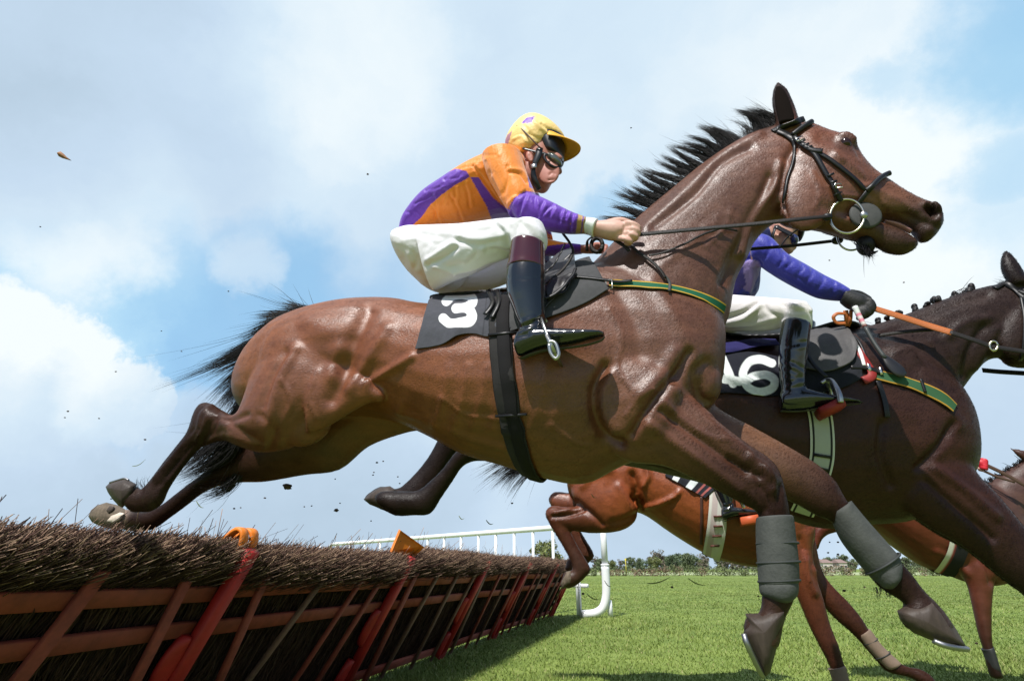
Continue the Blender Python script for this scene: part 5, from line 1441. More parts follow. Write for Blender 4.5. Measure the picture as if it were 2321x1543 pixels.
# tendon boots on the fore legs
def tendon_boot(pl, S, cups, lat, label, seed, m=WRAP, lines=()):
    root = None
    V, F = loft(pl, S, lat, ns=32, sub=6)
    c = V.mean(0); c[2] = V[:, 2].min()
    root = thing('tendon_boot', c, label, 'leg boot', 'leg boots of the horses')
    rg = np.random.default_rng(seed)
    part('wrap', V, F, m, root)
    for cs in cups: 
        V, F = loft(pl, cs, lat, ns=28, sub=6); part('fetlock_cup', V, F, m, root)
    for a, b in lines:          # edges of the straps round the boot
        Lp, Rp = pl.P(*a, lat), pl.P(*b, lat); cc = (Lp + Rp) / 2; hx = (Rp - Lp) / 2
        P = [cc + hx * math.cos(t) * 1.015 + pl.n * np.linalg.norm(hx) * 1.02 * math.sin(t) for t in np.linspace(0, 6.283, 33)]
        V, F = tube(P, .0035, 6); part('strap_edge', V, F, mat('boot_edge', (.03, .034, .032), rough=.7), root)
    return root
tendon_boot(A, [(1796, 1168, 1716, 1172, .052), (1800, 1176, 1713, 1180, .056), (1806, 1226, 1713, 1228, .058), (1811, 1272, 1716, 1274, .058), (1812, 1316, 1719, 1320, .056), (1806, 1322, 1724, 1326, .05)],
            [[(1808, 1312, 1721, 1318, .05), (1811, 1328, 1720, 1330, .056), (1808, 1348, 1724, 1346, .054), (1795, 1362, 1742, 1358, .045), (1780, 1369, 1762, 1366, .02)]], -.125, 'grey strapped tendon boot on the nearest foreleg of horse number 3, hanging straight down', 3,
            lines=(((1716, 1232), (1808, 1230)), ((1717, 1276), (1812, 1272)), ((1720, 1318), (1812, 1314))))
tendon_boot(A, [(1930, 1134, 1880, 1166, .048), (1936, 1142, 1884, 1178, .054), (1966, 1178, 1904, 1222, .056), (2000, 1216, 1930, 1258, .056), (2032, 1252, 1962, 1296, .055), (2042, 1270, 1976, 1312, .052)],
            [[(2038, 1262, 1968, 1302, .05), (2044, 1280, 1980, 1316, .054), (2042, 1304, 1996, 1332, .05), (2034, 1318, 2012, 1338, .03)]], .10, 'grey tendon boot slanting forward on the outstretched off foreleg of horse number 3', 4,
            lines=(((1966, 1300), (2036, 1254)),))
# ------------------------------------------------------------------ riders
Z1 = zs(850, 230, .3046); Z1p = zm(850, 230, .3046)
SKIN = mat('skin', attr=True, rough=.5, spec=.35, var=.12, vscale=60, bump=.12, bscale=300, bdist=.001)
SATIN = mat('satin_silks', attr=True, rough=.5, spec=.35, bump=.7, bscale=15, stretch=(1, 1, .5), bdist=.014, sheen=.3, bump2=.35, bscale2=42, bdist2=.005, dist2=2.5)
BREECH = mat('white_breeches', (.77, .745, .79), rough=.7, spec=.2, bump=.35, bscale=7, bdist=.02, bump2=.2, bscale2=14, bdist2=.010, dist2=1.5)
BREECH2 = mat('white_breeches_worn', (.73, .70, .71), rough=.7, spec=.2, bump=.35, bscale=7, bdist=.02, bump2=.2, bscale2=12, bdist2=.012, dist2=1.5)
BOOT = mat('boot_leather', (.008, .010, .013), rough=.17, spec=.6, coat=.5, bump=.18, bscale=20, bdist=.006)
MAROON = mat('boot_top_maroon', (.062, .010, .014), rough=.16, spec=.6, coat=.6, bump=.06, bscale=14)
CAPF = mat('cap_silk', attr=True, rough=.5, spec=.4, bump=.6, bscale=22, bdist=.012)
BLACKP = mat('black_plastic', (.014, .014, .015), rough=.32, spec=.5)
LENS = mat('goggle_lens', (.07, .075, .06), rough=.06, spec=.9, coat=1)
WHITEC = mat('white_cuff', (.80, .80, .80), rough=.6)
GLOVE = mat('black_glove', (.012, .012, .012), rough=.6, bump=.3, bscale=120)

def inset(S, f=.84):
    out = []
    for r in S:
        cx, cy = (r[0] + r[2]) / 2, (r[1] + r[3]) / 2
        out.append((cx + (r[0] - cx) * f, cy + (r[1] - cy) * f, cx + (r[2] - cx) * f, cy + (r[3] - cy) * f, r[4] * f, *r[5:]))
    return out

def chain(pl, pts, r):
    P = np.array([pl.P(x, y, l) for x, y, l in pts])
    P = np.vstack([P, P[-1] + unit(P[-1] - P[-2]) * r[-1] * .6])
    return tube(P, list(r) + [r[-1] * .35], 10, 4)

def cloth(name, pl, pieces, voxel, m, root, colf=None, strokes=(), iters=6, near=9.0):
    g = G()
    for V, F in pieces: g.add(V, F)
    P, F = fuse(g, voxel, iters)
    if len(strokes): P = sculpt(P, F, pl, strokes, near, 1.2, .85); P = relax(P, F, 1)
    c = colf(P) if colf else None
    return part(name, P, F, m, root, c)

def rider_a(pl):
    L = lambda S, lat=0., **k: loft(pl, Z1(S), lat, **k)
    zp = lambda x, y: Z1p([(x, y)])[0]
    torso = [(158, 985, 262, 1010, .125), (192, 850, 345, 965, .168), (325, 680, 500, 930, .17), (490, 562, 700, 925, .185), (670, 448, 890, 880, .195), (840, 372, 1040, 850, .20), (970, 345, 1140, 720, .185), (1060, 370, 1170, 620, .12), (1100, 400, 1165, 560, .06)]
    uarm = [(790, 430, 1090, 380, .075), (830, 560, 1130, 520, .08), (900, 680, 1172, 630, .075), (965, 780, 1195, 690, .07), (1000, 850, 1215, 740, .06)]
    farm = [(1020, 735, 985, 830, .055), (1100, 680, 1060, 895, .062), (1200, 688, 1180, 945, .062), (1330, 745, 1310, 975, .056), (1460, 812, 1445, 990, .048), (1590, 862, 1562, 985, .042)]
    uarm2 = [(930, 480, 1150, 520, .075), (1110, 760, 1280, 800, .07), (1215, 960, 1335, 1020, .055)]
    farm2 = [(1235, 1000, 1240, 1150, .055), (1380, 1040, 1375, 1155, .05), (1540, 1062, 1535, 1135, .04)]
    seat = [(174, 1000, 168, 1150, .11), (205, 935, 250, 1330, .162), (310, 895, 410, 1438, .185), (450, 918, 590, 1400, .17), (560, 960, 680, 1300, .12)]
    thigh = [(330, 910, 430, 1420, .09, -.10), (480, 905, 560, 1350, .095, -.15), (640, 900, 690, 1300, .09, -.20), (820, 880, 850, 1222, .085, -.25), (980, 862, 1000, 1150, .075, -.29), (1110, 868, 1100, 1085, .068, -.32), (1210, 900, 1180, 1070, .062, -.33), (1275, 965, 1230, 1070, .045, -.33), (1288, 1020, 1262, 1068, .02, -.33)]
    knee = [(1000, 950, 1250, 905, .06, -.33), (1000, 1010, 1282, 985, .062, -.33), (1005, 1060, 1284, 1062, .060, -.33), (1012, 1095, 1262, 1098, .05, -.33)]
    thigh2 = [(420, 1050, 470, 1440, .09, .10), (640, 1090, 660, 1425, .085, .16), (850, 1100, 850, 1400, .08, .2), (1050, 1090, 1040, 1330, .07, .24), (1230, 1090, 1190, 1290, .06, .25)]
    calf = [(1015, 1050, 1268, 1056, .05, -.335), (985, 1230, 1262, 1232, .052, -.335), (980, 1400, 1262, 1400, .05, -.34)]
    root = thing('person', pl.P(*zp(700, 1400), 0), 'jockey in orange and purple silks and yellow cap crouched on horse number 3', 'person')
    # the body under the clothes, with head and hands
    g = G()
    for S in (torso, uarm, farm, uarm2, farm2, seat, thigh, thigh2):
        la = {id(uarm): -.20, id(farm): -.21, id(uarm2): .20, id(farm2): .2}.get(id(S), 0.)
        g.add(*L(inset(S), la))
    head = [(1150, 165, 1280, 170, .03), (1070, 215, 1375, 225, .066), (1040, 300, 1398, 300, .076), (1050, 380, 1398, 385, .077), (1075, 440, 1372, 455, .074), (1100, 500, 1352, 505, .069), (1118, 550, 1338, 555, .063), (1135, 595, 1312, 605, .055), (1160, 632, 1292, 640, .045), (1195, 655, 1262, 662, .026)]
    g.add(*L(head))
    for S in ([(1330, 430, 1384, 445, .010), (1330, 490, 1390, 502, .012), (1335, 516, 1394, 528, .016), (1335, 546, 1352, 546, .012)], [(1290, 558, 1336, 568, .010), (1285, 580, 1322, 582, .016), (1290, 598, 1308, 598, .014)], [(1240, 610, 1298, 618, .024), (1240, 655, 1275, 660, .022)]):
        g.add(*L(S))
    g.add(*blob(pl, *zp(1290, 520), 26, 30, 0, .012, -.052)); g.add(*blob(pl, *zp(1320, 395), 24, 8, 20, .012, -.05))
    g.add(*blob(pl, *zp(1152, 412), 8, 14, -20, .010, -.078))
    g.add(*L([(1010, 430, 1120, 690, .07), (1080, 400, 1200, 670, .062), (1120, 400, 1250, 640, .055)]))
    hl = -.205
    g.add(*L([(1560, 880, 1540, 985, .03), (1650, 888, 1625, 1005, .032), (1740, 880, 1710, 1030, .034), (1810, 885, 1785, 1040, .034), (1862, 905, 1840, 1020, .028)], hl))
    fr = [.0105, .0105, .010, .009]
    for (a, b, c, d) in (((1830, 915), (1900, 905), (1962, 940), (1935, 985)), ((1830, 950), (1912, 945), (1962, 975), (1925, 1012)), ((1820, 985), (1900, 985), (1945, 1010), (1905, 1040)), ((1800, 1015), (1865, 1025), (1900, 1048), (1862, 1062))):
        g.add(*chain(pl, [(*zp(*a), hl), (*zp(*b), hl - .022), (*zp(*c), hl - .014), (*zp(*d), hl + .012)], fr))
    g.add(*chain(pl, [(*zp(1730, 905), hl + .01), (*zp(1820, 884), hl + .012), (*zp(1900, 905), hl + .018), (*zp(1965, 940), hl + .02)], [.014, .012, .0105, .0095]))
    h2 = .2
    g.add(*L([(1520, 1065, 1515, 1130, .028), (1600, 1065, 1595, 1135, .03), (1680, 1068, 1670, 1130, .028)], h2))
    for k in range(4): g.add(*chain(pl, [(*zp(1660, 1075 + 15 * k), h2), (*zp(1720, 1075 + 15 * k), h2 - .02), (*zp(1715, 1095 + 12 * k), h2 - .045)], [.0095, .009, .008]))
    g.add(*chain(pl, [(*zp(1600, 1075), h2 - .01), (*zp(1660, 1062), h2 - .03), (*zp(1710, 1075), h2 - .04)], [.012, .010, .009]))
    P, F = fuse(g, .0048, 5)
    Q = project(P); near = pl.lat(P) < .12
    K = [([zp(1290, 585), zp(1330, 582)], 2.2, -.004), ([zp(1300, 545), zp(1318, 528), zp(1338, 540)], 2.5, -.003), ([zp(1850, 1000), zp(1900, 965)], 2.0, -.003), ([zp(1850, 930), zp(1900, 925)], 2.0, -.003), ([zp(1150, 400), zp(1160, 425)], 2.5, -.004)]
    P = sculpt(P, F, pl, K, 9., 1., 1.)
    def skin(P):
        c = np.tile((.42, .17, .125), (len(P), 1))
        d = np.linalg.norm(P - pl.P(*zp(1310, 582), -.02), axis=1)[:, None]
        c = c * (1 - np.exp(-(d / .016) ** 2) * .5) + np.array([.33, .09, .08]) * np.exp(-(d / .016) ** 2) * .5
        d = np.linalg.norm(P - pl.P(*zp(1280, 520), -.05), axis=1)[:, None]; c = c * (1 - .35 * np.exp(-(d / .035) ** 2)) + np.array([.5, .14, .11]) * .35 * np.exp(-(d / .035) ** 2)
        d = np.linalg.norm(P - pl.P(*zp(1820, 960), -.2), axis=1)[:, None]; k = np.exp(-(d / .12) ** 4); c = c * (1 - k) + np.array([.60, .36, .29]) * k
        return c
    part('body', P, F, SKIN, root, skin(P))
    # silks
    polys = [([(140, 1000), (150, 880), (190, 790), (340, 640), (470, 560), (600, 500), (680, 520), (705, 562), (600, 620), (500, 690), (410, 770), (345, 862), (300, 900), (220, 990)], (.13, .03, .42)),
             ([(708, 562), (770, 566), (880, 720), (985, 800), (1075, 870), (1000, 900), (870, 880), (836, 790), (775, 680)], (.13, .03, .42)),
             ([(980, 812), (1040, 715), (1125, 664), (1200, 680), (1310, 725), (1500, 815), (1640, 850), (1620, 1010), (1480, 1005), (1250, 985), (1080, 920), (1020, 880)], (.13, .03, .42)),
             ([(1120, 470), (1190, 550), (1200, 660), (1150, 640)], (.13, .03, .42)), ([(1285, 1075), (1600, 1040), (1600, 1180), (1200, 1180)], (.13, .03, .42)),
             ([(1512, 840), (1548, 850), (1522, 1000), (1486, 1000)], (.42, .25, .09)), ([(1558, 845), (1594, 850), (1574, 1000), (1536, 1000)], (.42, .25, .09))]
    def silk(P):
        Q = project(P); c = np.tile((.88, .25, .02), (len(P), 1)).astype(float)
        for pg, rgb in polys: c[inpoly(Q, Z1p(pg))] = rgb
        return c
    K = []
    wr = lambda pts, w, a: K.append((Z1p(pts), w, a))
    wr([(985, 815), (1040, 720), (1120, 670)], 2.5, -.006); wr([(730, 480), (820, 600), (900, 720), (990, 810)], 3, -.008); wr([(760, 480), (850, 600), (930, 720)], 4, .004)
    wr([(985, 480), (995, 560), (960, 680)], 4, -.005); wr([(1000, 520), (1080, 540), (1130, 600)], 3, -.008); wr([(1000, 500), (1090, 515), (1140, 570)], 3, .004)
    wr([(880, 560), (930, 660), (960, 760)], 4, .004); wr([(850, 520), (880, 600), (930, 700)], 3, -.004)
    for a, b in (((1190, 720), (1210, 860)), ((1250, 750), (1230, 830)), ((1330, 760), (1240, 850)), ((1330, 790), (1300, 850)), ((1400, 790), (1370, 900)), ((1440, 810), (1420, 870)), ((1480, 830), (1450, 960)), ((1130, 690), (1070, 840))):
        wr([a, ((a[0] + b[0]) / 2 - 10, (a[1] + b[1]) / 2), b], 3, -.007); wr([(a[0] + 18, a[1] + 8), (b[0] + 20, b[1])], 3.2, .004)
    wr([(1250, 865), (1400, 900), (1500, 930)], 3, -.003)
    for a, b in (((440, 720), (450, 860)), ((520, 660), (500, 760)), ((590, 640), (590, 740)), ((660, 600), (700, 780)), ((420, 780), (480, 920)), ((560, 700), (640, 880)), ((300, 760), (420, 700)), ((380, 660), (480, 640)), ((520, 580), (620, 570)), ((620, 500), (720, 480)), ((700, 440), (800, 430)), ((780, 400), (900, 400)), ((240, 820), (300, 840))):
        wr([a, ((a[0] + b[0]) / 2 + 12, (a[1] + b[1]) / 2), b], 3.2, -.006); wr([(a[0] + 20, a[1]), (b[0] + 26, b[1])], 3.5, .004)
    cloth('silks', pl, [L(torso), L(uarm, -.20), L(farm, -.21), L(uarm2, .2), L(farm2, .2)], .0042, SATIN, root, silk, K, 5)
    # cuffs
    V, F = L([(1580, 862, 1558, 990, .036), (1600, 862, 1575, 992, .038), (1660, 872, 1608, 1008, .038), (1668, 876, 1616, 1008, .036)], -.21); part('cuff', V, F, WHITEC, root)
    # breeches
    K = []
    for pts, w, a in (([(390, 1180), (480, 1120), (580, 1050)], 5, .009), ([(400, 1215), (500, 1165), (600, 1090)], 4, -.012), ([(420, 1220), (520, 1250), (600, 1275)], 4, .008), ([(280, 1130), (310, 1180), (300, 1230)], 4, -.007), ([(250, 1140), (280, 1220), (330, 1250)], 4, .005),
                      ([(600, 1270), (720, 1250), (860, 1190), (980, 1150)], 4, .010), ([(560, 1230), (680, 1200), (760, 1120)], 5, -.010), ([(660, 1200), (720, 1140), (800, 1100)], 4, .006), ([(350, 1000), (420, 1040), (520, 1050)], 5, -.006), ([(880, 900), (960, 980), (990, 1060)], 4, -.007), ([(920, 890), (1000, 980), (1030, 1040)], 4, .005),
                      ([(1080, 900), (1140, 960), (1200, 1040)], 4, -.006), ([(1140, 900), (1200, 960), (1240, 1030)], 4, .004), ([(700, 960), (800, 960), (880, 940)], 4, -.004), ([(230, 1250), (300, 1330), (420, 1390)], 5, .005), ([(470, 940), (420, 1000), (380, 1080)], 5, -.004), ([(1060, 930), (1040, 1000), (1050, 1060)], 3.5, -.006)):
        K.append((Z1p(pts), w, a))
    for pts, w, a in (([(215, 1000), (330, 985), (480, 1010), (640, 1030)], 5, -.006), ([(210, 1030), (330, 1015), (470, 1040)], 5, .005), ([(600, 1000), (760, 1030), (900, 1010), (1000, 980)], 5, .006), ([(620, 1040), (760, 1065), (900, 1050)], 5, -.007),
                      ([(980, 1120), (900, 1100), (830, 1110)], 4, -.007), ([(990, 1090), (920, 1070), (860, 1075)], 4, .006), ([(200, 1180), (240, 1260), (300, 1320)], 5, -.006), ([(660, 1290), (760, 1265), (870, 1215)], 4, -.006)):
        K.append((Z1p(pts), w, a))
    K = [(p_, w_ * 1.25, a_ * .95) for p_, w_, a_ in K]
    cloth('breeches', pl, [L(seat), L(thigh), L(knee), L(thigh2)], .0055, BREECH, root, None, K, 6)
    # boots
    l = -.345
    def boot(lat, dx=0, dy=0, nm='boot'):
        sh = lambda S: [(r[0] + dx, r[1] + dy, r[2] + dx, r[3] + dy, r[4]) for r in S]
        s1 = Z3(sh([(668, 225, 893, 222, .056), (656, 270, 896, 260, .060), (654, 330, 896, 330, .062), (664, 400, 896, 390, .060), (690, 470, 896, 450, .055), (715, 540, 893, 510, .050), (735, 590, 886, 560, .046), (728, 640, 880, 620, .044), (716, 690, 860, 690, .042)]))
        s2 = Z3(sh([(712, 680, 722, 760, .034), (730, 620, 745, 772, .043), (800, 590, 815, 745, .046), (880, 588, 890, 722, .046), (960, 592, 965, 714, .046), (1060, 597, 1065, 702, .045), (1150, 601, 1160, 684, .042), (1220, 606, 1226, 664, .032), (1250, 617, 1250, 645, .012)]))
        g = G(); g.add(*loft(pl, s1, lat)); g.add(*loft(pl, s2, lat))
        P, F = fuse(g, .0055, 6)
        K = [(Z3p([(735 + dx, 595 + dy), (800 + dx, 570 + dy), (880 + dx, 530 + dy)]), 3, -.006), (Z3p([(730 + dx, 625 + dy), (800 + dx, 600 + dy), (870 + dx, 570 + dy)]), 3, .005), (Z3p([(750 + dx, 560 + dy), (830 + dx, 530 + dy)]), 3, .003), (Z3p([(720 + dx, 650 + dy), (790 + dx, 635 + dy)]), 3, -.004), (Z3p([(662 + dx, 292 + dy), (780 + dx, 297 + dy), (893 + dx, 290 + dy)]), 1.5, -.002)]
        P = sculpt(P, F, pl, K, 9., 1., 1.)
        b = part(nm, P, F, BOOT, root)
        V, F = loft(pl, Z3(sh([(692, 86, 888, 88, .050), (684, 92, 893, 94, .060), (676, 150, 893, 148, .061), (666, 210, 893, 205, .060), (658, 240, 894, 234, .061), (664, 246, 890, 240, .058)])), lat, ns=32)
        part('boot_top', V, F, MAROON, b)
        V, F = loft(pl, Z3(sh([(722, 762, 735, 778, .036), (745, 772, 760, 782, .044), (800, 746, 815, 762, .046), (890, 722, 900, 736, .046), (1065, 701, 1072, 716, .046), (1160, 684, 1166, 698, .043), (1228, 662, 1234, 676, .03), (1252, 640, 1254, 652, .012)])), lat)
        part('sole', V, F, mat('boot_sole', (.05, .047, .043), rough=.7, var=.3, vscale=30), b)
    boot(l); boot(.33, 40, -20)
    # cap, skull strap, goggles, harness
    V1, F1 = L([(1160, 132, 1215, 132, .022), (1105, 150, 1275, 150, .055), (1045, 195, 1345, 190, .085), (995, 255, 1395, 235, .100), (966, 315, 1418, 275, .105), (968, 352, 1400, 305, .104), (990, 390, 1360, 345, .100), (1030, 425, 1290, 385, .095), (1070, 448, 1220, 420, .086)], ns=36)
    g = G().add(V1, F1); P, F = fuse(g, .0055, 5)
    K = []
    for pts, w, a in (([(1190, 150), (1260, 220), (1330, 270), (1390, 290)], 3, .006), ([(1240, 170), (1310, 220), (1370, 260)], 3, -.006), ([(1150, 240), (1230, 280), (1290, 270)], 3, -.005), ([(1030, 280), (1090, 260), (1120, 300)], 3, .004), ([(1090, 330), (1160, 330), (1220, 320)], 3, -.004), ([(1180, 300), (1260, 310), (1340, 290)], 3, .004), ([(1000, 330), (1060, 350), (1120, 360)], 3, -.004), ([(1110, 180), (1150, 230), (1180, 300)], 3, -.003)):
        K.append((Z1p(pts), w, a))
    P = sculpt(P, F, pl, K, 9., 1., 1.)
    Q = project(P); c = np.tile((.90, .63, .24), (len(P), 1)).astype(float)
    c[inpoly(Q, Z1p([(1085, 165), (1130, 120), (1190, 110), (1165, 160)]))] = (.16, .04, .46); c[inpoly(Q, Z1p([(950, 330), (985, 250), (1020, 215), (1000, 290), (975, 350)]))] = (.45, .22, .3)
    cap = part('cap', P, F, CAPF, root, c)
    c0 = pl.P(*zp(1318, 325), 0); f = unit(pl.P(*zp(1500, 332), 0) - c0); up = unit(np.cross(pl.n, f)) * -1
    if up[2] < 0: up = -up
    V = []; nphi = 33
    for s in (1, -1):
        for k in range(6):
            t = k / 5
            for j in range(nphi):
                ph = math.pi * (j / (nphi - 1) - .5) * 1.0
                rr = .056 + t * .074 * math.cos(ph) ** .7 if math.cos(ph) > 1e-6 else .056
                V.append(c0 + f * rr * math.cos(ph) + pl.n * (.086 + .008 * t) * math.sin(ph) + up * (.0022 * s - .010 * t * t - .022 * (math.sin(ph) ** 2) * t * .7 + .002))
    n = 6 * nphi; F = []
    for k in range(5):
        for j in range(nphi - 1):
            a = k * nphi + j; F.append((a, a + 1, a + nphi + 1, a + nphi)); F.append((n + a, n + a + nphi, n + a + nphi + 1, n + a + 1))
    for j in range(nphi - 1): a = 5 * nphi + j; F.append((a, a + 1, n + a + 1, n + a)); F.append((j, n + j, n + j + 1, j + 1))
    for k in range(5): a = k * nphi; b = a + nphi - 1; F.append((a, a + nphi, n + a + nphi, n + a)); F.append((b, n + b, n + b + nphi, b + nphi))
    part('peak', np.array(V), F, mat('cap_peak', (.86, .42, .02), rough=.55), cap)
    V, F = L([(1130, 318, 1405, 282, .078), (1140, 322, 1416, 290, .084), (1180, 350, 1420, 350, .084), (1215, 390, 1417, 415, .082), (1240, 415, 1411, 446, .078), (1275, 425, 1402, 456, .07)], ns=32); part('skull_band', V, F, BLACKP, root)
    g1 = G()
    for la in (-.043, .043):
        V, F = blob(pl, *zp(1334, 440), 21, 11, 34, .034, la); part('goggle_lens', V, F, LENS, root)
    P = [pl.P(*zp(x, y), la) for x, y, la in ((1100, 350, -.083), (1180, 370, -.083), (1250, 385, -.081), (1285, 400, -.077))]
    V, F = tube(P, .007, 8, 4, flat=.5); part('goggle_strap', V, F, BLACKP, root)
    P = [pl.P(*zp(x, y), la) for x, y, la in ((1268, 392, -.078), (1262, 425, -.078), (1300, 470, -.072), (1345, 492, -.058), (1385, 480, -.04), (1398, 450, -.035))]
    V, F = tube(P, .006, 8, 4); part('goggle_frame', V, F, BLACKP, root)
    P = [pl.P(*zp(x, y), la) for x, y, la in ((1055, 183, -.088), (1100, 215, -.1), (1160, 275, -.108), (1215, 332, -.1), (1240, 352, -.09))]
    V, F = tube(P, .0032, 8, 4); part('goggle_elastic', V, F, mat('brown_elastic', (.045, .02, .018), rough=.6), root)
    P = [pl.P(*zp(x, y), la) for x, y, la in ((1225, 350, -.084), (1215, 400, -.084), (1195, 450, -.082), (1180, 500, -.078), (1178, 545, -.072), (1195, 600, -.062), (1225, 655, -.045))]
    V, F = tube(P, [.015, .015, .013, .010, .012, .013, .009], 10, 4, flat=.45, side=pl.h); part('chin_harness', V, F, BLACKP, root)
    ca = pl.P(*zp(1182, 482), -.089); V, F = bbox(ca, pl.h * .012, np.array([0, 0, .010]), pl.n * .004); part('harness_buckle', V, F, STEELD, root)
    V, F = L([(1140, 500, 1190, 520, .05), (1150, 560, 1205, 590, .056), (1165, 620, 1215, 645, .05)], -.02); part('neck_scarf', V, F, BLACKP, root)
    return root
RA = rider_a(A)

# ---- tack and rider of the second horse
rootB, TB, PB_, FB_ = HB
def web(name, tree, pl, px, w, root, cols, n=70, mirror=True, off=.006):
    P, Nn = drape(tree, pl, px, n, off, smooth=8); gg = G()
    for PP, NN in ((P, Nn), (pl.mirror(P)[::-1], (Nn - 2 * np.outer(Nn @ pl.n, pl.n))[::-1])):
        T = unit(np.gradient(PP, axis=0)); S = unit(np.cross(T, unit(NN)))
        V = np.concatenate([PP + S * w * o + unit(NN) * (.0025 if abs(o) < .49 else 0) for o, c in cols]); ns = len(PP)
        F = [(a * ns + i, a * ns + i + 1, (a + 1) * ns + i + 1, (a + 1) * ns + i) for a in range(len(cols) - 1) for i in range(ns - 1)]
        gg.add(V, F, np.concatenate([np.tile(c, (ns, 1)) for o, c in cols]))
        part(name, *gg.get(), GREENW, root, gg.cols()); gg = G()
        if not mirror: break
    return P, Nn
def symcols(lst): return [(-o, c) for o, c in lst] + [(o, c) for o, c in reversed(lst)]
RED = mat('red_rubber', (.26, .016, .012), rough=.6, var=.15, vscale=30)
ORANGEREIN = mat('orange_rubber', (.42, .12, .028), rough=.5, bump=.4, bscale=200)

def tack_b():
    pl = B; zp = lambda x, y: Z4p([(x, y)])[0]
    sd = thing('saddle', pl.P(*zp(700, 850), 0), 'dark racing saddle with a grey rounded flap and white girth on the nearly black horse', 'saddle')
    g = G(); g.add(*loft(pl, Z4([(0, 760, 0, 830, .12), (200, 790, 220, 860, .15), (400, 790, 420, 870, .16), (600, 770, 640, 850, .16), (760, 745, 820, 810, .13), (900, 735, 960, 790, .10), (980, 745, 1000, 790, .05)]), 0))
    P, F = fuse(g, .01, 8); part('seat', P, F, LEATHER, sd)
    fl = lambda Q, u, v: np.tile(np.array([.062, .058, .058]), (len(Q), 1))
    V, F, c = patch(TB, pl, Z4p([(640, 830), (720, 785), (800, 766), (870, 768), (930, 800)]), Z4p([(640, 1035), (760, 1056), (860, 1030), (940, 980), (975, 890)]), 50, 40, .030, .0012, 21, thick=.008, colf=fl, lat_fb=-.2)
    part('flap', V, F, mat('grey_flap_leather', attr=True, rough=.6, var=.2, vscale=30, bump=.2, bscale=150), sd, c)
    dk = lambda Q, u, v: np.tile(np.array([.016, .017, .022]), (len(Q), 1))
    V, F, c = patch(TB, pl, Z4p([(640, 960), (800, 940), (950, 860), (985, 900)]), Z4p([(640, 1180), (780, 1170), (900, 1140), (1010, 1080)]), 50, 30, .014, .002, 22, colf=dk)
    part('pad', V, F, CLOTH, sd, c)
    strap(TB, pl, Z4p([(945, 850), (990, 920), (1015, 1010)]), .014, .004, .016, name='piping', root=sd, m=WHITEC, n=16)
    strap(TB, pl, Z4p([(975, 900), (1040, 1000), (1075, 1070), (1010, 1100)]), .035, .004, .012, name='red_strap', root=sd, m=RED, n=20)
    wt, bl, gy = (.55, .56, .48), (.02, .02, .02), (.40, .42, .36)
    px = Z4p([(640, 1060), (690, 1180), (735, 1310), (750, 1430), (752, 1543)]) + [(1860, 1050), (1842, 1110), (1818, 1160)]
    P, Nn = web('girth', TB, pl, px, .090, sd, symcols([(.5, wt), (.42, wt), (.40, bl), (.33, bl), (.31, gy), (.15, gy)]), off=.008)
    g = G()
    for i in (40, 46, 60): V, F = bbox(P[i] + Nn[i] * .004, unit(np.cross(unit(P[i + 1] - P[i]), Nn[i])) * .034, unit(P[i + 1] - P[i]) * .006, Nn[i] * .004); part('girth_loop', V, F, LEATHER, sd)
    # stirrup
    L3 = lambda x, y, l: pl.P(*zp(x, y), l)
    sl = -.37
    V, F = tube([L3(745, 1110, sl), L3(780, 1090, sl), L3(815, 1095, sl - .02), L3(850, 1150, sl - .05), L3(868, 1200, sl - .06), L3(872, 1235, sl - .06)], [.008, .009, .010, .011, .012, .012], 10, 5); g = G().add(V, F)
    V, F = tube([L3(780, 1092, sl), L3(800, 1150, sl + .06), L3(830, 1230, sl + .07)], .009, 10, 4); g.add(V, F); part('stirrup', *g.get(), STEELD, sd)
    c0 = (L3(735, 1310, sl) + L3(870, 1245, sl)) / 2; ax = (L3(872, 1245, sl) - L3(735, 1312, sl)) / 2
    V, F = bbox(c0, ax, pl.n * .055, unit(np.cross(ax, pl.n)) * .020, .35); part('stirrup_tread', V, F, RED, sd)
    strap(TB, pl, Z4p([(640, 980), (700, 1060), (760, 1110)]), .018, .003, .06, name='stirrup_leather', root=sd, n=14)
    # number cloth with 16
    def n16(Q, u, v):
        one = Z4p([(105, 960), (140, 1040), (175, 1118)]); foot = Z4p([(120, 1090), (215, 1105)])
        six = Z4p([(425, 992), (350, 965), (275, 985), (238, 1060), (270, 1140), (345, 1172), (425, 1150), (440, 1100), (385, 1066), (310, 1072), (262, 1100)])
        k = np.maximum(stroke_mask(Q, [one, foot], 9.5), stroke_mask(Q, [six], 9.2))
        return np.array([.013, .014, .022])[None] * (1 - k[:, None]) + np.array([.72, .76, .76]) * k[:, None]
    V, F, c = patch(TB, pl, Z4p([(-60, 930), (120, 925), (300, 918), (480, 950), (600, 960)]), Z4p([(-60, 1200), (110, 1178), (280, 1188), (430, 1198), (560, 1170)]), 130, 70, .012, .0025, 23, colf=n16)
    nc = part('number_cloth', V, F, CLOTH, None, c); tag(nc, 'black number cloth printed with a white 16 behind the blue rider\'s boot', 'number cloth')
    V, F, c = patch(TB, pl, Z4p([(-60, 860), (120, 872), (300, 850), (450, 850)]), Z4p([(-60, 940), (120, 935), (300, 905), (480, 880)]), 60, 14, .022, .004, 24, colf=lambda Q, u, v: np.tile(np.array([.02, .018, .09]), (len(Q), 1)))
    part('blanket_edge', V, F, CLOTH, sd, c)
    bg = thing('breast_girth', pl.P(*zp(1350, 1120), -.2), 'green breast girth with yellow edges around the chest of the nearly black horse', 'girth')
    gr, ye, dk2 = (.035, .10, .045), (.45, .24, .03), (.03, .06, .02)
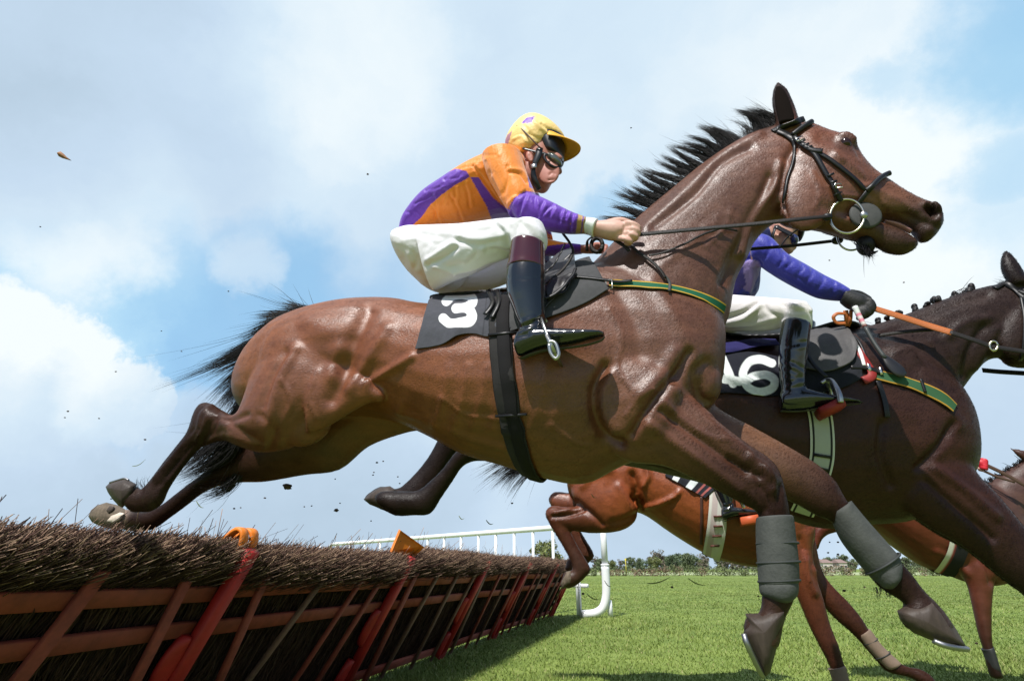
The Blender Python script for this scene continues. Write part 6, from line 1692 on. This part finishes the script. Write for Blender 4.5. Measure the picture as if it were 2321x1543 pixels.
    web('web', TB, pl, Z4p([(1090, 1055), (1200, 1082), (1300, 1108), (1450, 1165), (1540, 1215), (1603, 1272)]), .052, bg, symcols([(.5, dk2), (.46, ye), (.40, ye), (.36, gr), (.2, gr)]))
    strap(TB, pl, Z4p([(930, 1015), (1030, 1020), (1120, 1050)]), .02, .004, .014, name='strap', root=bg, n=16)
    for x, y in ((1045, 1022), (1120, 1045)):
        h = hit(TB, *zp(x, y)); V, F = bbox(h[0] + h[1] * .018, pl.h * .006, np.array([0, 0, .016]), h[1] * .003); part('buckle', V, F, STEEL, bg)
    strap(TB, pl, Z4p([(1385, 1090), (1400, 1140), (1410, 1175)]), .012, .003, .012, name='loop', root=bg, n=10)
    strap(TB, pl, Z4p([(930, 800), (990, 850), (1040, 960), (1075, 1040)]), .012, .003, .008, name='strap', root=bg)
    strap(TB, pl, Z4p([(1110, 1100), (1150, 1220), (1170, 1330)]), .022, .003, .008, name='martingale_strap', root=bg)
    # bridle and reins
    br = thing('bridle', pl.P(2300, 700, -.1), 'dark leather bridle on the nearly black horse at the right edge', 'bridle')
    strap(TB, pl, Z4p([(1870, 500), (1940, 470), (1990, 500), (2060, 560)]), .026, .004, .006, name='headpiece', root=br)
    strap(TB, pl, Z4p([(2020, 520), (2090, 540), (2160, 540)]), .022, .004, .01, name='browband', root=br)
    strap(TB, pl, Z4p([(2040, 560), (2060, 700), (2050, 880), (2030, 960)]), .014, .004, .008, name='throatlash', root=br)
    strap(TB, pl, Z4p([(2060, 560), (2200, 720), (2330, 900)]), .018, .004, .008, name='cheekpiece', root=br)
    rn = thing('reins', pl.P(*zp(1400, 750), -.2), 'orange rubber grip reins held in the black glove of the blue rider', 'reins')
    def rein(px, lats, w, m, th=.003, nm='rein'):
        Q = cr_interp(np.column_stack([np.array(px), np.array(lats)]), 8)
        P = np.array([pl.P(x, y, l) for x, y, l in Q]); Nn = np.tile(-pl.n + np.array([0, 0, .25]), (len(P), 1))
        V, F = ribbon(P, Nn, w, th); part(nm, V, F, m, rn)
    rein(Z4p([(1070, 620), (1250, 675), (1420, 730), (1592, 782)]), [-.20, -.20, -.20, -.21], .034, ORANGEREIN)
    rein(Z4p([(1580, 778), (1750, 835), (1860, 872), (2060, 905), (2300, 950), (2600, 1000)]), [-.21, -.21, -.20, -.18, -.16, -.12], .024, RUBBER)
    rein(Z4p([(900, 660), (850, 660), (826, 685), (850, 720), (905, 722)]), [-.19, -.2, -.2, -.19, -.18], .016, ORANGEREIN)
    rein(Z4p([(905, 640), (912, 690), (915, 740)]), [-.19, -.18, -.16], .022, ORANGEREIN)
    rein(Z4p([(940, 640), (935, 700), (920, 740)]), [-.19, -.18, -.16], .016, ORANGEREIN)
    rein(Z4p([(1120, 800), (1300, 775), (1470, 762)]), [-.16, -.17, -.18], .018, RUBBER)
    rein(Z4p([(1790, 1025), (1900, 1035), (2060, 1045), (2300, 1060)]), [.1, .1, .1, .1], .026, RUBBER)
    P = [pl.P(*zp(1862 + 26 * math.cos(t), 868 + 30 * math.sin(t)), -.205) for t in np.linspace(0, 6.28, 25)]
    V, F = tube(P, .005, 8); part('martingale_ring', V, F, BRASSY, rn)
    # whip
    wp = thing('whip', pl.P(*zp(1150, 850), -.26), 'racing whip with white and pink grip and black flap held in a black glove', 'whip')
    P = [pl.P(*zp(x, y), l) for x, y, l in ((965, 615, -.235), (990, 670, -.24), (1030, 745, -.25))]
    V, F = tube(P, [.012, .0115, .010], 10, 4); c = np.tile((.62, .66, .62), (len(V), 1)); t = np.repeat(np.arange(len(V) // 10), 10); c[(t % 2 == 0) & (t > 3)] = (.62, .12, .2)
    part('grip', V, F, mat('whip_grip', attr=True, rough=.6), wp, c)
    P = [pl.P(*zp(x, y), l) for x, y, l in ((1030, 745, -.25), (1090, 850, -.265), (1160, 950, -.28))]
    V, F = tube(P, [.009, .0085, .010], 10, 4); part('shaft', V, F, mat('whip_shaft', (.045, .05, .05), rough=.5), wp)
    P = [pl.P(*zp(x, y), l) for x, y, l in ((1155, 935, -.28), (1200, 985, -.285), (1255, 1035, -.29), (1292, 1058, -.29))]
    V, F = tube(P, [.012, .026, .028, .014], 12, 5, flat=.3, side=(.6, 0, .6)); part('flap', V, F, BLACKP, wp)
tack_b()

def rider_b(pl):
    L = lambda S, lat=0., **k: loft(pl, Z4(S), lat, **k)
    zp = lambda x, y: Z4p([(x, y)])[0]
    torso = [(-110, 500, -20, 640, .12), (-40, 400, 130, 620, .165), (40, 280, 330, 540, .18), (130, 180, 362, 420, .19), (240, 110, 390, 300, .175), (340, 90, 430, 240, .11)]
    arm = [(250, 170, 300, 380, .075, -.15), (330, 140, 345, 350, .078, -.17), (420, 165, 395, 385, .074, -.18), (520, 265, 480, 440, .068, -.185), (640, 335, 600, 505, .062, -.185), (760, 405, 720, 560, .056, -.185), (860, 455, 830, 578, .05, -.19), (935, 500, 905, 580, .044, -.19)]
    arm2 = [(300, 190, 320, 340, .07, .15), (420, 200, 400, 360, .06, .18), (640, 350, 605, 490, .055, .18), (850, 465, 825, 565, .045, .14)]
    seat = [(-160, 540, -150, 720, .12), (-90, 510, -40, 790, .17), (60, 530, 100, 790, .18), (180, 560, 220, 770, .12)]
    thigh = [(0, 540, 30, 790, .10, -.12), (130, 534, 140, 775, .095, -.18), (290, 545, 300, 778, .09, -.24), (430, 556, 430, 770, .085, -.29), (550, 566, 530, 745, .078, -.32), (640, 582, 600, 720, .068, -.34), (690, 630, 660, 720, .045, -.35)]
    knee = [(480, 650, 660, 590, .06, -.35), (485, 690, 692, 650, .064, -.35), (495, 725, 690, 742, .06, -.355), (505, 745, 680, 765, .05, -.355)]
    thigh2 = [(60, 620, 100, 850, .09, .12), (300, 690, 320, 860, .08, .18), (480, 700, 480, 860, .07, .2)]
    root = thing('person', pl.P(*zp(300, 780), 0), 'jockey in plain blue sleeves with black gloves partly hidden behind the foremost horse\'s neck', 'person')
    g = G()
    for S in (torso, arm, arm2, seat, thigh, thigh2): g.add(*L(inset(S)))
    g.add(*L([(430, -60, 540, -60, .04), (385, 0, 600, 20, .076), (385, 70, 606, 90, .08), (405, 130, 598, 150, .078), (430, 180, 578, 200, .07), (455, 225, 560, 240, .06), (480, 255, 548, 270, .035)]))
    g.add(*L([(550, 190, 590, 195, .012), (555, 225, 588, 232, .017), (560, 245, 572, 248, .012)])); g.add(*blob(pl, *zp(542, 252), 9, 4, 10, .022, 0))
    g.add(*blob(pl, *zp(412, 118), 9, 13, -15, .01, -.08))
    g.add(*L([(330, 150, 420, 300, .065), (400, 130, 490, 250, .06)]))
    P, F = fuse(g, .0065, 5); part('body', P, F, SKIN, root, np.tile((.55, .30, .23), (len(P), 1)))
    def silk(P):
        Q = project(P); c = np.tile((.028, .032, .33), (len(P), 1)).astype(float)
        c[inpoly(Q, Z4p([(235, 330), (300, 305), (355, 335), (340, 420), (290, 530), (200, 470)]))] = (.26, .19, .45)
        c[inpoly(Q, Z4p([(100, 400), (235, 340), (260, 470), (170, 560), (50, 560)]))] = (.05, .035, .22)
        return c
    K = []
    for a, b in (((500, 260), (470, 350)), ((560, 300), (520, 360)), ((620, 330), (600, 400)), ((690, 375), (650, 450)), ((760, 420), (720, 500)), ((830, 450), (800, 540)), ((420, 180), (380, 300)), ((880, 480), (860, 560)), ((590, 420), (680, 500))):
        K.append((Z4p([a, ((a[0] + b[0]) / 2 + 14, (a[1] + b[1]) / 2), b]), 3, -.006))
    K.append((Z4p([(230, 320), (320, 300), (360, 340)]), 3, -.008)); K.append((Z4p([(280, 320), (300, 430), (280, 530)]), 4, .008))
    cloth('silks', pl, [L(torso), L(arm), L(arm2)], .0075, SATIN, root, silk, K, 4)
    K = [(Z4p(p), w, a) for p, w, a in (([(120, 720), (250, 690), (360, 600)], 4, .012), ([(120, 690), (240, 650), (330, 590)], 4, -.014), ([(360, 570), (400, 640), (470, 680)], 4, -.008), ([(150, 740), (300, 730), (440, 690)], 4, .008), ([(120, 760), (280, 755), (420, 740)], 3, -.008), ([(500, 600), (560, 640), (640, 640)], 4, -.008), ([(540, 590), (600, 620), (680, 640)], 3, .006), ([(480, 690), (560, 675), (660, 690)], 3, -.006))]
    cloth('breeches', pl, [L(seat), L(thigh), L(knee), L(thigh2)], .008, BREECH2, root, None, K, 6)
    for lat, dx, dy in ((-.365, 0, 0), (.34, 30, -15)):
        s1 = [(500, 702, 676, 736, .050), (494, 712, 682, 742, .060), (476, 800, 677, 805, .064), (468, 900, 668, 890, .062), (470, 1000, 655, 990, .056), (478, 1080, 650, 1070, .05), (486, 1140, 655, 1125, .046), (480, 1190, 660, 1180, .044)]
        s2 = [(476, 1195, 482, 1262, .03), (486, 1165, 496, 1288, .042), (560, 1145, 570, 1290, .046), (650, 1140, 660, 1282, .046), (740, 1165, 748, 1265, .046), (840, 1188, 845, 1256, .044), (940, 1206, 942, 1243, .036), (1020, 1226, 1022, 1238, .014)]
        mv = lambda S: [(r[0] + dx, r[1] + dy, r[2] + dx, r[3] + dy, r[4]) for r in S]
        g = G(); g.add(*L(mv(s1), lat)); g.add(*L(mv(s2), lat)); P, F = fuse(g, .0065, 6)
        K = []
        for a, b in (((490, 1000), (580, 1040)), ((500, 1050), (600, 1070)), ((520, 1110), (620, 1080)), ((530, 1150), (640, 1130)), ((480, 950), (560, 980)), ((560, 980), (640, 1020)), ((500, 870), (640, 850))):
            K.append((Z4p([(a[0] + dx, a[1] + dy), (b[0] + dx, b[1] + dy)]), 3, -.007)); K.append((Z4p([(a[0] + dx + 4, a[1] + dy + 22), (b[0] + dx + 4, b[1] + dy + 20)]), 3, .005))
        K.append((Z4p([(474, 845), (560, 838), (668, 838)]), 1.5, -.004))
        P = sculpt(P, F, pl, K, 9., 1.7, .22); b = part('boot', P, F, BOOT, root)
        V, F = L(mv([(484, 1284, 488, 1296, .04), (570, 1286, 572, 1300, .046), (660, 1280, 662, 1292, .046), (760, 1262, 764, 1276, .046), (850, 1254, 852, 1264, .04), (1000, 1236, 1002, 1244, .02)]), lat); part('sole', V, F, mat('boot_sole', (.05, .047, .043), rough=.7, var=.3, vscale=30), b)
    # glove
    g = G(); hl = -.20
    g.add(*L([(900, 492, 868, 590, .036), (960, 515, 910, 625, .040), (1020, 535, 970, 650, .040), (1055, 560, 1020, 650, .032)], hl))
    for (a, b, c, d) in (((1010, 560), (1065, 575), (1088, 620), (1060, 650)), ((990, 585), (1055, 605), (1075, 645), (1040, 672)), ((975, 610), (1030, 632), (1050, 665), (1015, 685)), ((950, 625), (1000, 650), (1015, 680), (985, 690))):
        g.add(*chain(pl, [(*zp(*a), hl - .01), (*zp(*b), hl - .028), (*zp(*c), hl - .02), (*zp(*d), hl + .01)], [.013, .0125, .012, .011]))
    g.add(*chain(pl, [(*zp(930, 520), hl + .01), (*zp(1000, 530), hl + .02), (*zp(1060, 565), hl + .022)], [.015, .013, .012]))
    P, F = fuse(g, .006, 4); part('glove', P, F, GLOVE, root)
    # helmet, goggles
    V, F = L([(430, -95, 530, -95, .04), (385, -60, 590, -50, .085), (365, 0, 622, 20, .1), (366, 50, 632, 80, .1), (385, 85, 628, 130, .096), (420, 95, 620, 150, .088)], ns=30); part('helmet', V, F, BLACKP, root)
    V, F = L([(540, 60, 640, 80, .085), (560, 100, 640, 130, .08), (585, 140, 632, 165, .06), (600, 165, 622, 180, .03)]); part('peak', V, F, BLACKP, root)
    for la in (-.045, .045): V, F = blob(pl, *zp(568, 180), 12, 10, 40, .034, la); part('goggle_lens', V, F, mat('goggle_blue', (.03, .04, .12), rough=.07, coat=1), root)
    V, F = tube([pl.P(*zp(x, y), la) for x, y, la in ((455, 95, -.088), (500, 120, -.088), (560, 150, -.085))], .016, 8, 4, flat=.4); part('goggle_strap', V, F, BLACKP, root)
    V, F = tube([pl.P(*zp(x, y), la) for x, y, la in ((455, 90, -.086), (435, 140, -.084), (432, 180, -.075), (470, 250, -.05))], .010, 8, 4, flat=.4); part('chin_harness', V, F, BLACKP, root)
    return root
RB = rider_b(B)

# ---- third and fourth riders: same build, other colours
def copy_rider(src, delta, label, mats):
    def cp(o, parent):
        c = o.copy(); COL.objects.link(c)
        if parent is not None: c.parent = parent
        if c.type == 'MESH' and c.name.split('.')[0] in mats:
            c.material_slots[0].link = 'OBJECT'; c.material_slots[0].material = mats[c.name.split('.')[0]]
        for ch in o.children: cp(ch, c)
        return c
    r = cp(src, None); r.location = tuple(np.array(src.location) + delta); r['label'] = label
    return r
heelA = A.P(*Z3p([(735, 775)])[0], -.345); heelC = Cc.P(1640, 1180, -.345)
dC = heelC - heelA
RC = copy_rider(RA, dC, 'mostly hidden jockey whose black shoe shows beside the white girth of the bright bay horse',
                dict(silks=mat('pale_silks', (.55, .55, .6), rough=.4), cap=mat('black_cap', (.02, .02, .02), rough=.5), peak=BLACKP, boot_top=BOOT))
handA = A.P(*Z1p([(1850, 960)])[0], -.205); handD = Dd.P(2216, 1050, -.2)
RD = copy_rider(RA, handD - handA, 'hidden jockey showing only a red gloved fist in front of the far right horse',
                dict(silks=mat('red_silks', (.5, .03, .03), rough=.4), cap=mat('red_cap', (.5, .02, .03), rough=.5), cuff=mat('pink_cuff', (.62, .25, .25), rough=.6)))
for o in list(RD.children): pass
g = G(); zq = lambda x, y: (x, y)
g.add(*blob(Dd, 2221, 1050, 15, 11, 25, .055, -.2))
for k in range(4): g.add(*chain(Dd, [(2222, 1041 + 6 * k, -.22), (2234, 1043 + 6 * k, -.25), (2236, 1048 + 5 * k, -.2)], [.016, .015, .012]))
P, F = fuse(g, .008, 4); part('glove', P, F, mat('red_glove', (.55, .015, .03), rough=.5), RD)
def tack_cd():
    pl = Cc; rootC, TC, _, _ = HC
    sd = thing('saddle', pl.P(1640, 1120, 0), 'saddle on a white girth with an orange stirrup tread on the bright bay horse', 'saddle')
    g = G(); g.add(*loft(pl, [(1510, 1012, 1515, 1045, .14), (1560, 1015, 1565, 1050, .17), (1620, 1022, 1620, 1060, .17), (1680, 1025, 1680, 1065, .14)], 0)); P, F = fuse(g, .014, 6); part('seat', P, F, LEATHER, sd)
    wt, bl = (.62, .62, .56), (.04, .035, .03)
    P, Nn = web('girth', TC, pl, Z7p([(1150, 200), (1155, 340), (1150, 460), (1138, 600), (1112, 755)]), .075, sd, symcols([(.5, wt), (.3, wt), (.2, (.5, .42, .4))]), n=40, off=.012)
    P, Nn = web('girth', TC, pl, Z7p([(1190, 400), (1200, 560), (1185, 680), (1160, 780)]), .05, sd, symcols([(.5, wt), (.2, wt)]), n=40, off=.010)
    for i in (12, 18, 24, 30): V, F = bbox(P[i] + Nn[i] * .006 - pl.h * .03, pl.h * .03, unit(P[i + 1] - P[i]) * .006, Nn[i] * .006); part('girth_billet', V, F, mat('billet', (.10, .03, .02), rough=.6), sd)
    V, F = tube([pl.P(*Z7p([(x, y)])[0], -.40) for x, y in ((1300, 400), (1315, 430), (1335, 470))], .012, 8, 4); part('stirrup', V, F, BRASSY, sd)
    a, b = pl.P(*Z7p([(1312, 555)])[0], -.38), pl.P(*Z7p([(1430, 535)])[0], -.38)
    V, F = bbox((a + b) / 2, (b - a) / 2, pl.n * .055, np.array([0, 0, .028])); part('stirrup_tread', V, F, mat('orange_tread', (.55, .10, .03), rough=.5), sd)
    strap(TC, pl, Z7p([(1068, 400), (1070, 520), (1068, 690)]), .02, .003, .006, name='strap', root=sd, m=mat('brown_strap', (.06, .02, .012), rough=.6))
    def stripes(Q, u, v):
        c = np.tile(np.array([.02, .021, .028]), (len(Q), 1))
        for a, b, col in ((.17, .31, (.66, .68, .66)), (.51, .66, (.62, .66, .66)), (.76, .80, (.35, .10, .09)), (.88, .93, (.35, .10, .09))): c[(u > a) & (u < b)] = col
        return c
    V, F, c = patch(TC, pl, Z7p([(872, 190), (960, 230), (1060, 290), (1170, 340)]), Z7p([(842, 272), (930, 318), (1010, 365), (1090, 408)]), 90, 24, .016, .004, 31, colf=stripes)
    nc = part('number_cloth', V, F, CLOTH, None, c); tag(nc, 'black number cloth crossed by white bars on the bright bay horse', 'number cloth')
    bm = mat('tan_bandage', (.20, .14, .10), rough=.75, var=.2, vscale=20, bump=.2, bscale=120)
    tendon_boot(Cc, [(1970, 1424, 1944, 1440, .05), (1976, 1430, 1948, 1448, .052), (2000, 1462, 1972, 1478, .052), (2034, 1494, 2003, 1512, .052), (2042, 1502, 2012, 1518, .045)], [], .12, 'tan tendon boot with dark straps on the forward slanting leg of the bright bay horse', 5, bm,
                lines=(((1958, 1460), (1988, 1446)), ((1984, 1492), (2016, 1476))))
    tendon_boot(Cc, [(1914, 1506, 1876, 1516, .05), (1918, 1514, 1880, 1522, .052), (1930, 1560, 1896, 1570, .05), (1944, 1600, 1910, 1612, .048)], [], -.14, 'tan tendon boot cut by the bottom edge on the bright bay horse', 6, bm)
    pl = Dd; rootD, TD, _, _ = HD
    sd = thing('saddle', pl.P(2090, 1090, 0), 'mostly hidden saddle with a black and white girth on the far right horse', 'saddle')
    g = G(); g.add(*loft(pl, [(2010, 1052, 2015, 1085, .14), (2060, 1056, 2065, 1090, .17), (2130, 1066, 2130, 1095, .15)], 0)); P, F = fuse(g, .016, 5); part('seat', P, F, LEATHER, sd)
    web('girth', TD, pl, [(2168, 1120), (2176, 1200), (2172, 1240), (2158, 1275), (2140, 1298)], .13, sd, [(-.5, (.02, .02, .02)), (-.2, (.02, .02, .02)), (.1, (.02, .02, .022)), (.2, (.25, .05, .04)), (.3, (.6, .6, .5)), (.5, (.6, .6, .5))][::-1], n=40, off=.012)
    rn = thing('reins', pl.P(2270, 1075, -.2), 'thin brown reins running right from the red gloved fist', 'reins')
    for pts, w in (([(2232, 1052), (2280, 1075), (2330, 1102), (2380, 1120)], .03), ([(2228, 1066), (2260, 1080), (2300, 1092)], .02)):
        Q = cr_interp(np.array(pts, float), 6); P = np.array([pl.P(x, y, -.24) for x, y in Q]); V, F = ribbon(P, np.tile(-pl.n, (len(P), 1)), w, .004); part('rein', V, F, mat('brown_rein', (.07, .035, .02), rough=.6), rn)
    tendon_boot(Dd, [(2252, 1464, 2224, 1472, .055), (2256, 1476, 2228, 1480, .058), (2266, 1508, 2238, 1510, .056), (2270, 1520, 2244, 1520, .045)], [], -.14, 'short black boot just above the planted hoof of the far right horse', 7, mat('black_boot', (.02, .02, .02), rough=.6))
tack_cd()
# ------------------------------------------------------------------ turf thrown up
def debris():
    rg = np.random.default_rng(91)
    mud = mat('mud_clod', (.045, .026, .016), rough=.9, var=.4, vscale=60, bump=.4, bscale=90)
    blade = mat('torn_grass', (.12, .15, .03), rough=.7)
    leaf = mat('dry_leaf', (.26, .11, .04), rough=.7, var=.4, vscale=90)
    def clod(px, py, r, depth, seed, m, label, flat=.7):
        q = np.random.default_rng(seed); d = ray(px, py); c = CAM + d * (depth / d[1]); s = r * depth / d[1] / FPX
        V = []; nu, nv = 9, 7
        for i in range(nv + 1):
            ph = math.pi * i / nv
            for j in range(nu):
                t = 2 * math.pi * j / nu; k = q.uniform(.55, 1.25)
                V.append(c + s * k * np.array([math.sin(ph) * math.cos(t) * 1.2, math.sin(ph) * math.sin(t), math.cos(ph) * flat]))
        o = part('dirt_clod', np.array(V), ringfaces(nv + 1, nu, cap=False), m); tag(o, label, 'clod', 'bits of turf flying in the air')
    big = [(652, 1102, 9, 'largest torn clod of mud falling below the hind legs of horse number 3'), (762, 1156, 5, 'reddish ragged clod falling above the left end of the white rail')]
    for i, (x, y, r, l) in enumerate(big): clod(x, y, r, 2.3, 200 + i, mud, l)
    sm = [(620, 909, 5), (835, 395, 4), (262, 842, 3), (366, 750, 2.5), (412, 796, 3), (517, 660, 3), (147, 946, 3), (155, 932, 4), (328, 996, 4), (224, 948, 3), (545, 1150, 3), (530, 1152, 4), (706, 1146, 3), (770, 1140, 3), (846, 1076, 3), (853, 1048, 4), (868, 1045, 3), (848, 1070, 3), (900, 1080, 3), (760, 1085, 3),
          (1160, 1140, 4), (1320, 1345, 5), (1900, 1228, 4), (1876, 1252, 4), (1898, 1256, 5), (1880, 1228, 3), (1912, 1338, 6), (1525, 1330, 5), (2215, 1457, 5), (1960, 1330, 4), (1720, 1350, 4), (1880, 590, 3), (2050, 640, 3), (840, 1180, 3), (690, 1148, 3), (600, 1128, 4), (90, 514, 3), (1430, 290, 3), (250, 1130, 3), (905, 1095, 3)]
    for i, (x, y, r) in enumerate(sm): clod(x + rg.normal(0, 1), y, r * .6, rg.uniform(1.9, 3.0), 300 + i, mud, 'tiny dark speck of turf hanging in the air')
    # dry leaf top left
    d = ray(143, 354); c = CAM + d * (1.9 / d[1]); s = 1.9 / d[1] / FPX
    St = [(-13, -7, 2), (-8, -5, 7), (0, 0, 6), (8, 5, 3), (18, 10, .6)]; V = []
    for x, y, w in St:
        p = c + s * (C_RT * x - C_UP * y); V += [p + s * w * (C_UP * .8 + C_RT * .3), p + s * 1.5 * C_FWD, p - s * w * (C_UP * .8 + C_RT * .3), p - s * 1.2 * C_FWD]
    o = part('leaf', np.array(V), ringfaces(5, 4), leaf); tag(o, 'small brown leaf tumbling in the sky at the upper left', 'leaf')
    bl = [((445, 1135), (462, 1150)), ((1330, 1345), (1360, 1358)), ((1690, 1376), (1706, 1390)), ((1560, 1310), (1600, 1325)), ((1340, 1118), (1352, 1126)), ((1102, 1178), (1118, 1186)), ((1040, 1168), (1052, 1174)), ((2020, 1345), (2090, 1328)), ((1466, 1322), (1520, 1306)), ((1370, 1315), (1386, 1328)), ((300, 1056), (330, 1040)), ((1930, 1330), (1942, 1345))]
    lab = 'shred of torn grass flying in the air'
    for i, (a, b) in enumerate(bl):
        dp = 1.95 if i == 7 else rg.uniform(2.2, 3.6)
        P = []
        for t in np.linspace(0, 1, 6):
            x, y = a[0] + (b[0] - a[0]) * t, a[1] + (b[1] - a[1]) * t + 5 * math.sin(t * 3.1)
            d = ray(x, y); P.append(CAM + d * (dp / d[1]))
        V, F = tube(P, [.0015, .0022, .0024, .002, .0015, .0005], 4, flat=.4); o = part('grass_shred', V, F, blade)
        tag(o, lab if i != 7 else 'long bright green blade caught across the off fore pastern of horse number 3', 'grass', 'shreds of grass in the air' if i != 7 else None)
debris()
